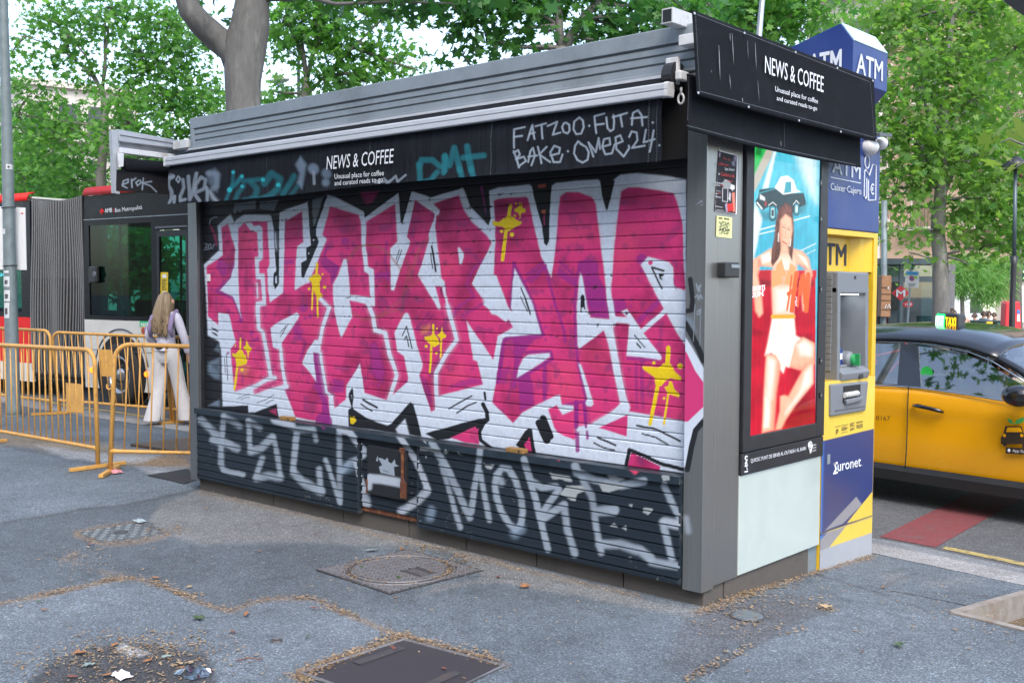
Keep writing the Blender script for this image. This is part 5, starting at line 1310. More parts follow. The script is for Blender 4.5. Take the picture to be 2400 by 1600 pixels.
# markings on the road
m_redm = mat("red_road_paint", (.17, .04, .045), .8, 0, .3, 40, bump=.3, bscale=120, stain=(.1, .08, .08), stain_amt=.6, stain_scale=6)
m_yelm = mat("worn_yellow_line", (.34, .27, .10), .75, 0, .4, 30, stain=(.09, .09, .09), stain_amt=1.0, stain_scale=12)
def mark(name, pts, m, z=.004):
    o = MB().poly([Vector((p[0], p[1], RZ+z)) for p in pts]).build(name, m, None); o["kind"] = "structure"; return o
A, B, C_, D_ = [GP(u, v, RZ) for u, v in ((2062, 1258), (2192, 1283), (2312, 1218), (2185, 1198))]
f_ = (D_-A).normalized()
mark("red_road_marking", [A, B, C_+f_*2.2, D_+f_*2.2], m_redm)
mb = MB()
for xa_, xb_ in ((-16, -5), (.24, 6)):
    yl = [(x, float(kerb_y(x))+.62+(.02*math.sin(x*3))) for x in np.arange(xa_, xb_, .25)]; mb.grid([[(x, y, RZ+.004) for x, y in yl], [(x, y+.09, RZ+.004) for x, y in yl]])
o = mb.build("yellow_road_line", m_yelm, None); o["kind"] = "structure"
# steel edging of the tree pit
m_edge = mat("pit_steel", (.30, .27, .24), .55, .3, .2, 14, stain=(.2, .12, .07), stain_amt=.8, stain_scale=4)
pit = thing("tree_pit_edging", "low rusty steel edging around the sunken tree pit at the right edge", "edging", pitA)
for e in (e1, e2):
    n_ = Vector((-e.y, e.x, 0))*(1 if e is e2 else -1)
    A_ = Vector((pitA.x, pitA.y, gz(pitA.y)+.012)); B_ = A_+e*1.3
    B_.z = gz(B_.y)+.012
    o_ = -n_*.022
    MB().slab([A_+o_, B_+o_, B_+o_+Vector((0, 0, -.18)), A_+o_+Vector((0, 0, -.18))], n_*.05).build("edging_plate", m_edge, pit)

# ------------------------------------------------------------------ covers let into the pavement
m_iron = mat("cast_iron", (.085, .085, .09), .5, .45, .25, 60, bump=.2, bscale=200, stain=(.16, .11, .07), stain_amt=.6, stain_scale=9)
m_iron2 = mat("worn_iron", (.17, .17, .18), .6, .3, .2, 60, stain=(.14, .1, .07), stain_amt=.6, stain_scale=12)
m_plate = mat("tread_plate", (.16, .185, .20), .45, .5, .15, 40, stain=(.1, .08, .06), stain_amt=.5)
def quad_frame(pxs):
    return [gp(*p) for p in pxs]
L4 = quad_frame([(736, 1333), (955, 1396), (1113, 1341), (946, 1287)])
mh = thing("manhole_cover", "round patterned iron manhole cover in a square frame, ringed with tan fluff, by the kiosk", "manhole cover", sum(L4, Vector())/4)
cen = sum(L4, Vector())/4; ex = ((L4[1]-L4[0])+(L4[2]-L4[3]))/2; ey = ((L4[3]-L4[0])+(L4[2]-L4[1]))/2; S_ = (ex.length+ey.length)/4; ex = ex.normalized(); ey = (ey-ex*ey.dot(ex)).normalized(); zup = Vector((0, 0, 1))
def up(p, h): return Vector((p.x, p.y, gz(p.y)+.004+h))
MB().slab([up(cen+ex*a_*S_+ey*b_*S_, 0) for a_, b_ in ((-1, -1), (1, -1), (1, 1), (-1, 1))], (0, 0, .003)).build("cover_frame", m_iron, mh)
def lattice(name, test, par, step, w, h, m, rad=None):
    mb = MB()
    for k in range(4):
        t = k*math.pi/4; d = ex*math.cos(t)+ey*math.sin(t); n_ = ex*-math.sin(t)+ey*math.cos(t); st = step if k % 2 == 0 else step*.7071
        n = int(1.5*S_/st)
        for i in range(-n, n+1):
            run = None; q0 = None
            for j in np.arange(-1.45*S_, 1.45*S_, .008):
                p = d*j+n_*(i*st); a_, b_ = p.dot(ex), p.dot(ey); ins = test(a_, b_)
                if ins and q0 is None: q0 = j
                if (not ins) and q0 is not None:
                    if j-q0 > .02:
                        A_ = cen+d*q0+n_*(i*st); B_ = cen+d*(j-.008)+n_*(i*st); mb.slab([up(A_-n_*w, h), up(B_-n_*w, h), up(B_+n_*w, h), up(A_+n_*w, h)], (0, 0, .003+.0004*k))
                    q0 = None
    return mb.build(name, m, par)
Rc = S_*.90
lattice("frame_pattern", lambda a_, b_: max(abs(a_), abs(b_)) < S_*.97 and math.hypot(a_, b_) > Rc*1.045, mh, .062, .006, .003, m_iron2)
lid = MB().lathe([(Rc*.0+.001, .0035), (Rc, .0035)], up(cen, 0), zup, 48, False).build("lid", m_iron, mh)
lattice("lid_pattern", lambda a_, b_: math.hypot(a_, b_) < Rc*.84 and not (abs(a_-.13) < .09 and abs(b_-.04) < .07), lid, .062, .006, .005, m_iron2)
for r_ in (Rc*1.02, Rc*.87): MB().tube([up(cen+ex*math.cos(t)*r_+ey*math.sin(t)*r_, .003) for t in np.linspace(0, 2*math.pi, 49)], .006, 6, False).build("rim", m_iron2, lid)
for d_ in (-.02, .0, .02): MB().slab([up(cen+ex*a_+ey*(b_+d_), .005) for a_, b_ in ((.06, .03), (.20, .03), (.20, .04), (.06, .04))], (0, 0, .002)).build("cast_lettering", m_iron2, lid)

def flat_cover(name, label, pxs, m, h=.006, rim=None, bevel=.0, trim=None):
    q = quad_frame(pxs); c = sum(q, Vector())/len(q); t = thing(name, label, "cover", c)
    MB().slab([Vector((p.x, p.y, gz(p.y)-.02)) for p in q], (0, 0, .02+h)).build("cover_plate", m, t, bevel=bevel)
    return t, q
def tread_mat(name, base, raised, scale, mode):
    m, nt, b = new_mat(name); N = nt.nodes; L = nt.links
    tc = N.new("ShaderNodeTexCoord"); mp = N.new("ShaderNodeMapping"); L.new(tc.outputs["Object"], mp.inputs[0]); mp.inputs["Scale"].default_value = (scale, scale, scale); mp.inputs["Rotation"].default_value = (0, 0, math.radians(9))
    if mode == 'brick':
        t = N.new("ShaderNodeTexBrick"); t.inputs["Scale"].default_value = 1; t.inputs["Mortar Size"].default_value = .18; t.inputs["Mortar Smooth"].default_value = .3; t.inputs["Brick Width"].default_value = .5; t.inputs["Row Height"].default_value = .28; fac = t.outputs["Fac"]
    else:
        t = N.new("ShaderNodeTexVoronoi"); t.feature = 'DISTANCE_TO_EDGE'; t.inputs["Randomness"].default_value = 0.0 if mode == 'hex' else .15; t.inputs["Scale"].default_value = 1; r = N.new("ShaderNodeMapRange"); r.inputs[1].default_value = .05; r.inputs[2].default_value = .18; L.new(t.outputs["Distance"], r.inputs[0]); fac = r.outputs[0]
    L.new(mp.outputs[0], t.inputs["Vector"])
    mx = N.new("ShaderNodeMix"); mx.data_type = 'RGBA'; L.new(fac, mx.inputs[0]); mx.inputs[6].default_value = tuple(raised)+(1,); mx.inputs[7].default_value = tuple(base)+(1,)
    L.new(mx.outputs[2], b.inputs["Base Color"]); b.inputs["Roughness"].default_value = .5; b.inputs["Metallic"].default_value = .3
    bp = N.new("ShaderNodeBump"); bp.inputs["Strength"].default_value = .8; bp.inputs["Distance"].default_value = .006; bp.invert = True; L.new(fac, bp.inputs["Height"]); L.new(bp.outputs[0], b.inputs["Normal"])
    return m
big, q = flat_cover("service_cover", "big dark rectangular service cover with fine grip pattern at the bottom edge", [(706, 1580), (946, 1501), (1180, 1562), (960, 1668)], tread_mat("grip_iron", (.05, .05, .055), (.13, .13, .14), 38, 'brick'), bevel=.004)
def onq(q, s, t, h=.008): p = (q[0]*(1-s)+q[1]*s)*(1-t)+(q[3]*(1-s)+q[2]*s)*t; return Vector((p.x, p.y, gz(p.y)+h))
for (s0, s1, t0, t1) in ((.38, .85, .1, .18), (.35, .7, .78, .86)):
    MB().slab([onq(q, a_, b_) for a_, b_ in ((s0, t0), (s1, t0), (s1, t1), (s0, t1))], (0, 0, .003)).build("label_plate", m_iron2 if False else m_iron, big)
mb = MB(); mb.tube([onq(q, *st, .006) for st in ((0, 0), (1, 0), (1, 1), (0, 1), (0, 0))], .008, 6); mb.build("cover_rim", m_iron2, big)
sm, q = flat_cover("service_cover", "small grey tread plate cover lying in the asphalt left of the kiosk", [(182, 1249), (317, 1227), (386, 1251), (242, 1271)], m_plate)
mb = MB()
for i in range(11):
    for j in range(7):
        if abs(i-5) <= 1 and abs(j-3) <= 1: continue
        s = (i+.5)/11; t = (j+.5)/7; d_ = .028
        A_ = onq(q, s-d_, t+d_*.8*((-1)**(i+j)), .006); B_ = onq(q, s+d_, t-d_*.8*((-1)**(i+j)), .006); mb.tube([A_, B_], .007, 5)
mb.build("tread_bars", mat("tread_bar_iron", (.13, .15, .165), .6, .3, .15, 40), sm)
mb = MB().lathe([(.05, 0), (.05, .004)], onq(q, .5, .5, .006), (0, 0, 1), 16).build("lifting_eye", m_iron, sm)
ms, q = flat_cover("mesh_grate", "dark steel mesh grate in the ground beside the kiosk left post", [(345, 1114), (438, 1099), (470, 1122), (432, 1134)], tread_mat("mesh_iron", (.03, .03, .032), (.15, .16, .17), 16, 'brick'))
st_, q = flat_cover("steel_plate", "flat brown steel plate on the ground behind the yellow barriers", [(306, 1046), (440, 1030), (470, 1060), (430, 1064)], mat("brown_steel", (.09, .07, .055), .5, .4, .3, 6), .03)
pc = gp(648, 1501); t = thing("bottle_cap", "tiny dark round cap pressed into the asphalt in the foreground", "cap", pc)
MB().lathe([(.004, .003), (.02, .004), (.027, .002), (.03, -.004)], up(pc, 0), zup, 18).build("cap", m_iron, t); MB().lathe([(.012, .001), (.013, .004)], up(pc, .003), zup, 12).build("cap_ring", m_iron2, t)
pc = gp(1752, 1444); t = thing("valve_cover", "small round grey valve lid sunk in dark asphalt near the kiosk end face", "cover", pc)
MB().lathe([(.001, .006), (.075, .006), (.085, .0)], up(pc, 0), zup, 24).build("valve_lid", m_plate, t); MB().tube([up(pc+Vector((.088*math.cos(a_), .088*math.sin(a_), 0)), 0) for a_ in np.linspace(0, 6.283, 25)], .005, 6, False).build("lid_ring", m_iron, t)

# ------------------------------------------------------------------ fallen fluff, leaves and litter
m_fluff = leaf_mat("plane_tree_fluff", (.20, .125, .075), (.42, .31, .20), .2)
def p0x(a_, b_, t_): return float((a_+(b_-a_)*t_)[0]+(a_+(b_-a_)*t_)[1])
def fluff(lines, n, seed):
    r = np.random.default_rng(seed); V = []; Fs = []; tint = []
    for pts, w, cnt in lines:
        w *= 1.5; cnt = int(cnt*.62)
        seg = [(np.array(gp(*a_)), np.array(gp(*b_))) for a_, b_ in zip(pts[:-1], pts[1:])]; ln = np.array([np.linalg.norm(b_-a_) for a_, b_ in seg]); pr = ln/ln.sum()
        for _ in range(cnt):
            a_, b_ = seg[r.choice(len(seg), p=pr)]; tt_ = r.random()
            if vnoise(np.array([p0x(a_, b_, tt_)*9]), np.array([cnt*.37]), 3)[0] < r.random()*.75: continue
            p = a_+(b_-a_)*tt_+np.array([*(r.normal(0, w, 2)), 0])
            if -4.95 < p[0] < -.012 and .045 < p[1] < 2: continue
            l = r.uniform(.0025, .0085)*r.choice([1, 1, 1, 1.6]); wd = l*r.uniform(.2, .6); t = r.uniform(0, 6.28); c_, s_ = math.cos(t), math.sin(t); z = gz(p[1])+.004+r.uniform(0, .008)
            k = len(V); dz = r.uniform(-.004, .006)
            V += [(p[0]-c_*l-s_*wd, p[1]-s_*l+c_*wd, z), (p[0]+c_*l-s_*wd, p[1]+s_*l+c_*wd, z+dz), (p[0]+c_*l+s_*wd, p[1]+s_*l-c_*wd, z+dz), (p[0]-c_*l+s_*wd, p[1]-s_*l-c_*wd, z+.002)]
            Fs.append((k, k+1, k+2, k+3)); tint += [r.random()]*4
    me = bpy.data.meshes.new("fallen_fluff"); me.from_pydata(V, [], Fs); a = me.attributes.new("tint", 'FLOAT', 'POINT'); a.data.foreach_set("value", tint)
    o = link("fallen_fluff", me, m_fluff); o["kind"] = "stuff"; o["label"] = "tan plane tree fluff gathered in seams and along edges of the pavement"; return o
ring_ = [tuple(pixels_of(np.array([up(cen+ex*math.cos(t)*Rc*.95+ey*math.sin(t)*Rc*.95, 0)]))) for t in np.linspace(0, 6.283, 25)]; ring_ = [(float(a_[0]), float(b_[0])) for a_, b_ in ring_]
fluff([([(-100, 1434), (0, 1416), (100, 1395), (160, 1382), (260, 1360), (310, 1355), (360, 1366)], .018, 1400), ([(360, 1366), (420, 1390), (490, 1418), (545, 1432), (600, 1408), (650, 1402), (735, 1403), (790, 1430), (860, 1460), (930, 1487)], .016, 1900),
       ([(700, 1584), (780, 1550), (860, 1522), (945, 1487)], .02, 1800), ([(945, 1490), (1060, 1522), (1180, 1558)], .014, 600), ([(690, 1580), (720, 1600), (760, 1620)], .02, 400), ([(1100, 1540), (1150, 1535), (1160, 1550)], .02, 120), ([(1085, 1510), (1160, 1540)], .012, 120),
       (ring_, .018, 2000), ([(930, 1290), (1000, 1282), (1060, 1300), (1110, 1325)], .05, 700), ([(1645, 1432), (1760, 1388), (1890, 1345)], .03, 2200), ([(1900, 1345), (2043, 1300)], .02, 700), ([(1700, 1470), (1760, 1430), (1900, 1375)], .09, 900), ([(1600, 1600), (1680, 1555), (1760, 1515)], .012, 260),
       ([(1830, 1470), (1850, 1480)], .03, 140), ([(1930, 1425), (1942, 1432)], .02, 80), ([(1715, 1425), (1770, 1470)], .05, 350), ([(180, 1250), (240, 1276), (390, 1255), (318, 1226), (180, 1248)], .025, 800), ([(380, 1238), (400, 1250)], .05, 300),
       ([(150, 1310), (180, 1295), (235, 1340), (285, 1345)], .07, 400), ([(475, 1150), (800, 1232), (1200, 1330), (1500, 1400)], .025, 700), ([(100, 1560), (200, 1530), (300, 1512), (400, 1520), (490, 1540)], .09, 2000), ([(150, 1600), (450, 1590)], .12, 700),
       ([(-100, 1012), (100, 1030), (300, 1060)], .12, 1800), ([(310, 1088), (400, 1068), (445, 1080)], .08, 1500), ([(160, 1108), (290, 1096)], .04, 300), ([(2240, 1440), (2400, 1470)], .2, 600), ([(0, 1330), (500, 1330), (900, 1440), (1500, 1500), (2200, 1500)], .5, 500)], 0, 5)
# single fallen leaves
lt = [(0, -.5), (.10, -.42), (.16, -.1), (.46, -.18), (.30, .05), (.42, .32), (.16, .22), (0, .55), (-.16, .22), (-.42, .32), (-.30, .05), (-.46, -.18), (-.16, -.1), (-.10, -.42)]
ov = [(0, -.5), (.14, -.3), (.2, 0), (.14, .3), (0, .5), (-.14, .3), (-.2, 0), (-.14, -.3)]
LM = dict(o=mat("orange_leaf", (.27, .125, .055), .7, 0, .35, 60), g=mat("green_leaf", (.05, .085, .035), .6, 0, .3, 60), t=mat("tan_leaf", (.36, .26, .15), .7, 0, .3, 60), r=mat("red_leaf", (.15, .055, .04), .7, 0, .3, 60), b=mat("blue_grey_scrap", (.19, .24, .235), .6, 0, .2, 60))
LN = dict(o="orange", g="dark green", t="tan", r="red brown", b="grey green")
leaves = [("o", 102, 1432, .05, "above the bottom left corner"), ("t", 49, 1424, .035, "next to an orange leaf at the far left"), ("g", 94, 1413, .05, "on the asphalt at the far left"), ("g", 464, 1452, .085, "lying alone in the left foreground"), ("r", 545, 1484, .05, "lying below the fluff seam"), ("o", 577, 1443, .07, "beside the bend of the fluff seam"), ("o", 364, 1357, .06, "on the top bend of the fluff seam"), ("r", 211, 1278, .05, "below the small tread plate"), ("t", 206, 1285, .045, "under a red brown leaf near the tread plate"), ("o", 185, 1534, .07, "on the upper rim of the damp patch"), ("o", 269, 1516, .065, "beside the white crust of the damp patch"), ("b", 209, 1563, .07, "inside the damp patch, left part"), ("o", 258, 1586, .085, "in the middle of the damp patch at the bottom edge"), ("t", 422, 1559, .06, "on the right part of the damp patch"), ("t", 448, 1558, .05, "on the right rim of the damp patch"), ("b", 391, 1544, .06, "on the upper right of the damp patch"), ("r", 168, 1590, .06, "low in the damp patch at left"), ("o", 346, 1553, .06, "across the middle of the damp patch"), ("g", 849, 1333, .05, "on the left rim of the manhole lid"), ("g", 933, 1356, .07, "in the middle of the manhole lid"), ("b", 871, 1293, .10, "beside the top corner of the manhole frame"), ("o", 941, 1289, .06, "on the fluff at the top of the manhole"), ("o", 1232, 1378, .08, "crumpled on the concrete strip under the word graffiti"), ("r", 745, 1254, .05, "on the pale concrete near the kiosk plinth"), ("o", 608, 1294, .04, "on the dark asphalt below the concrete strip"), ("r", 737, 1429, .05, "inside the curve of the fluff seam"), ("r", 1039, 1571, .045, "on the big service cover, right part"), ("r", 922, 1523, .06, "on the big service cover near its label"), ("t", 484, 1194, .05, "on the concrete at the kiosk left end"), ("g", 2108, 1515, .08, "lying alone on the right foreground asphalt"), ("r", 2021, 1531, .04, "on the right foreground asphalt"), ("o", 2070, 1379, .05, "near the cash machine foot"), ("t", 1937, 1427, .08, "tangled with fluff in front of the kiosk end"), ("r", 1168, 1355, .05, "on the concrete right of the manhole"), ("t", 443, 1379, .05, "above the fluff seam in the left middle"), ("g", 720, 1497, .04, "between bottle cap and big cover"), ("o", 430, 1570, .05, "low on the right rim of the damp patch"), ("t", 330, 1224, .05, "on the corner of the small tread plate")]
for i, (c, u, v, s, where) in enumerate(leaves):
    p = gp(u, v); r = random.Random(i); t = r.uniform(0, 6.28); sh = lt if s > .065 and r.random() < .6 else ov; ca, sa = math.cos(t), math.sin(t)
    vs = []
    for x, y in [(0, 0)]+sh:
        z = .010+.16*s*(abs(x)*1.2)**1.2+r.uniform(0, .12)*s; vs.append((p.x+(x*ca-y*sa)*s*(.95+.3*math.sin(y*5+i)), p.y+(x*sa+y*ca)*s*.9, gz(p.y)+z))
    n = len(sh); mb = MB(); mb._add(vs, [(0, 1+k, 1+(k+1) % n) for k in range(n)])
    o = mb.build("fallen_leaf", LM[c], None); tag(o, "%s fallen leaf %s" % (LN[c], where), "leaf", "fallen leaves on the pavement"); o.modifiers.new("thickness", 'SOLIDIFY').thickness = .0008
def crumple(name, label, cat, u, v, s, m, seed):
    p = gp(u, v); r = random.Random(seed); rows = []
    for i in range(7):
        rows.append([(p.x+(i/6-.5)*s*1.6+r.uniform(-.1, .1)*s, p.y+(j/5-.5)*s+r.uniform(-.1, .1)*s, gz(p.y)+.008+r.uniform(0, .35)*s*(1 if 0 < i < 6 and 0 < j < 5 else .2)) for j in range(6)])
    mb = MB(); mb.grid(rows); o = mb.build(name, m, None); o.modifiers.new("thickness", 'SOLIDIFY').thickness = .001; return tag(o, label, cat)
m_clear = glass_mat("clear_film", (.8, .84, .88), .25, .15)
crumple("plastic_wrapper", "crumpled clear plastic wrapper on the damp patch, larger one", "litter", 449, 1583, .10, m_clear, 2)
crumple("plastic_wrapper", "small crumpled clear plastic scrap right of the bigger wrapper", "litter", 473, 1578, .06, m_clear, 3)
crumple("paper_scrap", "white paper scrap beside the orange leaf in the damp patch", "litter", 287, 1587, .06, mat("paper", (.62, .64, .68), .7), 4)
crumple("paper_scrap", "pale blue paper scrap at the corner of the small tread plate", "litter", 326, 1223, .07, mat("blue_paper", (.27, .34, .37), .7), 5)
crumple("tape_scrap", "red and white tape scrap tied at the front barrier foot", "litter", 270, 1108, .09, mat("tape_red", (.55, .22, .24), .6, 0, .4, 30), 6)
p = gp(590, 1550); o = MB().tube([Vector((p.x+a_, p.y+b_, gz(p.y)+h)) for a_, b_, h in ((-.05, -.05, .006), (-.01, -.01, .02), (.02, .02, .012), (.01, .05, .006))], .003, 5).build("twig", LM['r'], None); tag(o, "small curled brown twig on the asphalt in the left foreground", "twig")
# ------------------------------------------------------------------ cash machine column
m_navy = mat("navy_enamel", (.012, .035, .17), .45, 0, .06, 4, coat=.08, stain=(.03, .06, .2), stain_amt=.3, stain_scale=2)
m_yel = mat("yellow_enamel", (.66, .42, .02), .4, 0, .05, 5, coat=.2, stain=(.4, .26, .03), stain_amt=.3, stain_scale=6)
m_grey = mat("grey_fascia_plastic", (.155, .17, .19), .5, 0, .05, 20)
m_dgrey = mat("dark_grey_plastic", (.09, .10, .115), .55, 0, .08, 20)
m_grey2 = mat("grey_base_paint", (.33, .35, .38), .55, 0, .06, 5, stain=(.25, .16, .09), stain_amt=.5, stain_scale=5)
m_inkblue = mat("dark_blue_ink", (.02, .025, .05), .6)
atm = thing("cash_machine", "blue and yellow cash machine column with rooftop header sign, attached beside the kiosk's lit advert", "cash machine", (-.3, 1.78, -.08))
ya, yb_ = 1.392, 2.178; zr0, zr1 = SP(1935, 895).z, SP(2057, 547).z
MB().box((-.78, ya, -.16), (-.004, yb_, zr0)).box((-.78, ya, zr0), (-.26, yb_, zr1)).box((-.26, ya, zr0), (-.002, ya+.006, zr1)).box((-.26, 2.118, zr0), (0, yb_, zr1)).box((-.26, ya+.006, zr1-.035), (0, 2.118, zr1)).build("column", m_yel, atm, bevel=.004)
top = MB().box((-.78, ya, zr1+.002), (.004, yb_, 2.74)).build("upper_panel", m_navy, atm, bevel=.006)
zrv = SP(2036, 638, 0).z+.002; yrv = SP(1990, 600, -.10).y
MB().box((-.26, ya+.007, zrv), (-.10, 2.117, zr1-.036)).build("recess_back", m_yel, atm)
MB().prism([(-.0995, yrv, zrv), (-.045, yrv+.05, zrv), (-.04, yrv+.1, zrv), (-.012, 2.1175, zrv), (-.0995, 2.1175, zrv)], (0, 0, zr1-.036-zrv)).build("inner_reveal", m_yel, atm)
m_lgl = mat("pale_grey_letter", (.58, .62, .68), .5)
stext("ATM", (1950.5, 403.5), (2016, 420), (1950.5, 366), .006, top, m_lgl, bold=.04)
A = SP(1946.5, 416.5, .006); B = SP(2017.5, 430.5, .006); MB().slab([A, B, B+Vector((0, 0, .006)), A+Vector((0, 0, .006))], (.001, 0, 0)).build("underline", m_lgl, top)
stext("Caixer·Cajero", (1946, 444.5), (2018, 456), (1946, 428), .006, top, m_lgl, bold=.01)
def loop_tube(px_list, x, r, nm, par, m): MB().tube([SP(u, v, x) for u, v in px_list], r, 6).build(nm, m, par)
c = SP(2032, 380, .006); MB().tube([Vector((.006, c.y+.035*math.cos(t), c.z+.042*math.sin(t))) for t in np.linspace(0, 6.283, 21)], .005, 6, False).build("icon_head", m_lgl, top)
loop_tube([(2035, 470), (2052, 469), (2053, 388), (2045, 386), (2037, 412), (2029, 398), (2026, 402), (2025, 460), (2028, 466), (2031, 460), (2031, 418), (2035, 422), (2035, 470)], .006, .005, "icon_body", top, m_lgl)
stext("€", (2039, 455), (2048, 456), (2039, 431), .006, top, m_lgl, bold=.03)
# painted lower door
PCOL.update(nv=(.03, .045, .15), nv2=(.075, .065, .13), agr=(.26, .25, .26), ayl=(.70, .50, .07), abl=(.04, .16, .50), abase=(.34, .36, .39), slit=(.06, .06, .07))
DOOR = """
f nv 1.2 | U 362,665 708,582 697,1165 355,1278
f nv2 40 .8 | U 355,900 560,1000 560,1230 355,1290
f abl 3 .8 | U 355,670 375,668 360,1275 345,1278
f agr 1.2 | U 590,1036 628,1088 500,1216 380,1262
f ayl 1 | U 697,1003 697,1166 528,1212
f ayl 1 | U 340,1290 697,1165 697,1276 340,1402
f agr 1 | U 345,1290 520,1235 395,1392 345,1402
f nv 1 | U 345,1282 400,1270 345,1330
f abl 1 | U 345,1300 375,1290 345,1335
s slit 7 1 | U 356,1280 692,1164
s agr 5 1 .7 | U 360,1288 695,1172
f abase 1 | U 330,1402 700,1274 700,1460 330,1560
"""
ny, nz = 150, 330; zt_ = zr0-.001; P = np.zeros((nz, ny, 3)); P[..., 0] = .001; P[..., 1] = np.linspace(ya, yb_, ny)[None]; P[..., 2] = np.linspace(-.15, zt_, nz)[:, None]
px, py = pixels_of(P.reshape(-1, 3)); buf = np.tile(np.array(PCOL['ayl']), (px.size, 1)); paint(buf, px, py, DOOR); buf *= (.93+.14*fbm(P[..., 1].reshape(-1)*7, P[..., 2].reshape(-1)*7, 4, 2))[:, None]
m_atmp = paint_mat("printed_enamel", .38, .04, 30, .4, coat=.3)
door = grid_mesh("lower_door", P, buf, m_atmp, atm)
stext("uronet", (1962.5, 1104), (2017, 1091.5), (1962.5, 1079.5), .003, door, bold=.012)
A = SP(1953.3, 1110.8, .003); E_ = MB()
def bars(pxq): E_.slab([SP(u, v, .002) for u, v in pxq], (.0012, 0, 0))
bars([(1954, 1084), (1963, 1081.5), (1963, 1086), (1954, 1088.5)]); bars([(1953, 1107), (1963, 1104), (1963, 1108.5), (1953, 1111.5)]); bars([(1954, 1084), (1957.5, 1083), (1960.5, 1097), (1957.5, 1098)]); bars([(1953, 1111), (1956.5, 1110), (1961, 1097), (1957.5, 1097)])
E_.build("lettering", m_letter, door); MB().slab([SP(u, v, .002) for u, v in ((1957, 1096), (1962.5, 1094.5), (1962.5, 1098.5), (1957, 1100))], (.001, 0, 0)).build("lettering_accent", mat("cyan_ink", (.05, .42, .55), .5), door)
stext(".", (2019, 1091), (2021, 1090.5), (2019, 1079), .003, door)
mb = MB()
for col_, (u0, u1) in enumerate(((1957, 1970), (1972, 1988), (1992, 2004), (2007, 2022))):
    for r_ in range(8):
        if (col_ == 0 and r_ > 0) or (r_*3+col_) % 5 == 4: continue
        v0 = 1000+r_*2.4-(u0-1957)*.23; mb.slab([SP(u, v, .002) for u, v in ((u0, v0), (u1-(r_*col_ % 3)*2, v0-3.2), (u1-(r_*col_ % 3)*2, v0-2.2), (u0, v0+1))], (.0008, 0, 0))
mb.build("small_print", m_ink, door)
c = SP(1962, 1010, .003); MB().tube([c+Vector((0, .012*math.cos(t), .012*math.sin(t))) for t in np.linspace(-1.2, 3.2, 9)]+[c+Vector((0, -.012, -.02))], .003, 5).build("information_symbol", m_ink, door)
p = SP(1938, 1065); q = SP(1944, 1086); MB().box((.001, p.y, q.z), (.006, q.y, p.z)).build("key_plate", m_alu, atm, bevel=.002)
# recess: back wall lettering and the machine itself
stext("ATM", (1909, 617.5), (1983, 622), (1939, 568), -.097, atm, m_inkblue, bold=.03)
yl, yr = SP(1962, 640, -.02).y, SP(2038, 640, -.01).y; zt, zb = SP(2036, 638, 0).z, SP(2030, 884, 0).z
fas = MB().box((-.258, yl, zt-.145), (-.012, yr, zt)).build("fascia", m_grey, atm, bevel=.012)
MB().prism([(-.258, yl, zb), (-.004, yl, zb), (-.012, yl, zt-.1), (-.258, yl, zt-.1)], (0, .042, 0)).build("cheek", m_grey, fas, bevel=.006)
MB().prism([(-.258, yr-.042, zb), (-.004, yr-.042, zb), (-.012, yr-.042, zt-.1), (-.258, yr-.042, zt-.1)], (0, .042, 0)).build("cheek", m_grey, fas, bevel=.006)
mb = MB()
for i in range(17):
    z = zb+.06+i*(zt-zb-.08)/17; mb.box((-.25, yl-.006, z), (-.05, yl+.002, z+.036))
mb.build("louvres", m_grey, fas, bevel=.004)
MB().slab([(-.235, yl+.04, zt-.15), (-.235, yr-.04, zt-.15), (-.15, yr-.04, zb+.08), (-.15, yl+.04, zb+.08)], (-.02, 0, 0)).build("screen_panel", mat("matte_dark_plastic", (.07, .08, .095), .9, 0, .1, 20, spec=0), fas)
MB().slab([(-.222, yl+.07, zt-.2), (-.222, yr-.12, zt-.2), (-.175, yr-.12, zb+.36), (-.175, yl+.07, zb+.36)], (.012, 0, .002)).build("screen", mat("dark_screen", (.05, .06, .08), .55, 0, .05, spec=.1), fas, bevel=.003)
for k_, fy in enumerate((.22, .72)):
    y = yl+(yr-yl)*fy; MB().box((-.15, y-.06, zt-.149), (-.05, y+.06, zt-.1455)).build("downlight", emit_mat("downlight_%s" % ("a" if k_ else "b"), (.95, .98, 1), 2.5), fas)
MB().prism([(-.2, yl+.03, zb), (.012, yl+.03, zb), (.02, yl+.03, zb+.045), (-.02, yl+.03, zb+.075), (-.2, yl+.03, zb+.10)], (0, yr-yl-.06, 0)).build("keypad_shelf", m_grey, fas, bevel=.006)
mb = MB()
for i in range(4):
    for j in range(4): mb.box((-.16+i*.03, yl+.14+j*.036, zb+.098-i*.005), (-.138+i*.03, yl+.166+j*.036, zb+.110-i*.006))
mb.build("keypad", mat("steel_keys", (.5, .5, .52), .35, .6), fas)
c = SP(1988, 842, -.06); cr = MB().lathe([(.055, -.09), (.055, .012), (.04, .03)], (-.06, c.y, c.z), (1, 0, 0), 20).build("card_slot", m_grey, fas, bevel=.003)
mg = mat("green_slot_plastic", (.02, .22, .07), .3, 0, .1); MB().lathe([(.04, 0), (.036, .018), (.018, .024)], (-.03, c.y, c.z), (1, 0, 0), 18).build("slot_ring", mg, cr)
MB().box((-.02, c.y-.004, c.z-.04), (.02, c.y+.012, c.z+.04)).build("slot_tongue", mg, cr, bevel=.004)
c = SP(1969, 842, -.08); MB().box((-.12, c.y-.03, c.z-.07), (-.075, c.y+.03, c.z+.07)).build("contactless_label", m_navy, fas, bevel=.003)
MB().box((-.0745, c.y-.02, c.z-.0), (-.0735, c.y+.02, c.z+.04)).build("label_square", m_letter, fas)
c = SP(2019, 883, .02); MB().box((.005, c.y-.03, c.z-.012), (.022, c.y+.03, c.z+.02)).build("shelf_socket", m_blackpl, fas, bevel=.004)
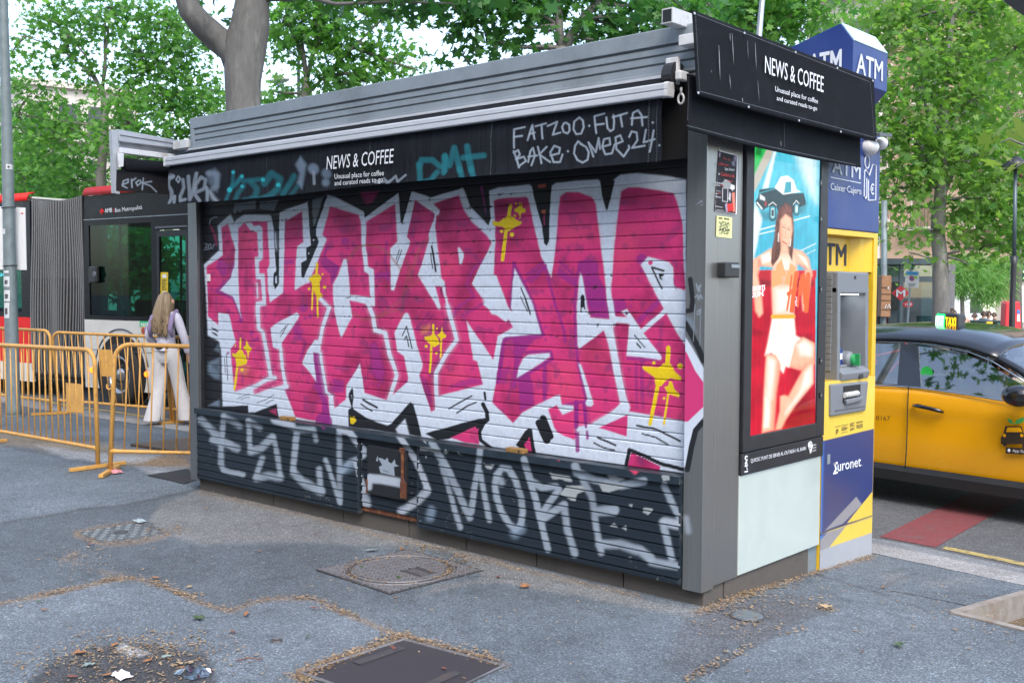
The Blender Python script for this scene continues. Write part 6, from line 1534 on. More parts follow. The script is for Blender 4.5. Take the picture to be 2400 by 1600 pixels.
p = SP(2004, 650, -.012); MB().lathe([(.011, -.002), (.011, .004)], (-.012, p.y, p.z), (1, 0, 0), 14).build("lock", m_frame, fas)
q4 = [SP(u, v, .02) for u, v in ((1949, 901), (2036.5, 893), (2030, 962), (1949, 976))]
disp = MB().slab(q4, (-.03, 0, 0)).build("dispenser_housing", m_grey, atm, bevel=.01)
q5 = [SP(u, v, .022) for u, v in ((1977, 905), (2017, 900), (2015.5, 934), (1975.5, 943))]
MB().slab(q5, (.001, 0, 0)).build("dispenser_slot", m_dark, disp)
A = SP(1978, 926, .028); B = SP(2010, 921, .028)
for k_ in range(6):
    c = A.lerp(B, (k_+.5)/6); MB().lathe([(.018, -.014), (.018, .014)], c, (0, 1, 0), 10).build("slot_roller", mat("pale_roller", (.5, .5, .48), .5), disp) if k_ == 0 else MB().lathe([(.018, -.014), (.018, .014)], c, (0, 1, 0), 10).build("slot_roller", bpy.data.materials["pale_roller"], disp)
q6 = [SP(u, v, .022) for u, v in ((1976, 936), (2017, 928), (2014, 938), (1978, 947))]; MB().slab(q6, (.022, 0, 0)).build("slot_lip", m_grey, disp, bevel=.006)
q7 = [SP(u, v, .0215) for u, v in ((1957, 961), (2028, 950), (2028, 952), (1957, 963))]; MB().slab(q7, (.003, 0, 0)).build("housing_groove", m_dgrey, disp)
# header sign on the roof
hy0, hy1 = 1.60, 2.13
pb = FP(2000, 95, hy0); pa = FP(1970, 55, hy0); pl_ = FP(1853, 111, hy0); xb_ = pb.x
zc = SP(2076, 215, xb_).z
hexp = [Vector((xb_, hy0, pb.z)), pa, pl_, Vector((pl_.x-.12, hy0, pl_.z-.14)), Vector((pl_.x-.12, hy0, zc)), Vector((pl_.x-.02, hy0, zc-.16)), Vector((xb_-.16, hy0, zc-.16)), Vector((xb_, hy0, zc))]
hd = MB().prism(hexp, (0, hy1-hy0, 0)).build("header_sign", m_navy, atm, bevel=.003)
n_ = Vector((pa.z-pb.z, 0, xb_-pa.x)).normalized()
MB().slab([Vector((xb_, hy0+.01, pb.z))+n_*.001, Vector((pa.x, hy0+.01, pa.z))+n_*.001, Vector((pa.x, hy1-.01, pa.z))+n_*.001, Vector((xb_, hy1-.01, pb.z))+n_*.001], n_*.006).build("header_slope", mat("pale_blue_panel", (.50, .72, .78), .25, 0, .03), hd)  # pale blue sheet over the header's sloped top face
text("ATM", FP(1895, 189, hy0-.004), FP(1971, 176, hy0-.004), .165, m_lgl, hd, bold=.02)
stext("ATM", (2007.5, 171), (2068, 190), (2014, 125.5), xb_+.003, hd, m_lgl, bold=.035)
# security cameras under a little hood
for (u, v), s_, lk in (((2036, 346), .064, (2052, 351)), ((2064, 337), .05, (2068, 337))):
    c = SP(u, v, .02); cb = MB().ball((.02, c.y, c.z), s_*1.05, s_, s_*.85, 18, 12).build("security_camera", m_white_metal, atm, smooth=True)
    MB().lathe([(s_*.8, -.0), (s_*.9, .05)], (-.02, c.y, c.z+.01), (-1, 0, .3), 14).build("camera_base", m_white_metal, cb)
    l_ = SP(*lk, .02); d_ = (Vector((.055, l_.y-c.y+.0, l_.z-c.z))).normalized(); MB().lathe([(s_*.6, s_*.70), (s_*.5, s_*1.02), (.01, s_*1.06)], (.02, c.y, c.z), d_, 14).build("camera_lens", m_blackpl, cb)
A = SP(2055, 313, .1); B = SP(2084, 318, .1); MB().slab([(-.05, A.y, A.z), (.12, A.y, A.z-.02), (.12, B.y, B.z-.01), (-.05, B.y, B.z+.02)], (0, 0, .02)).build("camera_hood", m_dgrey, atm)

# ------------------------------------------------------------------ people
def skin_mesh(name, J, E, m, parent, sub=2):
    """J: {joint: ((x,y,z), radius)}; one continuous surface grown along the bones"""
    keys = list(J); me = bpy.data.meshes.new(name); me.from_pydata([J[k][0] for k in keys], [(keys.index(a_), keys.index(b_)) for a_, b_ in E], [])
    o = link(name, me, m, parent)
    md = o.modifiers.new("skin", 'SKIN'); md.use_smooth_shade = True; md.branch_smoothing = .6
    sv = me.skin_vertices[0].data
    for i, k in enumerate(keys):
        r = J[k][1]; sv[i].radius = r if isinstance(r, tuple) else (r, r)
    sv[0].use_root = True
    s = o.modifiers.new("subsurf", 'SUBSURF'); s.levels = 1; s.render_levels = sub
    return o
m_skin = mat("skin", (.50, .29, .20), .5, 0, .06, 30)
SKT = {}
def person(name_label, pos, heading, H, pose, colors, group=None, detail=False):
    """pose: dict of joint offsets for a 1.70 m figure; local +Y is the way the person faces"""
    s = H/1.70; ca, sa = math.cos(heading), math.sin(heading)
    def W(p): return Vector((pos[0]+(p[0]*ca-p[1]*sa)*s, pos[1]+(p[0]*sa+p[1]*ca)*s, pos[2]+p[2]*s))
    t = thing("person", name_label, "person", pos, group)
    B_ = dict(pelvis=((0, 0, .93), .115), waist=((0, 0, 1.06), .095), chest=((0, .0, 1.25), .118), neckb=((0, 0, 1.41), .07), neck=((0, .01, 1.47), .05), head=((0, .03, 1.56), .085), crown=((0, .02, 1.64), .07),
              shl=((-.17, 0, 1.38), .055), ell=((-.22, -.03, 1.12), .042), wrl=((-.21, .06, .90), .03), shr=((.17, 0, 1.38), .055), elr=((.22, -.03, 1.12), .042), wrr=((.21, .06, .90), .03),
              hl=((-.09, 0, .88), .095), kl=((-.10, .04, .49), .06), al=((-.10, -.02, .09), .04), tl=((-.10, .12, .03), .03), hr=((.09, 0, .88), .095), kr=((.10, .04, .49), .06), ar=((.10, -.02, .09), .04), tr=((.10, .12, .03), .03))
    for k, v in pose.items(): B_[k] = (v, B_[k][1])
    JJ = {k: (W(v[0]), v[1]*s if not isinstance(v[1], tuple) else tuple(x*s for x in v[1])) for k, v in B_.items()}
    ED = [("pelvis", "waist"), ("waist", "chest"), ("chest", "neckb"), ("neckb", "neck"), ("neck", "head"), ("head", "crown"), ("neckb", "shl"), ("shl", "ell"), ("ell", "wrl"), ("neckb", "shr"), ("shr", "elr"), ("elr", "wrr"), ("pelvis", "hl"), ("hl", "kl"), ("kl", "al"), ("al", "tl"), ("pelvis", "hr"), ("hr", "kr"), ("kr", "ar"), ("ar", "tr")]
    if detail:  # palms with five fingers each
        for sd, w_, e_ in (("l", "wrl", "ell"), ("r", "wrr", "elr")):
            a_ = JJ[w_][0]; d_ = (a_-JJ[e_][0]).normalized(); sx_ = -1 if sd == "l" else 1; fw = Vector((-sa, ca, 0)); lat = d_.cross(fw).normalized(); fwd_ = lat.cross(d_)
            JJ["palm"+sd] = (a_+d_*.06*s, .028*s); ED.append((w_, "palm"+sd))
            for i, (off, ln_) in enumerate(((-.03, .06), (-.012, .075), (.008, .07), (.027, .055))):
                b1 = a_+d_*(.10)*s+fwd_*off*s; b2 = b1+d_*ln_*.5*s+lat*.006*sx_; b3 = b2+d_*ln_*.45*s+lat*.018*sx_
                for q_, pt in (("a", b1), ("b", b2), ("c", b3)): JJ["f%s%d%s" % (sd, i, q_)] = (pt, .009*s)
                ED += [("palm"+sd, "f%s%da" % (sd, i)), ("f%s%da" % (sd, i), "f%s%db" % (sd, i)), ("f%s%db" % (sd, i), "f%s%dc" % (sd, i))]
            t1 = a_+d_*.045*s+fwd_*.035*s; t2 = t1+d_*.04*s+fwd_*.015*s; JJ["t%sa" % sd] = (t1, .011*s); JJ["t%sb" % sd] = (t2, .009*s); ED += [("palm"+sd, "t%sa" % sd), ("t%sa" % sd, "t%sb" % sd)]
    skin_mesh("body", JJ, ED, m_skin, t)
    # clothing that follows the body
    g = 1.22
    tj = {k: (JJ[k][0], B_[k][1]*s*g) for k in ("waist", "pelvis", "chest", "neckb", "shl", "shr")}
    tj["ell"] = (JJ["ell"][0], B_["ell"][1]*s*1.3); tj["elr"] = (JJ["elr"][0], B_["elr"][1]*s*1.3); tj["pelvis"] = (JJ["pelvis"][0]+Vector((0, 0, .02)), .135*s)
    te = [("waist", "pelvis"), ("waist", "chest"), ("chest", "neckb"), ("neckb", "shl"), ("neckb", "shr"), ("shl", "ell"), ("shr", "elr")]
    if colors.get("long", True):
        for sd in "lr": tj["wr"+sd] = (JJ["wr"+sd][0], B_["wr"+sd][1]*s*1.4); te.append(("el"+sd, "wr"+sd))
    skin_mesh(colors.get("topname", "shirt"), tj, te, colors["top"], t)
    wide = colors.get("wide", 1.0)
    pj = {"pelvis": (JJ["pelvis"][0], .128*s), "hl": (JJ["hl"][0], .11*s), "kl": (JJ["kl"][0], .08*s*wide), "al": (JJ["al"][0]+Vector((0, 0, .02)), .062*s*wide**1.6), "hr": (JJ["hr"][0], .11*s), "kr": (JJ["kr"][0], .08*s*wide), "ar": (JJ["ar"][0]+Vector((0, 0, .02)), .062*s*wide**1.6)}
    skin_mesh("trousers", pj, [("pelvis", "hl"), ("hl", "kl"), ("kl", "al"), ("pelvis", "hr"), ("hr", "kr"), ("kr", "ar")], colors["legs"], t)
    for sd in "lr":
        a_, b_ = JJ["a"+sd][0], JJ["t"+sd][0]; d_ = (b_-a_); d_.z = 0; d_.normalize(); skin_mesh("shoe", {"heel": (a_-d_*.03*s+Vector((0, 0, -.035*s)), .04*s), "mid": (a_.lerp(b_, .5)+Vector((0, 0, -.01)), .04*s), "toe": (b_+Vector((0, 0, .004)), .036*s)}, [("heel", "mid"), ("mid", "toe")], colors.get("shoe", m_blackpl), t)
    # face and hair
    hc = JJ["head"][0]; f3 = Vector((-sa, ca, 0)); r3 = Vector((ca, sa, 0))
    if detail or colors.get("face"):
        for sd in (-1, 1):
            MB().ball(hc+f3*.088*s+r3*.032*s*sd+Vector((0, 0, .015*s)), .011*s, .011*s, .008*s, 8, 6).build("eye", m_ink, t, smooth=True)
            MB().ball(hc+r3*.088*s*sd-f3*.01+Vector((0, 0, -.005)), .014*s, .024*s, .032*s, 8, 6).build("ear", m_skin, t, smooth=True)
        MB().ball(hc+f3*.10*s+Vector((0, 0, -.015*s)), .014*s, .02*s, .022*s, 8, 6).build("nose", m_skin, t, smooth=True)
        MB().ball(hc+f3*.088*s+Vector((0, 0, -.055*s)), .026*s, .012*s, .008*s, 8, 6).build("mouth", mat("lips", (.3, .09, .08), .5), t, smooth=True)
    hl_ = colors.get("hairlen", .12)
    rows = []
    for i in range(8):
        u_ = i/7
        if hl_ < .2: zc_ = 1.675-u_*.15; rr = .098*math.sin(min(1, u_*1.1+.12)*1.6)
        else: zc_ = 1.675-(u_**1.1)*hl_; rr = (.105*math.sin(min(1, u_*2.6+.12)*1.57)) if u_ < .4 else .105-.02*(u_-.4)-.05*max(0, u_-.8)*3
        row = []
        for k in range(17):
            a2 = math.pi*(1.0-.30)+k/16*(math.pi*1.6) if u_ > .25 else k/16*2*math.pi
            a2 = math.radians(128)+math.radians(284)*k/16 if u_ > .25 else math.radians(90)+2*math.pi*k/16
            bx, by = math.cos(a2)*rr, math.sin(a2)*rr*(1.05)-(.045 if hl_ > .2 and u_ > .4 else 0)
            rj = .006*math.sin(k*2.4+i*.9); row.append(W((bx+rj, by+.02+rj, zc_)))
        rows.append(row)
    if colors.get("hair"):
        mb = MB(); mb.grid(rows); hm = mb.build("hair", colors["hair"], t, smooth=True); hm.modifiers.new("thickness", 'SOLIDIFY').thickness = .02*s; q_ = hm.modifiers.new("subsurf", 'SUBSURF'); q_.levels = 1; q_.render_levels = 2
    return t, JJ, W

# ------------------------------------------------------------------ taxi
m_tyel = mat("taxi_yellow_paint", (.80, .37, .004), .22, 0, .03, 3, coat=.7)
m_tblk = mat("black_car_paint", (.008, .008, .010), .2, 0, .1, 3, coat=.8)
m_chrome = mat("chrome_trim", (.62, .63, .65), .15, 1.0, .04)
m_cglass = glass_mat("car_glass", (.5, .56, .55), .24)
m_rubber = mat("tyre_rubber", (.02, .02, .021), .8, 0, .15, 40)
m_rim = mat("alloy_rim", (.42, .43, .45), .3, .9, .06)
t0 = Vector((-.850, 4.182, 0)); tf = Vector((.990, -.141, 0)).normalized(); tn = Vector((.141, .990, 0)).normalized()
def TL(x, d, z): return t0+tf*x+tn*d+Vector((0, 0, z+RZ))
taxi = thing("taxi", "yellow taxi with black roof and lit green roof sign, on the road", "car", TL(.4, .9, 0))
Wd = 1.80
def inset(x): return .02+.26*max(0, (x-1.75)/.85)**2.2+.22*max(0, (-1.0-x)/.8)**2.2
def belt(x): return np.interp(x, [-1.8, -1.3, -.5, .0, .42, 1.16, 1.45, 1.9, 2.4, 2.62], [.80, .98, 1.02, 1.016, 1.022, .985, .955, .90, .78, .60])
def sill(x): return np.interp(x, [-1.8, -1.5, 2.3, 2.62], [.40, .22, .215, .36])
xsx = np.concatenate([np.linspace(-1.8, -1.0, 9)[:-1], np.linspace(-1.0, 1.7, 28)[:-1], np.linspace(1.7, 2.62, 11)])
rows = []
for x in xsx:
    b0, s0, i0 = belt(x), sill(x), inset(x); row = []
    lv = [(s0, .075), (s0+.05, .05), (.36, .028), (.50, .012), (.62, .006), (.74, .012), (.80, .006), (.86, .0), (b0-.06, .006), (b0-.015, .02), (b0, .05)]
    lv = [(min(max(z, s0), b0), d) for z, d in lv]
    near = [TL(x, i0+d, z) for z, d in lv]; far = [TL(x, Wd-i0-d, z) for z, d in lv][::-1]
    crown = .05*max(0, min(1, (x-1.2)/.4)); tops = [TL(x, Wd*f_, b0+crown*(1-(2*f_-1)**2)) for f_ in (.25, .4, .5, .6, .75)]
    rows.append(near+tops+far)
mb = MB(); mb.grid(rows); mb._add(rows[0], [tuple(range(len(rows[0])))]); mb._add(rows[-1], [tuple(range(len(rows[-1])))])
body = mb.build("body", m_tyel, taxi, smooth=True)
MB().grid([[TL(x, .05+.03, .20) for x in np.linspace(-1.5, 2.3, 20)], [TL(x, -.0, .215) for x in np.linspace(-1.5, 2.3, 20)], [TL(x, -.004, .30) for x in np.linspace(-1.5, 2.3, 20)], [TL(x, .022, .345) for x in np.linspace(-1.5, 2.3, 20)]]).build("sill_cladding", mat("black_cladding", (.015, .015, .016), .5, 0, .1, 20), taxi)
flo = MB(); flo.slab([TL(-1.6, .08, .2), TL(2.4, .08, .2), TL(2.4, Wd-.08, .2), TL(-1.6, Wd-.08, .2)], (0, 0, .08)); flo.build("underbody", m_dark, taxi)
# door gaps, handle
up_v = (tn*.17+Vector((0, 0, .40))).normalized(); gp0 = TL(0, .045, 1.02); gn = tf.cross(up_v).normalized()
def TG(u, v, o=0.0): return onplane(u, v, gp0-gn*0, gn)+(tn*-o)
def TS(u, v, o=.0): return onplane(u, v, TL(0, -o, 0), tn)
mb = MB(); mb.tube([TS(2129.5, 905, -.008), TS(2127, 960, .002), TS(2126, 1010, .0), TS(2124, 1060, -.004), TS(2119, 1124, -.02)], .0045, 6); mb.build("door_gap", m_dark, taxi)
def hpts(): return [TS(u, v, o_) for u, v, o_ in ((2141, 950, .0), (2150, 950.5, .028), (2175, 956, .036), (2200, 962, .03), (2211, 966, .0))]
MB().tube(hpts(), [.014, .018, .017, .018, .012], 8).build("door_handle", m_tblk, taxi, smooth=True)
c = TS(2172, 960, -.0); MB().lathe([(.001, .0), (.05, .001)], c+tn*.0-tn*.004, -tn, 16, False).build("handle_recess", mat("recess_yellow", (.5, .22, .003), .3), taxi) if False else None
# glazing
def glass_poly(name, pxs, m, par, th=.006, o=0.0): MB().prism([TG(u, v, o) for u, v in pxs], tn*th).build(name, m, par)
rw = [(1985, 800), (2053, 804), (2111, 807), (2104, 901), (2050, 899), (1990, 897)]; fw_ = [(2152, 811), (2221, 820), (2273, 833), (2326, 857), (2370, 886), (2398, 903), (2398, 945), (2357, 937), (2158, 907)]
win_r = MB().prism([TG(*p) for p in rw], tn*.006).build("rear_window", m_cglass, taxi); win_f = MB().prism([TG(*p) for p in fw_], tn*.006).build("front_window", m_cglass, taxi)
MB().prism([TG(u, v, .002) for u, v in ((2111, 805), (2153, 810), (2159, 909), (2103, 903))], tn*.04).build("door_pillar", m_tblk, taxi)
ch = [(1985, 797), (2053, 800.5), (2133, 802), (2221, 812.5), (2273, 825), (2326, 846), (2372, 875), (2425, 908)]
MB().tube([TG(u, v, .006) for u, v in ch], .008, 6).build("window_trim", m_chrome, taxi, smooth=True)
MB().tube([TG(u, v, .012) for u, v in ((1985, 897), (2052, 902), (2130, 906.5), (2158, 909), (2260, 923), (2357, 939), (2420, 949))], .008, 6).build("window_trim", m_chrome, taxi, smooth=True)
# roof: loft between rails
def rail(x): return np.interp(x, [-1.5, -1.2, -.6, 0, .4, .75, 1.0, 1.2, 1.45], [1.10, 1.24, 1.37, 1.415, 1.41, 1.37, 1.30, 1.21, 1.06])
rows = []
for x in np.linspace(-1.35, 1.0, 26):
    zr = rail(x); ins_ = .045+(zr-1.02)*.42; row = [TL(x, ins_-.01, zr-.015), TL(x, ins_, zr+.01)]
    for f_ in np.linspace(.02, .98, 14): row.append(TL(x, ins_+.04+(Wd-2*ins_-.08)*f_, zr+.025+.10*(1-(2*f_-1)**4)*min(1, (1.35-abs(x+.1)*.55))))
    row += [TL(x, Wd-ins_, zr+.01), TL(x, Wd-ins_+.01, zr-.015)]; rows.append(row)
mb = MB(); mb.grid(rows); roof = mb.build("roof", m_tblk, taxi, smooth=True); roof.modifiers.new("thickness", 'SOLIDIFY').thickness = -.02
def pil(xs_, w, name):
    rows = []
    for x in xs_:
        zr = rail(x); ins_ = .045+(zr-1.02)*.42; rows.append([TL(x-w*.2, ins_-.012, zr-.02), TL(x, ins_, zr+.012), TL(x+w*.4, ins_+w, zr+.02)])
    mb = MB(); mb.grid(rows); o = mb.build(name, m_tblk, taxi, smooth=True); o.modifiers.new("thickness", 'SOLIDIFY').thickness = .012
pil(np.linspace(.95, 1.55, 9), .05, "windscreen_pillar")
ws = []
for t_ in np.linspace(0, 1, 8):
    x = .98+.66*t_; zr = rail(min(x, 1.45)) if x < 1.45 else 1.06-(x-1.45)*.5; ins_ = .045+(rail(1.0)-1.02)*.42*(1-t_)+.05; ws.append([TL(x+.10*(1-(2*f_-1)**2), ins_+.02+(Wd-2*ins_-.04)*f_, zr+.035+.06*(1-t_)*(1-(2*f_-1)**4)) for f_ in np.linspace(0, 1, 10)])
mb = MB(); mb.grid(ws); mb.build("windscreen", glass_mat("windscreen_glass", (.5, .56, .55), .45), taxi, smooth=True)
MB().tube([TL(1.55, .5, 1.06), TL(1.42, .62, 1.13), TL(1.22, .85, 1.235)], .008, 6).build("wiper", m_blackpl, taxi)
rwn = [[TL(-1.35-.35*t_, .25+1.3*f_, rail(-1.35)-.0+.03-.25*t_) for f_ in np.linspace(0, 1, 6)] for t_ in np.linspace(0, 1, 4)]; MB().grid(rwn).build("rear_screen", m_cglass, taxi)
MB().prism([TL(-1.4, .16, 1.18), TL(-1.0, .19, 1.29), TL(-.75, .2, 1.33), TL(-.9, .06, 1.02), TL(-1.6, .1, .98)], tn*.02).build("rear_pillar", m_tblk, taxi)
# mirror
c = TS(2388, 928, .16); mir = MB().ball(c, .13, .085, .085, 16, 10); mo = mir.build("door_mirror", m_tblk, taxi, smooth=True); MB().tube([c+tn*.05, c+tn*.22-Vector((0, 0, .03))], [.03, .022], 8).build("mirror_arm", m_tblk, mo)
# roof sign
sa_ = TL(.52, .62, 1.53); 
sp0 = onplane(2190, 772, TL(0, .55, 0), tn); SX = (sp0-t0).dot(tf)-.50
TL0 = TL
def TL(x, d, z): return TL0(x+(SX if .44 < x < 1.0 and z > 1.48 else 0), d, z)
sg = MB().prism([TL(.50, .55, 1.505), TL(.72, .55, 1.50), TL(.71, .57, 1.64), TL(.515, .57, 1.652)], tn*.13).build("roof_sign", m_blackpl, taxi, bevel=.015)
MB().slab([TL(.49, .55, 1.49), TL(.85, .55, 1.49), TL(.85, .8, 1.505), TL(.49, .8, 1.505)], (0, 0, .018)).build("sign_base", m_dgrey, sg)
# the lit rear face looks back-left towards the kiosk; TAXI stands on the side
mled = emit_mat("green_led", (.01, .9, .12), .8); mledw = emit_mat("white_led", (.6, 1, .7), 1.2)
MB().prism([TL(.505, .553, 1.507), TL(.594, .546, 1.507), TL(.594, .558, 1.638), TL(.52, .565, 1.644)], -tn*.012).build("green_light", mled, sg, bevel=.004)
mb = MB()
for i in range(5):
    for j in range(6): mb.lathe([(.006, 0), (.004, .004)], TL(.518+.016*i, .536+.002*j, 1.528+.018*j), -tn, 6)
mb.build("light_dots", mledw, sg)
text("TAXI", TL(.607, .543, 1.53), TL(.702, .543, 1.53), .085, emit_mat("taxi_letter_yellow", (1, .62, .01), .32), sg, off=-tn*.006, bold=.03)
TL = TL0
# markings
m_inkc = mat("dark_brown_ink", (.03, .02, .012), .5)
text("8167", TS(2053, 984, .012), TS(2086, 986, .012), .042, m_inkc, body)
mb = MB(); car_px = [(2346, 1040), (2346, 1024), (2352, 1016), (2356, 998), (2394, 998), (2400, 1016), (2406, 1024), (2406, 1040)]
mb.prism([TS(u, v, .004) for u, v in car_px], -tn*.002)
for a_ in ((2351, 1036), (2396, 1040)): mb.prism([TS(a_[0], a_[1], .004), TS(a_[0]+8, a_[1], .004), TS(a_[0]+8, a_[1]+9, .004), TS(a_[0], a_[1]+8, .004)], -tn*.002)
dec = mb.build("car_emblem", m_inkc, taxi)
MB().prism([TS(u, v, .007) for u, v in ((2358, 1012), (2361, 1001), (2391, 1001), (2396, 1012))], -tn*.001).build("emblem_window", m_tyel, dec)
for u in (2354, 2395): MB().lathe([(.001, 0), (.013, .0005)], TS(u, 1020, .0075), -tn, 14, False).build("emblem_light", m_tyel, dec)
mgl = mat("leaf_green_ink", (.05, .35, .08), .5)
for lf in ([(2376, 994), (2365, 990), (2360, 979), (2371, 983)], [(2378, 994), (2383, 983), (2402, 976), (2397, 990)]): MB().prism([TS(u, v, .005) for u, v in lf], -tn*.002).build("emblem_leaf", mgl, dec)
MB().prism([TS(u, v, .005) for u, v in ((2357, 1047), (2420, 1050), (2420, 1066), (2357, 1062))], -tn*.002).build("emblem_plate", m_inkc, dec)
text("App Store", TS(2373, 1058.5, .009), TS(2412, 1061.5, .009), .024, m_letter, dec); MB().ball(TS(2365, 1055, .007), .012, .003, .014, 10, 6).build("fruit_mark", m_letter, dec)
MB().lathe([(.001, .0), (.055, .002)], TG(2173, 873, .006), -tn, 24, False).build("green_sticker", mat("green_sticker", (.03, .42, .07), .5), win_f)
# wheels
for xw in (-.80, 1.93):
    for dd, sg_ in ((.015, -1), (Wd-.015, 1)):
        c = TL(xw, dd, .33); ax = tn*sg_
        w = MB().lathe([(.20, -.20), (.31, -.20), (.33, -.17), (.33, -.03), (.31, .0), (.22, .004)], c, ax, 32).build("wheel", m_rubber, taxi, smooth=True)
        MB().lathe([(.01, -.005), (.05, -.0), (.20, -.04), (.22, .002), (.225, .0)], c, ax, 32, False).build("rim", m_rim, w, smooth=True)
        MB().lathe([(.345, -.01), (.385, -.004), (.39, -.03)], c, ax, 36, False).build("wheel_arch", m_dark, taxi)
# inside the car
m_seat = mat("dark_seat_fabric", (.03, .032, .035), .8)
for xs_ in (-.72, .42):
    for dd in (.35, 1.05): MB().hexa([TL(xs_, dd, .45), TL(xs_+.5, dd, .45), TL(xs_+.5, dd+.45, .45), TL(xs_, dd+.45, .45), TL(xs_-.22, dd+.03, 1.08), TL(xs_-.08, dd+.03, 1.10), TL(xs_-.08, dd+.42, 1.10), TL(xs_-.22, dd+.42, 1.08)]).build("seat", m_seat, taxi, bevel=.04)
    for dd in (.46, 1.16): MB().slab([TL(xs_-.2, dd, 1.12), TL(xs_-.11, dd, 1.12), TL(xs_-.11, dd+.24, 1.12), TL(xs_-.2, dd+.24, 1.12)], (0, 0, .17)).build("headrest", m_seat, taxi, bevel=.03)
MB().slab([TL(1.2, .15, .75), TL(1.6, .15, .75), TL(1.6, Wd-.15, .75), TL(1.2, Wd-.15, .75)], (0, 0, .25)).build("dashboard", m_seat, taxi, bevel=.05)
MB().tube([TL(1.05+.04*math.sin(a_), 1.27+.18*math.cos(a_), .93+.17*math.sin(a_)) for a_ in np.linspace(0, 6.283, 25)], .014, 8, False).build("steering_wheel", m_blackpl, taxi)
m_bshirt = mat("pale_blue_shirt", (.20, .34, .50), .7, 0, .08, 30); m_dpants = mat("dark_trousers", (.03, .035, .05), .8, 0, .1, 30)
sp_ = TL(.50, 1.27, -.42); hd_ = math.atan2(tf.y, tf.x)-math.pi/2
person("person in pale blue shirt sitting at the taxi's steering wheel", sp_, hd_, 1.72, dict(kl=(-.14, .42, .95), al=(-.14, .62, .62), tl=(-.14, .74, .60), kr=(.14, .42, .95), ar=(.14, .62, .62), tr=(.14, .74, .60), ell=(-.25, .14, 1.14), wrl=(-.15, .36, 1.25), elr=(.25, .14, 1.14), wrr=(.15, .36, 1.25)), dict(top=m_bshirt, legs=m_dpants, hair=mat("brown_hair", (.05, .03, .02), .6), face=True), detail=True)
# ------------------------------------------------------------------ articulated bus
m_bred = mat("bus_red_paint", (.62, .02, .02), .55, 0, .04, 4, spec=.2)
m_bwht = mat("bus_white_paint", (.62, .61, .56), .35, 0, .04, 3, coat=.3, stain=(.4, .38, .33), stain_amt=.3, stain_scale=2)
m_bblk = mat("bus_black_panel", (.007, .008, .011), .3, 0, .1, 3, spec=.25)
m_bglass = glass_mat("bus_glass", (.13, .42, .36), .03)
m_bin = mat("bus_interior", (.06, .075, .075), .7, 0, .1, 5)
m_bell = mat("bellows_fabric", (.030, .029, .031), .85, 0, .2, 30)
m_pipe = mat("bellows_piping", (.17, .175, .18), .7, 0, .15, 40)
m_amber = emit_mat("amber_lamp", (1, .16, .005), 1.3)
b0 = Vector((-12.554, 3.398, 0)); bf = Vector((.993, .119, 0)).normalized(); bn = Vector((-.119, .993, 0)).normalized()
def BL(x, d, z): return b0+bf*x+bn*d+Vector((0, 0, z+RZ))
def BS(u, v, d=0.0): return onplane(u, v, BL(0, d, 0), bn)
bus = thing("articulated_bus", "long articulated city bus, red white and black, passing on the road behind the yellow barriers", "bus", BL(0, 1.2, 0))
def bslab(mb, xa, xb, za, zb, d0=0.0, d1=.05): return mb.slab([BL(xa, d0, za), BL(xb, d0, za), BL(xb, d0, zb), BL(xa, d0, zb)], bn*(d1-d0))
BW = 2.5
X1 = 5.6
mb = MB(); bslab(mb, -.95, .93, .25, 1.333); bslab(mb, 1.66, X1, .25, 1.333)
mb.slab([BL(-.95, BW-.05, .25), BL(X1, BW-.05, .25), BL(X1, BW-.05, 1.333), BL(-.95, BW-.05, 1.333)], bn*.05); mb.slab([BL(X1-.05, .05, .25), BL(X1-.05, BW-.05, .25), BL(X1-.05, BW-.05, 2.9), BL(X1-.05, .05, 2.9)], bf*.05)
side = mb.build("side_panel", m_bwht, bus)
mb = MB()
bslab(mb, -.95, -.80, 1.335, 2.915, -.002); bslab(mb, .78, .93, 1.335, 2.915, -.002); bslab(mb, -.80, .78, 1.335, 1.40, -.002); bslab(mb, -.80, .78, 2.82, 2.915, -.002)
bslab(mb, .93, 1.66, 2.70, 2.915, -.002); bslab(mb, -.95, X1, 2.917, 3.285, .0); bslab(mb, 1.66, 1.85, 1.335, 2.915, -.002); bslab(mb, 5.4, X1, 1.335, 2.915, -.002); bslab(mb, 1.85, 5.4, 1.335, 1.42, -.002); bslab(mb, 1.85, 5.4, 2.8, 2.915, -.002)
mb.slab([BL(-.95, BW-.05, 2.6), BL(X1, BW-.05, 2.6), BL(X1, BW-.05, 3.285), BL(-.95, BW-.05, 3.285)], bn*.05)
mb.build("window_band", m_bblk, bus)
rows = [[BL(x, d, z) for x in (-.90, X1)] for d, z in ((-.012, 3.287), (-.014, 3.34), (.02, 3.395), (.12, 3.42))]; mb = MB(); mb.grid(rows); o = mb.build("roof_edge", m_bred, bus, smooth=True); o.modifiers.new("thickness", 'SOLIDIFY').thickness = -.02
MB().slab([BL(-.9, .08, 3.33), BL(X1, .08, 3.33), BL(X1, BW, 3.33), BL(-.9, BW, 3.33)], (0, 0, .03)).build("roof", m_bwht, bus)
def wint(name, xa, xb, za, zb): return bslab(MB(), xa, xb, za, zb, .012, .02).build(name, m_bglass, bus)
w0 = wint("window", -.80, .78, 1.40, 2.82); wint("window", 1.85, 5.4, 1.42, 2.8)
bslab(MB(), -.93, 1.64, 2.905, 2.918, -.006, .0).build("window_strip", m_alu, bus)
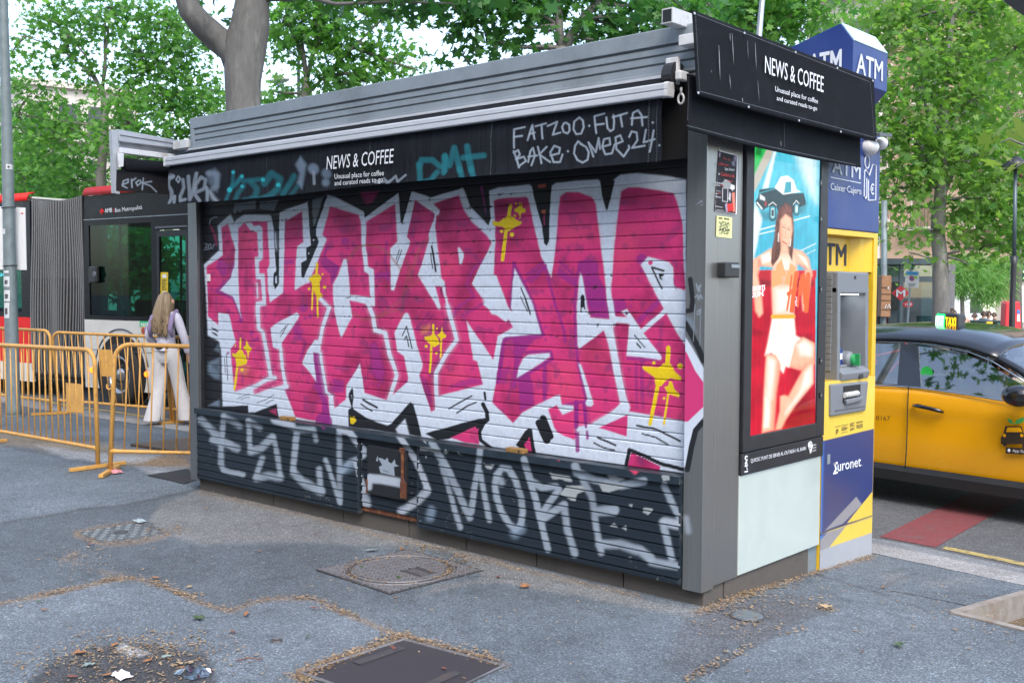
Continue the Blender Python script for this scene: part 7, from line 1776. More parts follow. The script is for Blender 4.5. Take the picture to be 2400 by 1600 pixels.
# opposite windows and inside
for xa, xb in ((-.5, .4), (.5, 1.6), (1.8, 3.2), (3.4, 5.2)):
    MB().slab([BL(xa, BW-.02, 1.45), BL(xb, BW-.02, 1.45), BL(xb, BW-.02, 2.55), BL(xa, BW-.02, 2.55)], bn*.008).build("far_window", glass_mat("far_glass", (.45, .9, .75), .03) if xa == -.5 else bpy.data.materials["far_glass"], bus)
mb = MB()
for xa, xb in ((-.95, -.5), (.4, .5), (1.6, 1.8), (3.2, 3.4), (5.2, X1)): mb.slab([BL(xa, BW-.05, 1.335), BL(xb, BW-.05, 1.335), BL(xb, BW-.05, 2.6), BL(xa, BW-.05, 2.6)], bn*.04)
mb.build("far_pillars", m_bblk, bus)
MB().slab([BL(-.95, .06, .32), BL(X1-.06, .06, .32), BL(X1-.06, BW-.06, .32), BL(-.95, BW-.06, .32)], (0, 0, .05)).build("bus_floor", m_bin, bus)
MB().slab([BL(-.93, .06, 2.85), BL(X1-.06, .06, 2.85), BL(X1-.06, BW-.06, 2.85), BL(-.93, BW-.06, 2.85)], (0, 0, .05)).build("ceiling", m_bin, bus)
m_rail = mat("grab_rail", (.25, .55, .5), .4, .3)
for x, d in ((-.45, 1.0), (.18, 1.3), (.7, .6), (1.1, 1.2), (-.7, .5)): MB().tube([BL(x, d, .37), BL(x, d, 2.85)], .02, 8).build("grab_pole", m_rail, bus)
MB().tube([BL(-.3, 1.0, 2.72), BL(.5, 1.0, 2.70)], .018, 6).build("strip_light", emit_mat("bus_strip_light", (.6, 1, .9), .5), bus)
for x in (-.2, .55): MB().hexa([BL(x, .45, .8), BL(x+.42, .45, .8), BL(x+.42, .9, .8), BL(x, .9, .8), BL(x-.12, .45, 1.62), BL(x-.02, .45, 1.66), BL(x-.02, .9, 1.66), BL(x-.12, .9, 1.62)]).build("bus_seat", mat("bus_seat_blue", (.02, .06, .08), .7) if x < 0 else bpy.data.materials["bus_seat_blue"], bus, bevel=.04)
p = BS(285, 580, .03); q = BS(301, 597, .03); MB().slab([BS(265, 584, .03), BS(301, 583, .03), BS(301, 596, .03), BS(265, 598, .03)], bn*.004).build("exit_sticker", mat("sticker_green", (.05, .50, .20), .5), bus)
mb = MB(); mb.slab([BS(268, 588, .028), BS(271, 586, .028), BS(274, 594, .028), BS(271, 596, .028)], -bn*.002)
for k_ in range(3): mb.slab([BS(276, 586+k_*3.4, .028), BS(297-k_*3, 585.6+k_*3.4, .028), BS(297-k_*3, 587+k_*3.4, .028), BS(276, 587.4+k_*3.4, .028)], -bn*.002)
mb.build("sticker_print", m_letter, bus)
MB().slab([BS(216, 625, -.002), BS(234, 623, -.002), BS(234, 662, -.002), BS(216, 664, -.002)], -bn*.07).build("door_button_box", m_blackpl, bus, bevel=.02); MB().lathe([(.05, 0), (.035, .012)], BS(221, 643, -.075), -bn, 14).build("door_button", m_dgrey, bus)
# door
mb = MB()
for xa, xb in ((.935, .985), (1.605, 1.655)): bslab(mb, xa, xb, .35, 2.69, -.02, .03)
bslab(mb, .985, 1.605, 2.60, 2.69, -.02, .03); bslab(mb, .985, 1.605, .35, .45, -.02, .03)
door_b = mb.build("door", m_frame, bus)
bslab(MB(), .985, 1.605, .45, 2.60, .0, .008).build("door_glass", m_bglass, door_b)
bslab(MB(), .93, 1.66, 2.72, 2.75, -.04, .0).build("door_track", m_dgrey, bus)
MB().slab([BS(377, 638, -.004), BS(394, 638, -.004), BS(393.5, 718, -.004), BS(376, 718, -.004)], -bn*.003).build("yellow_notice", mat("notice_yellow", (.72, .5, .02), .5), door_b)
mb = MB(); mb.slab([BS(381, 643, -.009), BS(390, 643, -.009), BS(390, 651, -.009), BS(381, 651, -.009)], -bn*.001); mb.slab([BS(380, 683, -.009), BS(390, 683, -.009), BS(390, 691, -.009), BS(380, 691, -.009)], -bn*.001); mb.build("notice_box", m_letter, door_b)
mb = MB()
for k_ in range(8): mb.slab([BS(379, 655+k_*3.3, -.009), BS(391-(k_ % 3)*2, 655+k_*3.3, -.009), BS(391-(k_ % 3)*2, 656.3+k_*3.3, -.009), BS(379, 656.3+k_*3.3, -.009)], -bn*.001)
mb.build("notice_print", m_ink, door_b)
# lettering
def btext(s, a, b, cap_, m=None, d=-.006, **k): A = BS(*a, d); B = BS(*b, d); return text(s, A, B, abs((BS(*cap_, d)-A).z), m or m_letter, bus, **k)
btext("AMB", (245.5, 499), (263, 497), (245, 489), bold=.012); btext("Bus Metropolità", (269.5, 497.5), (333, 490), (269.5, 488))
mb = MB(); mb.slab([BS(234, 496, -.004), BS(239, 488, -.004), BS(244, 495, -.004), BS(239, 503, -.004)], -bn*.003); mb.build("emblem", m_bred, bus)
MB().slab([BS(237, 498, -.009), BS(239, 495.5, -.009), BS(241, 498, -.009), BS(239, 500, -.009)], -bn*.001).build("emblem_dot", m_bblk, bus)
mb = MB()
for k_ in range(4): mb.slab([BS(266, 488+k_*2.7, -.004), BS(267, 488+k_*2.7, -.004), BS(267, 489.8+k_*2.7, -.004), BS(266, 489.8+k_*2.7, -.004)], -bn*.002)
mb.build("dotted_line", m_bred, bus)
MB().slab([BS(327.5, 752.5, -.003), BS(352, 752.5, -.003), BS(352, 765.5, -.003), BS(327.5, 765.5, -.003)], -bn*.003).build("green_plate", bpy.data.materials["sticker_green"], bus)
mb = MB()
for k_ in range(5): mb.slab([BS(330+k_*4.4, 757, -.007), BS(333+k_*4.4, 757, -.007), BS(332.4+k_*4.4, 764, -.007), BS(330.4+k_*4.4, 764, -.007)], -bn*.001)
mb.build("plate_print", m_letter, bus)
c = BS(339, 775, -.0); MB().lathe([(.055, 0), (.055, .02), (.04, .024)], c, -bn, 16).build("filler_cap", mat("cap_red", (.4, .06, .04), .5), bus); MB().tube([c-bn*.012+Vector((bf.x*.06*math.cos(a_), bf.y*.06*math.cos(a_), .06*math.sin(a_))) for a_ in np.linspace(0, 6.283, 17)], .012, 6, False).build("cap_ring", mat("cap_yellow", (.6, .45, .1), .5), bus)
for u, v in ((216, 867), (344, 876.5)):
    c = BS(u, v); MB().lathe([(.045, 0), (.04, .02), (.01, .028)], c, -bn, 14).build("marker_lamp", m_amber, bus)
# wheel in its arch
wc = BL(0, .0, .50)
arch = [BL(.62*math.cos(a_), .002, .50+.62*math.sin(a_)) for a_ in np.linspace(-.42, math.pi+.42, 28)]
MB().prism([p-bn*.006 for p in arch], bn*.004).build("wheel_arch", m_dark, bus)
MB().tube([BL(.69*math.cos(a_), -.004, .50+.70*math.sin(a_)) for a_ in np.linspace(.2, math.pi-.2, 20)], .012, 6).build("arch_line", m_dgrey, bus, smooth=True)
def bwheel(x, dd):
    c = BL(x, dd, .49); w = MB().lathe([(.26, .0), (.30, .05), (.45, .06), (.49, .03), (.49, -.22), (.3, -.24)], c, -bn, 36).build("wheel", m_rubber, bus, smooth=True)
    MB().lathe([(.01, .03), (.09, .03), (.11, -.02), (.22, -.05), (.25, .02), (.285, .06), (.30, .045)], c, -bn, 36, False).build("rim", m_rim, w, smooth=True)
    for k_ in range(10): a_ = k_*math.pi/5; MB().lathe([(.014, -.03), (.014, .01)], c+bf*.15*math.cos(a_)+Vector((0, 0, .15*math.sin(a_))), -bn, 6).build("wheel_nut", m_dgrey, w)
bwheel(0, -.01); bwheel(-7.2, -.01)
for x in (0, -7.2): MB().lathe([(.49, 0), (.49, .25)], BL(x, BW, .49), -bn, 24).build("far_wheel", m_rubber, bus)
MB().slab([BL(-.95, .1, .26), BL(X1, .1, .26), BL(X1, BW-.1, .26), BL(-.95, BW-.1, .26)], (0, 0, .05)).build("underbody", m_dark, bus)
MB().tube([BL(-.9, -.003, .86), BL(.9, -.003, .86)], .004, 5).build("panel_gap", m_dgrey, bus)
# bellows
NF = 23; xsb = np.linspace(-2.42, -.96, NF*4+1); zsb = np.linspace(.30, 3.30, 40); rows = []
for z in zsb:
    row = []
    for i, x in enumerate(xsb):
        ph = i % 4; d = [.0, .07, .10, .07][ph]; sag = .02*math.sin(z*2.2+x*2)+.03*math.sin(x*9)*math.sin(z*1.1)
        row.append(BL(x+sag+.05*(z-1.8)*0.1*math.sin(x*4), d+(.12 if z < .32 else 0)+.02*math.sin(x*6+z), z+(-.05*abs(math.sin((x+2.42)*2.15)) if z > 3.2 else 0)))
    rows.append(row)
mb = MB(); mb.grid(rows); bel = mb.build("bellows", m_bell, bus, smooth=False); bel.modifiers.new("thickness", 'SOLIDIFY').thickness = -.01
mb = MB()
for i in range(0, len(xsb), 4): mb.tube([rows[j][i]-bn*.008 for j in range(0, 40, 2)]+[rows[39][i]-bn*.008], .011, 5)
mb.build("bellows_piping", m_pipe, bus)
rows2 = [[p-bn*.004 for p in r] for r in rows[22:]]; mb = MB(); mb.grid(rows2); mb.build("bellows_top", mat("bellows_upper", (.060, .062, .066), .85, 0, .15, 30), bus)  # lighter grey sheet over the upper part of the folds
MB().slab([BL(-2.4, .3, .3), BL(-.98, .3, .3), BL(-.98, .3, 3.2), BL(-2.4, .3, 3.2)], bn*.02).build("bellows_lining", m_dark, bus)
# left section
X0 = -10.5
bslab(MB(), X0, -2.46, .25, .56).build("side_panel", m_bwht, bus); bslab(MB(), X0, -2.46, .562, 1.333).build("red_panel", m_bred, bus)
mb = MB(); bslab(mb, X0, -2.46, 1.335, 1.42); bslab(mb, X0, -2.46, 2.75, 3.285)
for xa in (-10.5, -8.6, -6.6, -4.6, -2.75): bslab(mb, xa, xa+.29, 1.42, 2.75)
mb.build("window_band", m_bblk, bus)
for xa in (-10.21, -8.31, -6.31, -4.31): bslab(MB(), xa, xa+1.62 if xa > -4.5 else xa+1.7, 1.42, 2.75, .012, .02).build("window", m_bglass, bus)
rows = [[BL(x, d, z) for x in (X0, -2.5)] for d, z in ((-.012, 3.287), (-.014, 3.34), (.02, 3.395), (.12, 3.42))]; mb = MB(); mb.grid(rows); o = mb.build("roof_edge", m_bred, bus, smooth=True); o.modifiers.new("thickness", 'SOLIDIFY').thickness = -.02
mb = MB(); mb.slab([BL(X0, .08, 3.33), BL(-2.5, .08, 3.33), BL(-2.5, BW, 3.33), BL(X0, BW, 3.33)], (0, 0, .03)); mb.build("roof", m_bwht, bus)
mb = MB(); mb.slab([BL(X0, BW-.1, .3), BL(-2.5, BW-.1, .3), BL(-2.5, BW-.1, 1.4), BL(X0, BW-.1, 1.4)], bn*.05); mb.slab([BL(X0, .1, .26), BL(-2.5, .1, .26), BL(-2.5, BW-.1, .26), BL(X0, BW-.1, .26)], (0, 0, .06)); mb.slab([BL(X0, .05, .3), BL(X0, BW, .3), BL(X0, BW, 3.3), BL(X0, .05, 3.3)], bf*.04); mb.build("inner_shell", m_bin, bus)
mb = MB()
for k_, s in enumerate(("J", "U", "A")): btext(s, (13, 765+k_*37), (17.5, 765+k_*37), (13, 750+k_*37), bold=.03)
btext("U-4", (0, 648), (9, 647), (0, 640), emit_mat("led_cyan", (.1, .7, .8), .5), -.01)
# passenger with a cap behind the glass
p_ = BS(325, 660, .75); pp = Vector((p_.x, p_.y, RZ+.37))
psg, PJ, PW = person("person with pale cap sitting at the bus window", BL(.55, .72, -.08), math.atan2(bf.y, bf.x)-math.pi/2+math.pi, 1.7, dict(kl=(-.14, .42, .95), al=(-.14, .50, .55), tl=(-.14, .62, .52), kr=(.14, .42, .95), ar=(.14, .50, .55), tr=(.14, .62, .52)), dict(top=m_dpants, legs=m_dpants, hair=bpy.data.materials["brown_hair"], face=True), detail=False)
hc = PJ["head"][0]; mb = MB().ball(hc+Vector((0, 0, .06)), .115, .115, .08, 14, 8); f3 = -bf; mb.slab([hc+f3*.08+bn*.07+Vector((0, 0, .05)), hc+f3*.2+bn*.05+Vector((0, 0, .03)), hc+f3*.2-bn*.05+Vector((0, 0, .03)), hc+f3*.08-bn*.07+Vector((0, 0, .05))], (0, 0, .012)); mb.build("cap", mat("pale_cap", (.35, .65, .75), .7), psg, smooth=True)

# ------------------------------------------------------------------ yellow crowd barriers
m_bar_y = mat("barrier_yellow", (.64, .34, .085), .5, 0, .1, 12, stain=(.22, .10, .04), stain_amt=.45, stain_scale=14)
def barrier(label, BLc, BRc, TLc, TRc, splits, plate, lowt=.17, foot=(.28, .28), r=.021):
    BLc, BRc, TLc, TRc = map(Vector, (BLc, BRc, TLc, TRc))
    def f(s, t): return (BLc*(1-s)+BRc*s)*(1-t)+(TLc*(1-s)+TRc*s)*t
    t = thing("crowd_barrier", label, "barrier", (BLc+BRc)/2, "yellow barriers along the pavement edge")
    W_ = (BRc-BLc).length; H_ = (TLc-BLc).length; rs, rt = .14/W_, .14/H_
    path = [f(0, 0), f(0, 1-rt)]+[f(rs*(1-math.cos(a_)), 1-rt*(1-math.sin(a_))) for a_ in np.linspace(.2, 1.37, 6)]+[f(rs, 1), f(1-rs, 1)]+[f(1-rs*(1-math.sin(a_)), 1-rt*(1-math.cos(a_))) for a_ in np.linspace(.2, 1.37, 6)]+[f(1, 1-rt), f(1, 0)]
    MB().tube(path, r, 12).build("frame", m_bar_y, t, smooth=True)
    MB().tube([f(0, lowt), f(.03, lowt), f(.97, lowt), f(1, lowt)], [r*1.25, r*.85, r*.85, r*1.25], 10).build("lower_rail", m_bar_y, t, smooth=True)
    for i in range(1, splits):
        s = i/splits
        if plate and plate[0]-.004 < s < plate[1]+.004 and False: continue
        MB().tube([f(s, lowt), f(s, .985)], .0075, 8).build("bar", m_bar_y, t, smooth=True)
    if plate:
        n_ = (BRc-BLc).cross(TLc-BLc).normalized()*.006; MB().slab([f(plate[0], plate[2])-n_*.5, f(plate[1], plate[2])-n_*.5, f(plate[1], plate[3])-n_*.5, f(plate[0], plate[3])-n_*.5], n_).build("plate", m_bar_y, t)
    d = (BRc-BLc); d.z = 0; d.normalize(); nn = Vector((-d.y, d.x, 0))
    for c, fa in ((BLc, foot), (BRc, foot)):
        a_, b_ = c+nn*fa[0], c-nn*fa[1]; a_.z = gz(a_.y)+.022; b_.z = gz(b_.y)+.022
        o = MB().slab([a_-d*.022-Vector((0, 0, .018)), b_-d*.022-Vector((0, 0, .018)), b_+d*.022-Vector((0, 0, .018)), a_+d*.022-Vector((0, 0, .018))], (0, 0, .032)).build("foot", m_bar_y, t, bevel=.003)
    return t
def topz(pt, u, v): # the point above pt seen at row v
    r_ = ray(u, v); k = ((pt-CAM).dot(cV))/FPX; q_ = CAM+r_*k; return q_
Z1 = Vector((0, 0, 1))
brB = gp(230, 1097); brT = topz(brB, 221, 820); L_t = GP(0, 804, brT.z); dd = (L_t-brT); dd.z = 0; dd.normalize()
W_ = 2.35
bA = brB+dd*W_; bA.z = gz(bA.y)
barrier("yellow barrier in the front row, passing in front of the grey lamp post", bA, brB, bA+Vector((0, 0, 1.09)), brT, 20, (.54+.23, .54+.36, .45, .70))
flB = gp(258, 1108); flT = topz(flB, 270, 806); R_t = GP(444, 806, flT.z); dd = (R_t-flT); dd.z = 0; dd.normalize(); bB = flB+dd*2.0; bB.z = gz(bB.y)
barrier("yellow barrier in the front row, disappearing behind the kiosk left post", flB, bB, flT, bB+Vector((0, 0, flT.z)), 17, None)
aB = gp(118, 972); aT = topz(aB, 118, 775); L_t = GP(0, 770, aT.z); dd = (L_t-aT); dd.z = 0; dd.normalize(); cB = aB+dd*2.3; cB.z = gz(cB.y)
barrier("yellow barrier in the back row, leftmost, in front of the red bus panel", cB, aB, cB+Vector((0, 0, aT.z-aB.z)), aT, 18, (.32, .41, .48, .74))
mL = gp(141, 970); mLt = topz(mL, 121, 778); mR = gp(402, 992); mRt = topz(mR, 386, 790)
barrier("yellow leaning barrier in the back row, in front of the bus wheel", mL, mR, mLt, mRt, 17, (.42, .535, .50, .82))
rL = gp(408, 993); rLt = topz(rL, 399, 788); e_ = (mR-mL).normalized(); rR = rL+e_*2.2; rR.z = gz(rR.y); barrier("yellow barrier in the back row, rightmost, behind the kiosk left post", rL, rR, rLt, rR+(rLt-rL), 17, None)
c = gp(252, 1110); o = MB().tube([topz(gp(258, 1108), 256+6*math.cos(a_), 905+7*math.sin(a_))-Vector((0, .0, 0)) for a_ in np.linspace(-.6, 3.8, 12)], .008, 6).build("hook", m_bar_y, None, smooth=True); tag(o, "small curved yellow hook joining the two front barriers", "hook", None)

# ------------------------------------------------------------------ lamp post with stickers and the white board tied to it
m_pole = mat("grey_green_pole_paint", (.17, .21, .22), .5, .1, .15, 8, bump=.1, bscale=60, stain=(.09, .1, .11), stain_amt=.5, stain_scale=5)
pb_ = gp(32, 975); dpt_ = (pb_-CAM).dot(cV)
def pole_at(v): return at(np.interp(v, [-900, 0, 975], [-18, 8, 32]), v, dpt_)
pole = thing("lamp_post", "tall grey lamp post covered in small stickers at the left edge", "lamp post", pb_)
zs_ = [975, 960, 940, 700, 400, 0, -500, -900]; MB().tube([pole_at(v)-(Vector((0, 0, .02)) if v == 975 else Vector()) for v in zs_], [.105, .10, .092, .086, .074, .057, .045, .04], 20).build("post", m_pole, pole, smooth=True)
MB().lathe([(.12, -.02), (.12, .015), (.098, .02)], pb_, (0, 0, 1), 20).build("post_base", m_pole, pole)
tp = pole_at(-900); MB().tube([tp, tp+Vector((.5, -.3, .35)), tp+Vector((1.3, -.8, .4))], [.035, .03, .03], 8).build("lamp_arm", m_pole, pole); MB().ball(tp+Vector((1.6, -1.0, .4)), .3, .22, .08).build("lamp_head", m_pole, pole)
m_stk = mat("sticker_white", (.55, .56, .57), .6, 0, .15, 40)
def sticker(par, u0, v0, u1, v1, m, r_=.09, nm="sticker"):
    rows = []
    for v in np.linspace(v0, v1, 4):
        row = []
        for u in np.linspace(u0, u1, 6):
            c0 = pole_at(v); uc = pixels_of(np.array([c0]))[0][0]; k = (u-uc)*dpt_/FPX; rr = np.interp(v, [0, 400, 700, 940], [.057, .074, .086, .092])+.003; k = max(-rr*.98, min(rr*.98, k)); row.append(c0+cR*k-Vector((cV.x, cV.y, 0)).normalized()*math.sqrt(rr*rr-k*k))
        rows.append(row)
    mb = MB(); mb.grid(rows); o = mb.build(nm, m, par); o.modifiers.new("thickness", 'SOLIDIFY').thickness = .001; return o
for i, (a_, b_, c_, d_) in enumerate(((20, 386, 31, 398), (14, 648, 29, 672), (15, 680, 30, 706), (15, 709, 29, 745), (14, 634, 27, 640))):
    s_ = sticker(pole, a_, b_, c_, d_, m_stk)
    mb_ = sticker(s_, a_+3, b_+(d_-b_)*.35, c_-4, b_+(d_-b_)*.75, m_ink, nm="sticker_print") if d_-b_ > 10 else None
sticker(pole, 12, 537, 19, 549, m_stk)
for v in (487, 623): c0 = pole_at(v); rr = .09; MB().tube([c0+Vector((rr*math.cos(a_), rr*math.sin(a_), .008*math.sin(a_+1))) for a_ in np.linspace(0, 6.283, 21)], .006, 6, False).build("cable_tie", m_blackpl, pole)
bd = dpt_+.11; q4 = [at(u, v, bd) for u, v in ((-75, 481), (59, 487), (62, 633), (-75, 630))]
board = thing("notice_board", "white blank notice board tied behind the grey lamp post", "sign", (q4[2]+q4[3])/2)
MB().slab(q4, cV*.02).build("board_panel", mat("white_board", (.66, .67, .68), .5, 0, .03), board, bevel=.004)
MB().slab([at(u, v, bd-.004) for u, v in ((50, 498.5), (54, 498.5), (54, 502), (50, 502))], cV*.002).build("red_mark", m_bred, board)
MB().slab([at(u, v, bd-.004) for u, v in ((46, 499.5), (48, 499.5), (48, 501), (46, 501))], cV*.002).build("red_mark", m_bred, board)

# ------------------------------------------------------------------ woman walking away between the barriers and the bus
m_linen = mat("pale_trousers", (.58, .55, .54), .8, 0, .06, 25, bump=.1, bscale=60); m_blouse = mat("pale_lilac_blouse", (.58, .55, .64), .8, 0, .05, 25, bump=.15, bscale=50); m_strap = mat("mauve_backpack_strap", (.26, .20, .33), .8, 0, .1, 25)
m_blond = mat("dark_blond_hair", (.22, .15, .085), .6, 0, .35, 60, bump=.5, bscale=25, stretch=(9, 9, .5), stain=(.12, .075, .04), stain_amt=.6, stain_scale=12)
wp = gp(392, 996); wp.z = gz(wp.y)
HW = 1.80
hdw = math.atan2(cV.y, cV.x)-math.pi/2-.3
wom, WJ, WW = person("person seen from behind with long fair hair, pale blouse and wide white trousers, walking", wp, hdw, HW, dict(shl=(-.155, 0, 1.37), shr=(.155, 0, 1.37), ell=(-.235, -.05, 1.12), wrl=(-.20, .10, .98), elr=(.24, .02, 1.12), wrr=(.25, .10, .90), hl=(-.08, 0, .88), kl=(-.085, -.02, .48), al=(-.11, -.15, .10), tl=(-.115, -.05, .03), hr=(.08, 0, .88), kr=(.115, .10, .49), ar=(.18, .17, .09), tr=(.19, .29, .03)), dict(top=m_blouse, topname="blouse", legs=m_linen, wide=1.42, hair=m_blond, hairlen=.58, shoe=mat("white_shoe", (.6, .6, .6), .5)), detail=True)
for sx_ in (-1, 1):
    pts = [WW((sx_*.115, .10, 1.20)), WW((sx_*.125, .10, 1.33)), WW((sx_*.13, .03, 1.435)), WW((sx_*.14, -.08, 1.36)), WW((sx_*.15, -.14, 1.22)), WW((sx_*.16, -.10, 1.12))]
    MB().tube(pts, [.02, .03, .035, .036, .03, .02], 8).build("bag_strap", m_strap, wom, smooth=True)
MB().ball(WW((-.26, .04, 1.20)), .08, .08, .07, 12, 8).build("shoulder_bag", m_strap, wom, smooth=True)
mb = MB(); mb.lathe([(.14, -.02), (.145, .0), (.14, .02)], WW((0, 0, .985)), (0, 0, 1), 16); mb.build("belt", m_blackpl, wom, smooth=True)
MB().ball(WW((-.23, .12, .93)), .025, .025, .05, 10, 6).build("teal_cup", mat("teal_cup", (.05, .35, .40), .5), wom, smooth=True)

# loose strands and a fuller fall of hair down her back
rs = np.random.default_rng(12)
for layer in range(2):
    mb = MB()
    for k in range(34):
        a0 = rs.uniform(-1.0, 1.0); x0 = math.sin(a0)*.10; y0 = -math.cos(a0)*.085; wv = rs.uniform(-.02, .02); ln_ = rs.uniform(.42, .58); w0 = rs.uniform(.010, .017)
        pts = [WW((x0*.35, y0*.3+.02, 1.675)), WW((x0*.85, y0*.95+.015, 1.63)), WW((x0*1.15, y0*1.15, 1.54)), WW((x0*1.25+wv, y0*1.1-.03, 1.42)), WW((x0*1.3-wv, -.115-.02*math.cos(a0), 1.30)), WW((x0*1.15+wv*1.5, -.125-.01*math.cos(a0), 1.675-ln_+.06)), WW((x0*.95+wv*2, -.12, 1.675-ln_))]
        mb.tube(pts, [.006, w0, w0*1.1, w0*1.1, w0, w0*.8, .003], 6)
    mb.build("hair_strands", m_blond if layer == 0 else mat("light_blond_strands", (.31, .22, .13), .55, 0, .2, 50), wom, smooth=True)

# wide straight trousers: one cloth surface, flared at the hem
for o in [c for c in wom.children if c.name.startswith("trousers")]: bpy.data.objects.remove(o)
def legring(c, rx, ry, n=18, k=0): return [WW((c[0]+rx*math.cos(a_)+.006*math.sin(a_*5+k), c[1]+ry*math.sin(a_)+.006*math.cos(a_*4+k*1.7), c[2])) for a_ in np.linspace(0, 2*math.pi, n)]
mb = MB()
for path in ([(-.075, .0, .93), (-.085, 0, .84), (-.088, -.005, .70), (-.088, -.015, .50), (-.10, -.08, .28), (-.112, -.135, .06)], [(.075, 0, .93), (.085, .01, .84), (.098, .05, .70), (.115, .095, .50), (.15, .13, .28), (.182, .165, .05)]):
    mb.grid([legring(c, rx, ry, 18, i) for i, (c, rx, ry) in enumerate(zip(path, (.085, .10, .088, .074, .086, .112), (.10, .105, .092, .08, .092, .125)))])
mb.grid([legring((0, 0, z), rx, ry) for z, rx, ry in ((1.02, .135, .10), (.97, .155, .112), (.90, .175, .12), (.83, .172, .115), (.78, .14, .09))])
tr = mb.build("trousers", m_linen, wom, smooth=True); tr.modifiers.new("thickness", 'SOLIDIFY').thickness = -.006; q_ = tr.modifiers.new("subsurf", 'SUBSURF'); q_.levels = 1; q_.render_levels = 2
# ------------------------------------------------------------------ plane trees: trunk, limbs, crown of single leaves
m_bark = mat("plane_bark", (.17, .16, .15), .85, 0, .25, 5, bump=.6, bscale=22, stretch=(2.5, 2.5, .8), stain=(.29, .28, .25), stain_amt=.9, stain_scale=2.6)
m_bark2 = mat("grey_bark", (.15, .14, .125), .85, 0, .2, 5, bump=.3, bscale=30, stain=(.24, .22, .18), stain_amt=.5, stain_scale=2)
LEAF = [(0, -.5), (.13, -.40), (.18, -.12), (.48, -.20), (.32, .04), (.46, .34), (.17, .22), (0, .58), (-.17, .22), (-.46, .34), (-.32, .04), (-.48, -.20), (-.18, -.12), (-.13, -.40)]
m_leafA = leaf_mat("plane_leaf", (.045, .15, .045), (.16, .32, .07), .52)
m_leafB = leaf_mat("dark_plane_leaf", (.03, .115, .042), (.09, .22, .055), .48)
m_leafC = leaf_mat("pale_plane_leaf", (.065, .175, .045), (.22, .34, .085), .52)  # paler, yellower plane leaf tone
def leaves_mesh(name, pos, size, m, parent, seed, droop=.35, tint=None):
    r = np.random.default_rng(seed); n = len(pos); L = np.array(LEAF); k = len(L)
    nrm = r.normal(0, 1, (n, 3)); nrm[:, 2] = np.abs(nrm[:, 2])+droop; nrm /= np.linalg.norm(nrm, axis=1)[:, None]
    a = r.normal(0, 1, (n, 3)); a[:, 2] -= .4; a -= nrm*(a*nrm).sum(1)[:, None]; a /= np.linalg.norm(a, axis=1)[:, None]+1e-9; b = np.cross(nrm, a)
    sz = size*(.45+.95*r.random(n)**.8)
    lx = L[:, 0]; ly = L[:, 1]; curl = -.22*(np.abs(lx)**1.3+.5*np.maximum(ly, 0)**1.5)
    lx2 = lx[None, :]*r.uniform(.55, 1.15, n)[:, None]; V = pos[:, None, :]+sz[:, None, None]*(lx2[:, :, None]*b[:, None, :]+(-ly[None, :, None])*-a[:, None, :]+curl[None, :, None]*nrm[:, None, :])
    me = bpy.data.meshes.new(name); me.vertices.add(n*k); me.vertices.foreach_set("co", V.reshape(-1).astype(np.float32))
    me.loops.add(n*k); me.loops.foreach_set("vertex_index", np.arange(n*k, dtype=np.int32)); me.polygons.add(n); me.polygons.foreach_set("loop_start", (np.arange(n)*k).astype(np.int32)); me.update(calc_edges=True)
    at_ = me.attributes.new("tint", 'FLOAT', 'POINT'); tv = np.clip(r.normal(.45, .28, n) if tint is None else tint+r.normal(0, .16, n), 0, 1); at_.data.foreach_set("value", np.repeat(tv, k).astype(np.float32))
    return link(name, me, m, parent)
def branchy(mb, p, q, r0, r1, rng, sag=.08):
    p, q = Vector(p), Vector(q); L_ = (q-p).length; n = max(3, int(L_/.5)); pts = []
    off = Vector((rng.normal(0, 1), rng.normal(0, 1), rng.normal(0, .5)))*L_*sag
    for i in range(n+1):
        t = i/n; pts.append(p.lerp(q, t)+off*math.sin(t*math.pi)+Vector(rng.normal(0, 1, 3))*L_*.012*(0 < i < n))
    mb.tube(pts, [r0+(r1-r0)*(i/n) for i in range(n+1)], 8 if r0 > .05 else 5)
    return pts
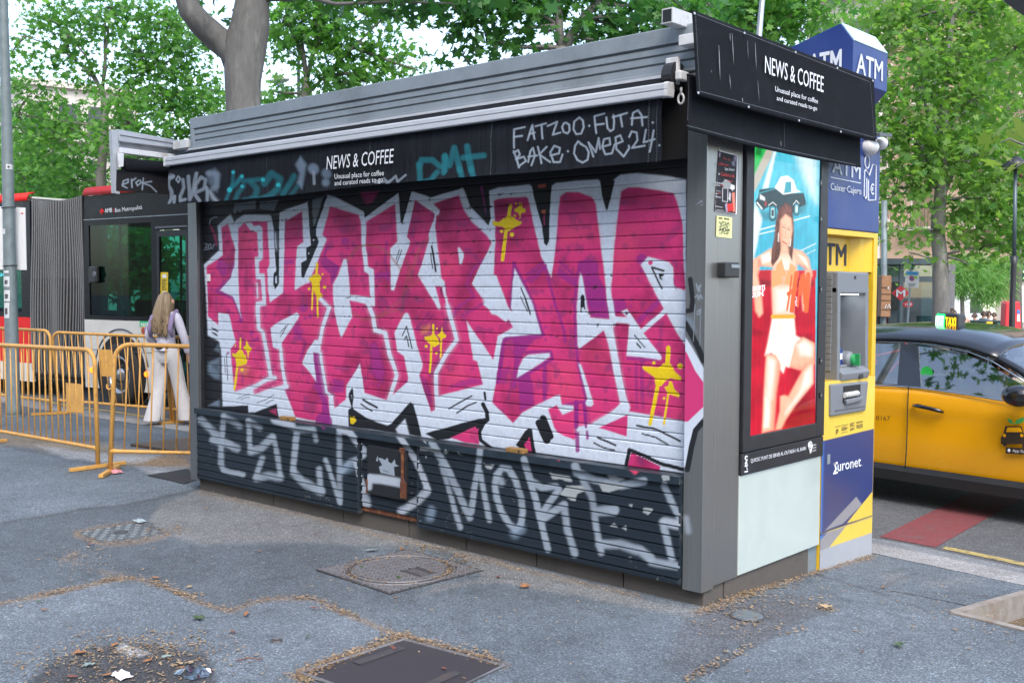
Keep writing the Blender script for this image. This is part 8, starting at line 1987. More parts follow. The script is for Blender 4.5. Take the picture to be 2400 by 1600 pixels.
def tree(label, base, trunk, blobs, limbs, leaf, n_leaf, m_leaf, m_bk, seed, group, depth=None, sub=(.34, 26), twig=True, cat="tree"):
    """trunk: [(point, radius)]; blobs: [(u, v, depth, radius px, weight)]; limbs: extra [(points, r0, r1)]"""
    rng = np.random.default_rng(seed); t = thing("plane_tree", label, cat, base, group)
    mb = MB(); mb.tube([p for p, r in trunk], [r for p, r in trunk], 18); tr = mb.build("trunk", m_bk, t, smooth=True)
    pts = []; tints = []; lb = MB()
    tw = sum(b[3]**2*b[4] for b in blobs)
    spine = [Vector(p) for p, r in trunk]
    for pl, r0, r1 in limbs:
        pl = [Vector(p) for p in pl]; lb.tube(pl, [r0+(r1-r0)*i/(len(pl)-1) for i in range(len(pl))], 10); spine += pl
    for (u, v, d, rp, w) in blobs:
        c = at(u, v, d) if d > 0 else Vector((u, v, -d)); R_ = rp*(d if d > 0 else 12.0)/FPX; nl = int(n_leaf*rp*rp*w/tw); nsub = max(2, int(nl/sub[1]))
        if twig:
            s0 = min(spine, key=lambda s_: (s_-c).length+max(0, s_.z-c.z)*.6); pl = branchy(lb, s0, c, .035, .012, rng)
        for k in range(nsub):
            dv = rng.normal(0, 1, 3); dv /= np.linalg.norm(dv); sc = np.array(c)+dv*R_*rng.uniform(.15, 1.0)**.6*np.array([1, 1, .9])
            if twig and k % 3 == 0: branchy(lb, c, Vector(sc), .012, .004, rng)
            m_ = max(3, int(nl/nsub)); s_ = sub[0]*rng.uniform(.7, 1.3)
            ps = sc+rng.normal(0, 1, (m_, 3))*np.array([s_, s_, s_*.55]); pts.append(ps); tints.append(np.full(m_, rng.uniform(.2, .75)))
    if lb.v: lb.build("limbs", m_bk, t, smooth=True)
    P_ = np.concatenate(pts); T_ = np.concatenate(tints)
    leaves_mesh("crown", P_, leaf, m_leaf, t, seed, tint=T_)
    return t
def gpt(u, v, d, z=RZ): p = at(u, v, d); return Vector((p.x, p.y, z))
TG_ = "plane trees along the street"
# big trunk close behind the kiosk
D = 12.3
tb = gpt(572, 500, D, -.1)
def rad(px_, d): return px_*d/FPX/2
tree("big smooth plane tree trunk forking just above the kiosk roof's left half", tb, [(tb-Vector((0, 0, .1)), .30), (at(572, 420, D), .225), (at(573, 300, D), rad(78, D)), (at(570, 255, D), rad(79, D)), (at(569, 190, D), rad(84, D)), (at(574, 110, D), rad(100, D)), (at(586, 60, D), rad(90, D)), (at(592, 0, D), rad(78, D)), (at(596, -90, D), rad(74, D)), (at(606, -300, D), rad(62, D))],
     [(420, -190, D, 110, 1), (640, -230, D, 130, 1), (560, -330, D, 160, 1), (760, -260, D+1, 130, 1), (880, -160, D, 120, 1.2), (330, -330, D, 150, 1), (1000, -230, D, 140, 1), (545, 25, D+1.5, 16, 3), (500, 8, D+2, 14, 3), (300, -120, D+1, 90, 1), (960, -20, D, 56, 2.2), (1010, -60, D, 70, 2.2), (1060, 8, D, 36, 2.0), (880, -60, D+.5, 60, 1.8)]+[(x_, y_, -z_, 420, .16) for x_, y_, z_ in ((-6.5, 0, 8.2), (-4, -1.5, 7.8), (-4.2, 1.6, 8.6), (-1.8, -.6, 8.0), (-1.6, -3.2, 8.4), (-6.2, -3.2, 8.6), (.8, -2.6, 8.8), (-8.5, 1, 8.5), (-3.6, -4.6, 9))],
     [([at(566, 165, D), at(545, 118, D), at(505, 88, D), at(470, 55, D-.2), at(446, 25, D-.3), at(432, -15, D-.3), at(420, -120, D-.3)], rad(74, D), rad(42, D)), ([at(596, -120, D), at(700, -220, D), at(820, -240, D)], .09, .04)], .19, 6200, m_leafB, m_bark, 1, TG_)
# young tree left, beyond the bus
D = 21
tb = gpt(238, 500, D)
tree("slender young plane tree rising behind the bus roof, leftmost, with open airy crown", tb, [(tb, rad(26, D)), (at(236, 420, D), rad(22, D)), (at(243, 330, D), rad(20, D)), (at(246, 260, D), rad(15, D)), (at(240, 212, D), rad(13, D))],
     [(75, 215, D, 60, 1.2), (130, 330, D, 105, 1.1), (45, 300, D+2, 80, 1.1), (60, 410, D+2, 90, 1.2), (180, 420, D+1, 80, 1), (330, 130, D, 95, 1), (415, 215, D, 95, 1.05), (480, 275, D, 70, 1), (300, 290, D-1, 90, .9), (170, 90, D, 75, .9), (400, 60, D, 80, .9), (90, 40, D, 55, .8), (350, 370, D, 80, 1), (450, 130, D, 55, .9), (260, 40, D, 60, .9), (130, 130, D, 45, .6), (30, 120, D, 40, .8), (500, 210, D+1, 50, 1), (215, 175, D, 45, .8), (330, 20, D, 50, .9), (180, 20, D, 45, .6), (420, 320, D, 60, 1.1), (300, 210, D, 60, 1)],
     [([at(240, 212, D), at(250, 100, D), at(262, 0, D)], rad(8, D), rad(4, D)), ([at(240, 205, D), at(247, 160, D), at(245, 100, D), at(248, 20, D)], rad(9, D), rad(4, D)), ([at(240, 215, D), at(210, 170, D), at(150, 120, D), at(60, 85, D)], rad(7, D), rad(3, D)), ([at(240, 300, D), at(190, 290, D), at(110, 280, D), at(40, 265, D)], rad(7, D), rad(3, D)), ([at(246, 250, D), at(300, 190, D), at(350, 165, D)], rad(6, D), rad(3, D)), ([at(240, 360, D), at(215, 318, D), at(150, 295, D)], rad(8, D), rad(4, D)), ([at(240, 350, D), at(310, 280, D), at(370, 260, D)], rad(8, D), rad(3, D)), ([at(240, 215, D), at(200, 130, D), at(140, 60, D)], rad(6, D), rad(3, D))], .125, 10500, m_leafA, m_bark2, 2, TG_, sub=(.26, 20))
# tree behind the middle of the kiosk roof
D = 17
tb = gpt(715, 560, D)
tree("plane tree with several thin upright limbs behind the middle of the kiosk roof", tb, [(tb, .15), (at(714, 300, D), rad(22, D)), (at(715, 220, D), rad(19, D)), (at(718, 185, D), rad(16, D))],
     [(660, 60, D, 42, 1.3), (735, 40, D, 60, 1.2), (650, 120, D, 30, 1.2), (800, 70, D, 55, 1), (850, 30, D, 45, 1), (890, 105, D, 40, 1), (790, 160, D, 50, 1), (850, 190, D, 45, 1), (690, 20, D, 40, 1), (930, 150, D, 45, .9), (980, 165, D, 22, 1), (700, 100, D, 35, 1), (760, 110, D, 35, 1), (640, 215, D, 26, 1.3), (820, 120, D, 40, 1), (890, 180, D, 30, 1), (760, 200, D, 36, 1.2), (930, 30, D, 40, .9), (660, 240, D, 25, 1.4), (780, -60, D, 90, 1)],
     [([at(718, 190, D), at(712, 130, D), at(690, 95, D), at(672, 40, D), at(668, -20, D)], rad(12, D), rad(5, D)), ([at(718, 190, D), at(735, 120, D), at(775, 60, D), at(830, 15, D), at(860, -10, D)], rad(12, D), rad(6, D)), ([at(718, 225, D), at(760, 180, D), at(830, 110, D), at(880, 60, D), at(925, 25, D)], rad(8, D), rad(4, D)), ([at(712, 130, D), at(704, 60, D), at(722, 10, D)], rad(8, D), rad(4, D)), ([at(735, 120, D), at(752, 70, D), at(752, 20, D)], rad(7, D), rad(3, D))], .125, 3500, m_leafA, m_bark2, 3, TG_, sub=(.22, 14))
# leaning double trunk behind the kiosk's right half
D = 13.5
tb = gpt(1318, 560, D)
tree("plane tree with two bare leaning limbs behind the right half of the kiosk roof", tb, [(tb, .22), (at(1316, 300, D), rad(48, D)), (at(1316, 150, D), rad(40, D)), (at(1316, 112, D), rad(30, D))],
     [(1090, 45, D, 50, 1.2), (1140, 90, D, 42, 1.2), (1085, 130, D, 20, 1.3), (1160, 20, D, 55, 1.2), (1215, 70, D, 30, 1.2), (1190, 110, D, 25, 1), (1255, 30, D, 35, 1), (1275, 75, D, 26, 1), (1310, 12, D, 30, 1.4), (1400, 95, D, 40, 1.3), (1450, 60, D, 45, 1.2), (1500, 55, D, 45, 1.2), (1555, 45, D+1, 50, 1.2), (1365, 10, D, 26, 1.0), (1480, 15, D, 22, .9), (1600, 20, D, 50, 1.2), (1200, -80, D, 110, 1), (1420, -90, D, 110, 1), (1080, -60, D, 90, 1.2), (1660, 30, D+2, 60, 1.2), (1380, 55, D, 22, 1)],
     [([at(1316, 118, D), at(1310, 60, D), at(1312, 0, D), at(1318, -120, D)], rad(22, D), rad(17, D)), ([at(1322, 122, D), at(1340, 82, D), at(1366, 45, D), at(1400, 5, D), at(1460, -60, D)], rad(24, D), rad(16, D)), ([at(1312, 0, D), at(1200, -60, D), at(1110, -70, D)], .06, .03)], .14, 3900, m_leafB, m_bark, 4, TG_, sub=(.22, 15))
# trees behind the cash machine and on the right
D = 16.5
tb = gpt(1760, 600, D)
tree("plane tree whose dark crown fills the gap above the side sign banner", tb, [(tb, .2), (at(1765, 200, D), .15), (at(1770, 60, D), .11)],
     [(1690, 40, D, 60, 1.2), (1760, 60, D, 65, 1.2), (1830, 50, D, 60, 1.2), (1880, 70, D+1, 50, 1), (1640, 20, D, 45, 1), (1800, 0, D, 60, 1), (1895, 20, D, 40, .9), (1720, -40, D, 80, 1), (1860, -60, D, 80, 1), (1900, 110, D+2, 40, .9)], [], .14, 3200, m_leafA, m_bark2, 5, TG_, sub=(.3, 18))
D = 21
tb = gpt(2206, 770, D)
tree("tall plane tree with pale slim trunk behind the taxi, dense green crown", tb, [(tb, rad(46, D)), (at(2206, 700, D), rad(40, D)), (at(2203, 600, D), rad(34, D)), (at(2197, 540, D), rad(32, D)), (at(2206, 440, D), rad(28, D)), (at(2212, 300, D), rad(22, D)), (at(2214, 170, D), rad(14, D)), (at(2238, 20, D), rad(10, D))],
     [(2080, 200, D, 60, 1.1), (2100, 60, D+1, 80, 1), (2140, 300, D, 85, 1.1), (2090, 330, D, 50, 1.1), (2100, 440, D, 70, 1.1), (2085, 530, D-.5, 42, 1.0), (2200, 120, D, 100, 1), (2280, 230, D, 100, 1), (2250, 370, D, 95, 1), (2340, 330, D+1, 90, 1), (2330, 470, D, 85, 1.1), (2250, 530, D, 50, .9), (2380, 110, D+1, 100, 1), (2300, 30, D, 90, 1), (2160, 20, D+1, 80, .9), (2390, 560, D, 60, 1.1), (2180, 400, D, 60, .9), (2300, 580, D, 42, 1), (2400, 420, D, 70, 1), (2010, 40, D+3, 60, .8), (2130, 590, D-.5, 22, 1), (2270, 620, D-.5, 26, 1)],
     [([at(2206, 430, D), at(2180, 380, D), at(2150, 340, D), at(2120, 320, D)], rad(12, D), rad(5, D)), ([at(2206, 470, D), at(2240, 390, D), at(2290, 360, D)], rad(12, D), rad(5, D)), ([at(2210, 320, D), at(2170, 250, D), at(2160, 180, D)], rad(10, D), rad(4, D))], .15, 11000, m_leafC, m_bark, 6, TG_, sub=(.32, 20))
D = 30
tb = gpt(2385, 770, D)
tree("plane tree at the far right edge, its thin dark trunk above the red pillar", tb, [(tb, rad(26, D)), (at(2382, 560, D), rad(22, D)), (at(2370, 400, D), rad(16, D)), (at(2360, 200, D), rad(12, D))],
     [(2360, 200, D, 90, 1), (2300, 130, D+2, 80, 1), (2400, 300, D, 90, 1), (2340, 420, D, 70, 1), (2390, 500, D, 60, 1), (2250, 300, D+3, 90, .8), (2420, 80, D, 110, 1), (2170, 150, D+4, 80, .7), (2400, 620, D, 34, 1)], [], .15, 4800, m_leafC, m_bark2, 7, TG_, sub=(.45, 18))
# farther trees that close the street on the left
for i, (u, v, d, r_, lab) in enumerate(((70, 440, 34, 110, "far round green tree at the left end of the street behind the lamp post"), (340, 440, 38, 100, "far green tree seen low behind the young plane tree, above the bus roof"), (-140, 300, 30, 150, "dark green tree reaching in from beyond the left edge"), (640, 310, 40, 60, "far green tree peeping over the kiosk roof right of the big trunk"), (290, 610, 27, 75, "low bushy green tree seen through the bus windows"))):
    tb = gpt(u, 640, d)
    tree(lab, tb, [(tb, .22), (at(u, v+60, d), .16), (at(u, v, d), .1)], [(u, v, d, r_*.75, 1), (u-r_*.6, v+20, d, r_*.55, 1), (u+r_*.6, v+10, d, r_*.55, 1), (u+r_*.2, v-r_*.5, d, r_*.5, 1), (u-r_*.3, v+r_*.45, d, r_*.5, 1), (u+r_*.5, v+r_*.5, d+2, r_*.45, 1)], [], .22, 2300, m_leafA if i % 2 == 0 else m_leafC, m_bark2, 20+i, TG_, sub=(.55, 18), twig=False)
# feathery light green tree on the right, with a bent dark trunk
D = 30
tb = gpt(2245, 775, D)
wt = thing("feathery_tree", "small feathery pale green tree with a bent dark trunk, behind the taxi sign", "tree", tb)
MB().tube([tb, at(2256, 740, D), at(2255, 700, D), at(2248, 690, D), at(2230, 685, D)], [rad(12, D), rad(10, D), rad(9, D), rad(6, D), rad(3, D)], 10).build("trunk", m_bark2, wt, smooth=True)
MB().tube([at(2255, 705, D), at(2262, 670, D), at(2280, 640, D)], [rad(7, D), rad(5, D), rad(3, D)], 8).build("limb", m_bark2, wt, smooth=True)
r = np.random.default_rng(9); P_ = []
for (u, v, rp, n) in ((2290, 640, 70, 1500), (2240, 660, 40, 700), (2330, 660, 50, 900), (2310, 690, 40, 500), (2260, 620, 40, 600), (2350, 620, 40, 500)):
    c = np.array(at(u, v, D)); R_ = rp*D/FPX; q_ = r.normal(0, 1, (n, 3)); q_ /= np.linalg.norm(q_, axis=1)[:, None]; P_.append(c+q_*R_*(r.random((n, 1))**.5)*np.array([1, 1, .8]))
P_ = np.concatenate(P_); n = len(P_); dirs = r.normal(0, 1, (n, 3)); dirs[:, 2] = -np.abs(dirs[:, 2])-.3; dirs /= np.linalg.norm(dirs, axis=1)[:, None]; sd = np.cross(dirs, r.normal(0, 1, (n, 3))); sd /= np.linalg.norm(sd, axis=1)[:, None]
V = np.stack([P_-sd*.012, P_+dirs*.20-sd*.008, P_+dirs*.38, P_+dirs*.20+sd*.014], 1).reshape(-1, 3)
me = bpy.data.meshes.new("crown"); me.from_pydata(V.tolist(), [], [(4*i, 4*i+1, 4*i+2, 4*i+3) for i in range(n)]); a_ = me.attributes.new("tint", 'FLOAT', 'POINT'); a_.data.foreach_set("value", np.repeat(r.random(n), 4).astype(np.float32))
link("crown", me, leaf_mat("feathery_leaf", (.14, .29, .09), (.27, .43, .17), .5), wt)
# near branch hanging into the picture at the right
D = 5.2
br_t = thing("tree_branch", "close leafy plane branch with large yellow green leaves hanging in at the right edge", "branch", at(2420, 340, D))
MB().tube([at(2560, 300, D+.1), at(2440, 350, D), at(2395, 338, D), at(2365, 325, D), at(2345, 335, D)], [.012, .009, .006, .004, .003], 6).build("twig", m_bark2, br_t, smooth=True)
MB().tube([at(2440, 350, D), at(2400, 380, D), at(2370, 400, D)], [.006, .004, .003], 6).build("twig", m_bark2, br_t, smooth=True)
r = np.random.default_rng(4); LP = [(2335, 318), (2310, 330), (2325, 352), (2352, 345), (2372, 325), (2385, 352), (2345, 300), (2360, 368), (2325, 380), (2395, 390), (2405, 330), (2370, 392), (2300, 358), (2390, 300), (2410, 420), (2440, 380), (2345, 395)]
leaves_mesh("foliage", np.array([np.array(at(u, v, D+r.uniform(-.12, .12))) for u, v in LP]), .105, leaf_mat("young_leaf", (.10, .19, .03), (.24, .30, .08), .5), br_t, 5, droop=.1)
m_seed = mat("brown_seed_ball", (.16, .07, .04), .9, 0, .3, 80)
for u, v in ((2393, 411), (2387, 432)): MB().ball(at(u, v, D+.05), .008, .008, .009, 8, 6).build("seed_ball", m_seed, br_t)
# ------------------------------------------------------------------ far side of the street on the right
m_peach = mat("peach_render", (.46, .33, .24), .85, 0, .08, 1.5, stain=(.36, .25, .18), stain_amt=.3)
m_cream = mat("cream_render", (.55, .50, .44), .85, 0, .07, 1.5, stain=(.42, .37, .32), stain_amt=.3)
m_shade = mat("window_dark", (.04, .045, .05), .25, 0, .1); m_iron_b = mat("balcony_iron", (.05, .05, .055), .6, .3)
m_shutter = mat("wooden_blind", (.20, .15, .10), .7, 0, .1, 8); m_stone = mat("shop_stone", (.40, .36, .31), .8, 0, .1, 2)
def frame_of(u, d, uu, dd): # horizontal axis between two sight points
    a_ = at(u, 677, d); b_ = at(uu, 677, dd); a_.z = 0; b_.z = 0; e = (b_-a_); L_ = e.length; e.normalize(); return a_, e, L_
def building(label, u0, d0, u1, d1, H_, m, cols, floors, z_first, fh, deep=9, shop=0.0, w=1.15, wh=2.0, balc=True, name="apartment_building"):
    a_, e, L_ = frame_of(u0, d0, u1, d1); nb = Vector((-e.y, e.x, 0));
    if nb.dot(cV) < 0: nb = -nb
    t = thing(name, label, "building", a_+e*L_/2)
    def q(x, z, o=0.0): return a_+e*x+Vector((0, 0, z+RZ))+nb*o
    mb = MB(); mb.slab([q(0, 0), q(L_, 0), q(L_, H_), q(0, H_)], nb*deep); mb.build("wall", m, t)
    MB().slab([q(-.2, H_, -.3), q(L_+.2, H_, -.3), q(L_+.2, H_+.35, -.3), q(-.2, H_+.35, -.3)], nb*(deep+.3)).build("cornice", m_cream, t)
    for f_ in range(floors):
        for c_ in range(cols):
            x = (c_+.5)*L_/cols; z = z_first+f_*fh
            wf = MB().slab([q(x-w/2-.1, z-.1, -.04), q(x+w/2+.1, z-.1, -.04), q(x+w/2+.1, z+wh+.12, -.04), q(x-w/2-.1, z+wh+.12, -.04)], nb*.039).build("window", m_cream, t)
            MB().slab([q(x-w/2, z, -.06), q(x+w/2, z, -.06), q(x+w/2, z+wh, -.06), q(x-w/2, z+wh, -.06)], nb*.019).build("pane", m_shade if (c_*3+f_) % 3 else m_shutter, wf)
            if balc:
                MB().slab([q(x-w*.9, z-.22, -.8), q(x+w*.9, z-.22, -.8), q(x+w*.9, z-.08, -.8), q(x-w*.9, z-.08, -.8)], nb*.76).build("balcony_slab", m_cream, wf)
                mb = MB()
                for k in range(13): xx_ = x-w*.88+k*w*1.76/12; mb.slab([q(xx_-.012, z-.08, -.78), q(xx_+.012, z-.08, -.78), q(xx_+.012, z+.9, -.78), q(xx_-.012, z+.9, -.78)], nb*.02)
                mb.slab([q(x-w*.9, z+.9, -.79), q(x+w*.9, z+.9, -.79), q(x+w*.9, z+.95, -.79), q(x-w*.9, z+.95, -.79)], nb*.04); mb.build("balcony_rail", m_iron_b, wf)
    return t, q, L_, nb
b1, q, L1, nb1 = building("peach apartment building with balconies behind the trees on the right", 1990, 58, 2760, 50, 20, m_peach, 6, 5, 5.2, 3.2)
# shop fronts along its ground floor
m_lit = emit_mat("lit_shop_window", (1, .93, .78), .4); m_sgreen = mat("shop_green", (.02, .07, .04), .5); m_glow = emit_mat("lit_shop_sign", (.85, 1, .9), .4)
for i, (xa, xb) in enumerate(((5.2, 7.6), (8.1, 10.9))):
    sf = MB().slab([q(xa, .0, -.08), q(xb, .0, -.08), q(xb, 3.4, -.08), q(xa, 3.4, -.08)], nb1*.078).build("shop_front", m_stone, b1)
    MB().slab([q(xa+.25, .3, -.10), q(xb-.25, .3, -.10), q(xb-.25, 2.1, -.10), q(xa+.25, 2.1, -.10)], nb1*.018).build("shop_window", m_lit, sf)
    MB().slab([q(xa+.1, 2.35, -.14), q(xb-.1, 2.35, -.14), q(xb-.1, 3.2, -.14), q(xa+.1, 3.2, -.14)], nb1*.058).build("shop_sign", m_sgreen, sf)
    MB().tube([q(xa+.5+k*(xb-xa-1)/8, 2.78+.18*math.sin(k*2.2), -.16) for k in range(9)], .05, 5).build("sign_script", m_glow, sf); MB().slab([q(xa+.5, 2.45, -.15), q(xb-.5, 2.45, -.15), q(xb-.5, 2.53, -.15), q(xa+.5, 2.53, -.15)], nb1*.008).build("sign_line", m_glow, sf)
building("pale cream apartment block with balcony rails high above the cash machine sign", 1880, 48, 2060, 47, 26, m_cream, 2, 7, 5.0, 3.3, w=1.3, wh=2.1)
building("pale building glimpsed between the leaves at the left, with reddish roof edge", 60, 62, 330, 66, 13.5, m_cream, 4, 3, 4.2, 3.2, w=1.0)
# lift house of glass and grey metal
m_lift = glass_mat("lift_glass", (.50, .66, .66), .14); m_liftf = mat("lift_frame_metal", (.09, .12, .13), .45, .4)
D = 26
a_, e, L_ = frame_of(2030, D+.2, 2196, D); nb = Vector((-e.y, e.x, 0)); nb = nb if nb.dot(cV) > 0 else -nb
lh = thing("lift_house", "glass lift house with grey metal frame and metro signs behind the taxi", "lift", a_+e*L_/2)
zt_ = at(2120, 608, D).z
def lq(x, z, o=0.0): return a_+e*x+Vector((0, 0, z))+nb*o
LD = 2.6
MB().slab([lq(-.15, zt_-.12, -.2), lq(L_+.2, zt_-.12, -.2), lq(L_+.2, zt_+.02, -.2), lq(-.15, zt_+.02, -.2)], nb*(LD+.4)).build("canopy", m_liftf, lh)
for x, o in ((0, 0), (L_, 0), (0, LD), (L_, LD), (L_*.5, 0), (L_*.25, .0)): MB().slab([lq(x-.05, RZ, o), lq(x+.05, RZ, o), lq(x+.05, zt_-.12, o), lq(x-.05, zt_-.12, o)], nb*.1).build("post", m_liftf, lh)
for z in (RZ+.02, zt_-.55): MB().slab([lq(.05, z, .02), lq(L_-.05, z, .02), lq(L_-.05, z+.14, .02), lq(.05, z+.14, .02)], nb*.07).build("cross_beam", m_liftf, lh)
MB().slab([lq(.05, RZ, .05), lq(L_-.05, RZ, .05), lq(L_-.05, zt_-.14, .05), lq(.05, zt_-.14, .05)], nb*.01).build("front_glass", m_lift, lh)
MB().slab([lq(.05, RZ, LD), lq(L_-.05, RZ, LD), lq(L_-.05, zt_-.14, LD), lq(.05, zt_-.14, LD)], nb*.01).build("rear_glass", m_lift, lh)
MB().slab([lq(L_, RZ, .1), lq(L_, RZ, LD), lq(L_, zt_-.14, LD), lq(L_, zt_-.14, .1)], e*.01).build("side_glass", m_lift, lh)
MB().slab([lq(L_*.3, RZ, .9), lq(L_*.92, RZ, .9), lq(L_*.92, zt_-.5, .9), lq(L_*.3, zt_-.5, .9)], nb*1.3).build("lift_shaft", mat("lift_dark", (.03, .06, .065), .4, .2), lh)
a2 = at(2196, 677, D); MB().slab([lq(L_+.06, RZ, .0), lq(L_+.42, RZ, .0), lq(L_+.42, zt_-.12, .0), lq(L_+.06, zt_-.12, .0)], nb*.6).build("end_wall", mat("speckled_grey", (.18, .18, .19), .6, 0, .25, 40), lh)
def disc_sign(u, v, d, w_, h_, n=4, rot=0.0):
    c = at(u, v, d); R2 = Vector((cV.x, cV.y, 0)).normalized(); return c, [c+cR*(w_*math.cos(rot+2*math.pi*k/n))+Vector((0, 0, 1))*(h_*math.sin(rot+2*math.pi*k/n)) for k in range(n)], R2
m_sred = mat("sign_red", (.60, .02, .03), .45, 0, .03); m_swht = mat("sign_white", (.68, .70, .73), .5, 0, .03); m_sblue = mat("sign_blue", (.03, .17, .50), .5)
D = 24.5
c, pts, r2 = disc_sign(2111.5, 687, D, .205, .175); ms_ = thing("metro_sign", "red diamond metro sign with white M in front of the glass lift house", "sign", c); ob = MB().prism(pts, r2*.04).build("diamond_panel", m_sred, ms_)
text("M", at(2101, 695, D-.02), at(2121, 695, D-.02), .155, m_swht, ob, bold=.05); MB().tube([c+r2*.05, c+r2*.05-Vector((0, 0, 1.15))], .025, 8).build("sign_post", m_liftf, ms_)
c, pts, r2 = disc_sign(2128, 713, D+.2, .115, .075, 24); ts_ = thing("transport_sign", "small red oval sign with white letters under the metro diamond", "sign", c); ob = MB().prism(pts, r2*.04).build("oval_panel", m_sred, ts_); text("TMB", at(2119.5, 716.5, D+.17), at(2136.5, 715, D+.17), .05, m_swht, ob, bold=.03)
MB().tube([c+r2*.05, Vector((c.x, c.y, RZ))+r2*.05], .02, 8).build("sign_post", m_liftf, ts_)
# no parking sign on its pole
D = 22; c = at(2138, 654, D); ps = thing("parking_sign", "white no parking sign with blue band on a thin grey pole beside the lift", "sign", c)
pq = [at(u, v, D) for u, v in ((2121.5, 673), (2153.5, 674.5), (2154.5, 635), (2123, 633))]; r2 = Vector((cV.x, cV.y, 0)).normalized(); pn_ = MB().slab(pq, r2*.015).build("sign_panel", m_swht, ps)
MB().slab([at(u, v, D-.01) for u, v in ((2124, 643.5), (2152, 645), (2152.3, 637.5), (2124.3, 636))], r2*.004).build("blue_band", mat("sky_blue_band", (.05, .32, .65), .5), pn_)
cc = at(2137.5, 652.5, D-.01); MB().prism([cc+cR*(.055*math.cos(a_))+Vector((0, 0, .055*math.sin(a_))) for a_ in np.linspace(0, 6.0, 20)], r2*.004).build("red_ring", m_sred, pn_)
MB().prism([cc-r2*.004+cR*(.04*math.cos(a_))+Vector((0, 0, .04*math.sin(a_))) for a_ in np.linspace(0, 6.0, 20)], r2*.003).build("blue_disc", m_sblue, pn_); MB().slab([cc-r2*.008+cR*x+Vector((0, 0, z)) for x, z in ((-.034, .022), (-.022, .034), (.034, -.022), (.022, -.034))], r2*.003).build("red_bar", m_sred, pn_)
mb = MB()
for k in range(3): mb.slab([at(u, v, D-.01) for u, v in ((2129, 664+k*2.6), (2147-k*2, 664.8+k*2.6), (2147-k*2, 665.7+k*2.6), (2129, 665+k*2.6))], r2*.003)
mb.build("small_print", m_dgrey, pn_)
pt = at(2134, 674, D); MB().tube([pt+r2*.03+Vector((0, 0, .6)), pt+r2*.03, at(2128, 760, D)+r2*.03, gpt(2122, 800, D)+r2*.03], .022, 8).build("sign_pole", m_alu, ps)
# brown meter box on a grey post
D = 20; c = gpt(2072, 700, D); mp = thing("street_post", "grey steel post with a brown graffitied box, behind the cash machine", "post", c)
MB().tube([c, at(2072, 640, D), at(2073, 470, D)], [.055, .055, .05], 12).build("post", m_pole, mp, smooth=True)
bq = [at(u, v, D-.1) for u, v in ((2064, 742), (2087, 743), (2090, 646), (2067, 645))]; bx = MB().slab(bq, r2*.2).build("meter_box", mat("brown_box", (.22, .11, .05), .7, 0, .15, 12, stain=(.3, .2, .12), stain_amt=.5), mp, bevel=.01)
for v in (673, 688, 703, 725): MB().slab([at(u, vv, D-.11) for u, vv in ((2066, v), (2088, v+.7), (2088, v+1.8), (2066, v+1.1))], r2*.006).build("box_joint", m_dark, bx)
mb = MB(); mb.tube([at(u, v, D-.115) for u, v in ((2074, 722), (2077, 714), (2080, 722), (2084, 713), (2087, 722))], .009, 5); mb.tube([at(u, v, D-.115) for u, v in ((2080, 676), (2083, 672), (2083, 678))], .008, 5); mb.build("box_scrawl", m_swht, bx)
# black lamp post, red pillar
D = 19; c = gpt(2372, 700, D); lp2 = thing("lamp_post", "thin black lamp post standing right of the feathery tree", "lamp post", c)
MB().tube([c, at(2371, 790, D), at(2373, 700, D), at(2376, 620, D), at(2377, 600, D)], [.06, .055, .05, .05, .07], 12).build("post", m_blackpl, lp2, smooth=True); MB().tube([at(2377, 600, D), at(2380, 400, D)], [.035, .03], 10).build("upper_post", m_liftf, lp2, smooth=True)
MB().lathe([(.02, 0), (.2, .02), (.22, .10), (.05, .25)], at(2380, 400, D), (0, 0, 1), 16).build("lamp_head", m_blackpl, lp2, smooth=True)
D = 20.5; c = gpt(2376, 700, D); rp_ = thing("red_pillar", "bright red rounded information pillar at the right edge behind the taxi", "pillar", c)
pq = [(2354, 800), (2396, 800), (2392, 710), (2388, 706), (2362, 706), (2358, 710)]; MB().prism([at(u, v, D) for u, v in pq], r2*.22).build("pillar_body", m_sred, rp_, bevel=.02)
MB().slab([at(u, v, D-.01) for u, v in ((2384, 753), (2391, 753), (2390, 736), (2384, 736))], r2*.008).build("pillar_label", m_swht, rp_); MB().slab([at(u, v, D-.01) for u, v in ((2384, 734), (2391, 734), (2390, 726), (2384, 726))], r2*.008).build("pillar_label", m_sblue, rp_)
# people, bicycle and van behind the taxi
def farp(label, u, vh, d, H_, hd, cols, pose=None):
    p = at(u, vh, d); base = Vector((p.x, p.y, p.z-H_)); g_ = RZ; s_ = base.z
    return person(label, Vector((p.x, p.y, g_)), hd, (p.z-g_), pose or {}, cols, "people on the far pavement")
fh_ = math.atan2(cV.y, cV.x)-math.pi/2
m_wcoat = mat("pale_grey_coat", (.45, .44, .42), .8); m_teal = mat("teal_jacket", (.05, .13, .17), .8); m_bcoat = mat("dark_coat", (.03, .035, .05), .8); m_grn = mat("dark_green_jacket", (.02, .05, .04), .8); bh = bpy.data.materials["brown_hair"]
ph = dict(elr=(.26, .12, 1.14), wrr=(.12, .32, 1.20), ell=(-.26, .12, 1.14), wrl=(-.12, .32, 1.20))
farp("person in dark green jacket with short dark hair, left of the taxi roof sign", 2230, 719, 21, 1.7, fh_-1.2, dict(top=m_grn, legs=m_dpants, hair=bh, face=True))
farp("person in dark coat bending slightly, just right of the taxi roof sign", 2252, 732, 20, 1.6, fh_-.9, dict(top=m_bcoat, legs=m_dpants, hair=bh, face=True), dict(neckb=(0, .1, 1.38), neck=(0, .16, 1.43), head=(0, .22, 1.50), crown=(0, .24, 1.58), chest=(0, .05, 1.24)))
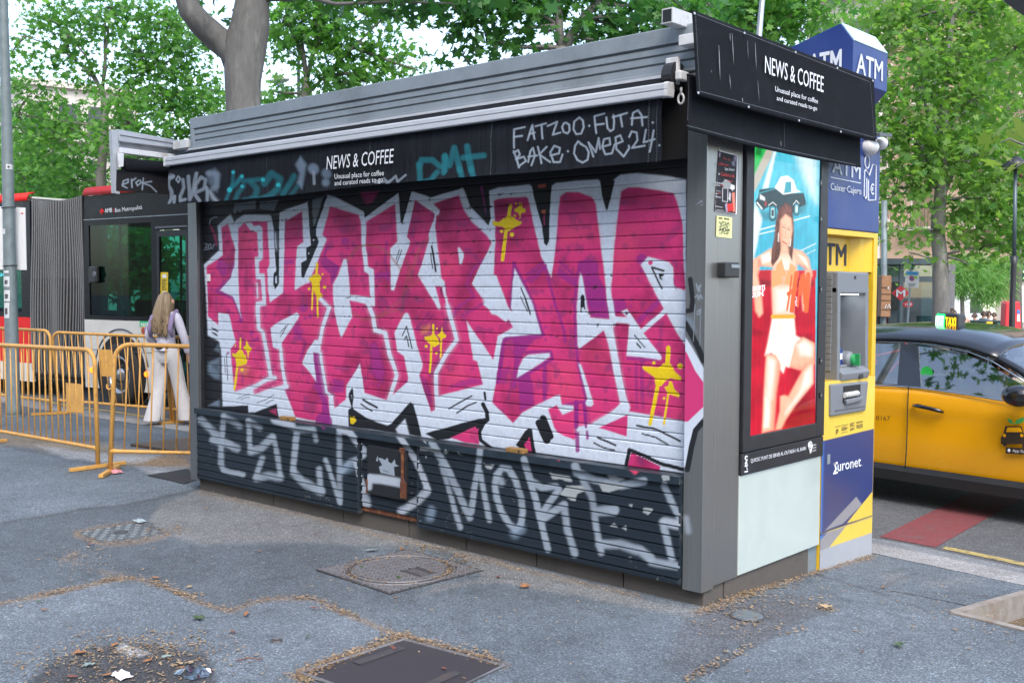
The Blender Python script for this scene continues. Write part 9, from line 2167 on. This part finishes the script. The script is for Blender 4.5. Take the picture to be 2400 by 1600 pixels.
farp("person with dark hair in black standing far off at the shop window", 2286, 731, 28, 1.65, fh_+.8, dict(top=m_bcoat, legs=m_dpants, hair=bh, face=True))
farp("person in teal jacket standing with others by the lit shop window", 2305, 726, 27, 1.75, fh_-1.5, dict(top=m_teal, legs=m_dpants, hair=bh, face=True))
farp("person in pale grey coat looking down at a phone near the shop window", 2319, 725, 25, 1.75, fh_+1.4, dict(top=m_wcoat, legs=m_bcoat, hair=bh, face=True), ph)
farp("person in brown black clothes rightmost of the group at the shop window", 2331, 729, 29, 1.7, fh_+1.2, dict(top=mat("brown_jacket", (.10, .05, .04), .8), legs=m_dpants, hair=bh, face=True))
D = 36; a_, e, L_ = frame_of(2212, D, 2290, D+1); nb = Vector((-e.y, e.x, 0)); nb = nb if nb.dot(cV) > 0 else -nb
van = thing("parked_van", "white van parked far off behind the feathery tree", "van", a_+e*L_/2)
def vq(x, z, o=0.0): return a_+e*(x*L_)+Vector((0, 0, z+RZ))+nb*o
MB().prism([vq(0, .35), vq(1.5, .35), vq(1.5, .9), vq(1.3, 1.05), vq(1.0, 1.7), vq(.8, 1.95), vq(.1, 2.0), vq(-.2, 1.9), vq(-.25, .9), vq(-.2, .35)], nb*1.8).build("body", m_white_metal, van, bevel=.05)
MB().prism([vq(1.22, 1.08, -.01), vq(.98, 1.62, -.01), vq(.8, 1.65, -.01), vq(.8, 1.08, -.01)], nb*.012).build("window", m_shade, van)
for x in (.1, 1.1): MB().lathe([(.33, 0), (.33, .2)], vq(x, .33, -.02), nb, 20).build("wheel", m_rubber, van)
def bicycle(label, u, v, d, flip=1):
    c = gpt(u, v, d); t = thing("bicycle", label, "bicycle", c, "bicycles parked behind the taxi"); e_ = cR.copy(); e_.z = 0; e_.normalize(); e_ *= flip
    def p_(x, z): return c+e_*x+Vector((0, 0, z))
    for x in (-.5, .52):
        w = MB().tube([p_(x+.33*math.cos(a_), .34+.33*math.sin(a_)) for a_ in np.linspace(0, 6.283, 29)], .016, 6, False).build("wheel", m_rubber, t, smooth=True)
        mb = MB()
        for k in range(8): mb.tube([p_(x, .34), p_(x+.32*math.cos(k*.785), .34+.32*math.sin(k*.785))], .002, 3)
        mb.build("spokes", m_alu, w)
    mb = MB()
    for pa_, pb2 in (((-.5, .34), (-.05, .30)), ((-.5, .34), (-.18, .78)), ((-.05, .30), (-.2, .88)), ((-.05, .30), (.36, .80)), ((-.17, .74), (.34, .86)), ((.52, .34), (.34, .98))): mb.tube([p_(*pa_), p_(*pb2)], .016, 6)
    mb.build("frame", m_sred if flip > 0 else m_blackpl, t); MB().tube([p_(.36, .98)-r2*.25, p_(.33, 1.04), p_(.36, .98)+r2*.25], .013, 6).build("handlebar", m_blackpl, t); MB().ball(p_(-.21, .92), .12, .06, .035, 10, 6).build("saddle", m_blackpl, t, smooth=True)
    return t
bicycle("dark bicycle with yellow panel parked between the people and the red pillar", 2330, 750, 17.5, -1); p = at(2312, 768, 17.4); MB().slab([p, p+cR*.1, p+cR*.1+Vector((0, 0, .1)), p+Vector((0, 0, .1))], r2*.02).build("front_panel", m_yel, bpy.data.objects["bicycle"])
bicycle("red bicycle parked right behind the cash machine, mostly hidden by the taxi", 2075, 752, 18, 1)
D = 24; a_, e, L_ = frame_of(2262, D, 2350, D-.4); gr = thing("glass_railing", "low greenish glass railing behind the taxi roof", "railing", a_+e*L_/2); MB().slab([Vector((p.x, p.y, z+RZ)) for p, z in ((a_, .1), (a_+e*L_, .1), (a_+e*L_, 1.15), (a_, 1.15))], r2*.02).build("railing_glass", glass_mat("railing_glass", (.55, .75, .72), .15), gr)
MB().tube([Vector((p.x, p.y, 1.17+RZ)) for p in (a_, a_+e*L_)], .025, 8).build("handrail", m_liftf, gr)
for s_ in (0, .33, .66, 1): p = a_+e*L_*s_; MB().tube([Vector((p.x, p.y, RZ)), Vector((p.x, p.y, 1.17+RZ))], .02, 8).build("railing_post", m_liftf, gr)
# steel pole rising behind the banner, far street lamps among the leaves
D = 9.2; c = gpt(1775, 690, D); c = Vector((at(1778, 300, D).x, at(1778, 300, D).y, -.12)); sp2 = thing("steel_pole", "bright steel pole rising behind the side sign banner", "pole", c); MB().tube([c, at(1778, 90, D), at(1787, -10, D), at(1795, -200, D)], [.04, .027, .024, .02], 12).build("pole", mat("bright_steel", (.5, .52, .54), .3, .8), sp2, smooth=True)
for i, (u, v, d, lab) in enumerate(((655, 188, 26, "grey street lamp head seen through leaves beside the big trunk, lower one"), (640, 74, 30, "grey street lamp head close to the big trunk, upper one"))):
    h = at(u, v, d); g_ = Vector((h.x-1.5, h.y+2, RZ)); t = thing("street_lamp", lab, "street lamp", g_, "street lamps beyond the bus"); top_ = Vector((g_.x, g_.y, h.z-.2))
    MB().tube([g_, top_, h-cR*.2], [.09, .05, .035], 10).build("lamp_pole", m_alu, t, smooth=True)
    MB().ball(h, .36, .17, .075, 14, 8).build("lamp_head", m_white_metal if i == 0 else m_alu, t, smooth=True)
D = 7.5; h = at(2398, 4, D); t = thing("street_lamp", "dark grey lamp head cut by the top right corner", "street lamp", Vector((h.x+1.2, h.y, gz(h.y)))); MB().tube([Vector((h.x+1.2, h.y, gz(h.y))), Vector((h.x+1.2, h.y, h.z+.1)), h+cR*.15], .04, 10).build("lamp_pole", m_dgrey, t, smooth=True); MB().prism([h+cR*x+Vector((0, 0, z)) for x, z in ((-.06, .05), (.1, -.06), (.2, -.03), (.25, .1), (-.05, .1))], r2*.2).build("lamp_head", m_dgrey, t, bevel=.02)

# the near side of the street behind the viewer: house front and two more street trees
hb = thing("apartment_building", "ochre house front on the near side of the street, facing the kiosk", "building", (-2, -26, 0))
MB().box((-45, -36, 0), (45, -26, 17)).build("wall", m_peach, hb)
for i in range(14):
    for j in range(4):
        x = -42+i*6.2; z = 4.6+j*3.2; MB().box((x-.7, -26.02, z), (x+.7, -25.96, z+2.1)).build("window", m_shade, hb)
def copy_tree(o, off, rz, label):
    c = o.copy(); COL.objects.link(c); c["label"] = label; piv = o.location.copy(); c.location = piv+Vector(off)
    for ch in o.children:
        d = ch.copy(); COL.objects.link(d); d.parent = c; d.matrix_parent_inverse = ch.matrix_parent_inverse
    c.rotation_euler = (0, 0, rz); return c
src = [o for o in bpy.data.objects if o.name.startswith("plane_tree") and o.parent is None and "slender young" in o["label"]][0]
for (x, y, rz), lab in zip(((-15, -11, .5), (-3, -14, 2.1), (10, -12, 4.0)), ("street tree on the near pavement, left of the viewer", "street tree on the near pavement, behind the viewer", "street tree on the near pavement, right of the viewer")):
    copy_tree(src, (x-src.location.x, y-src.location.y, .145), rz, lab)
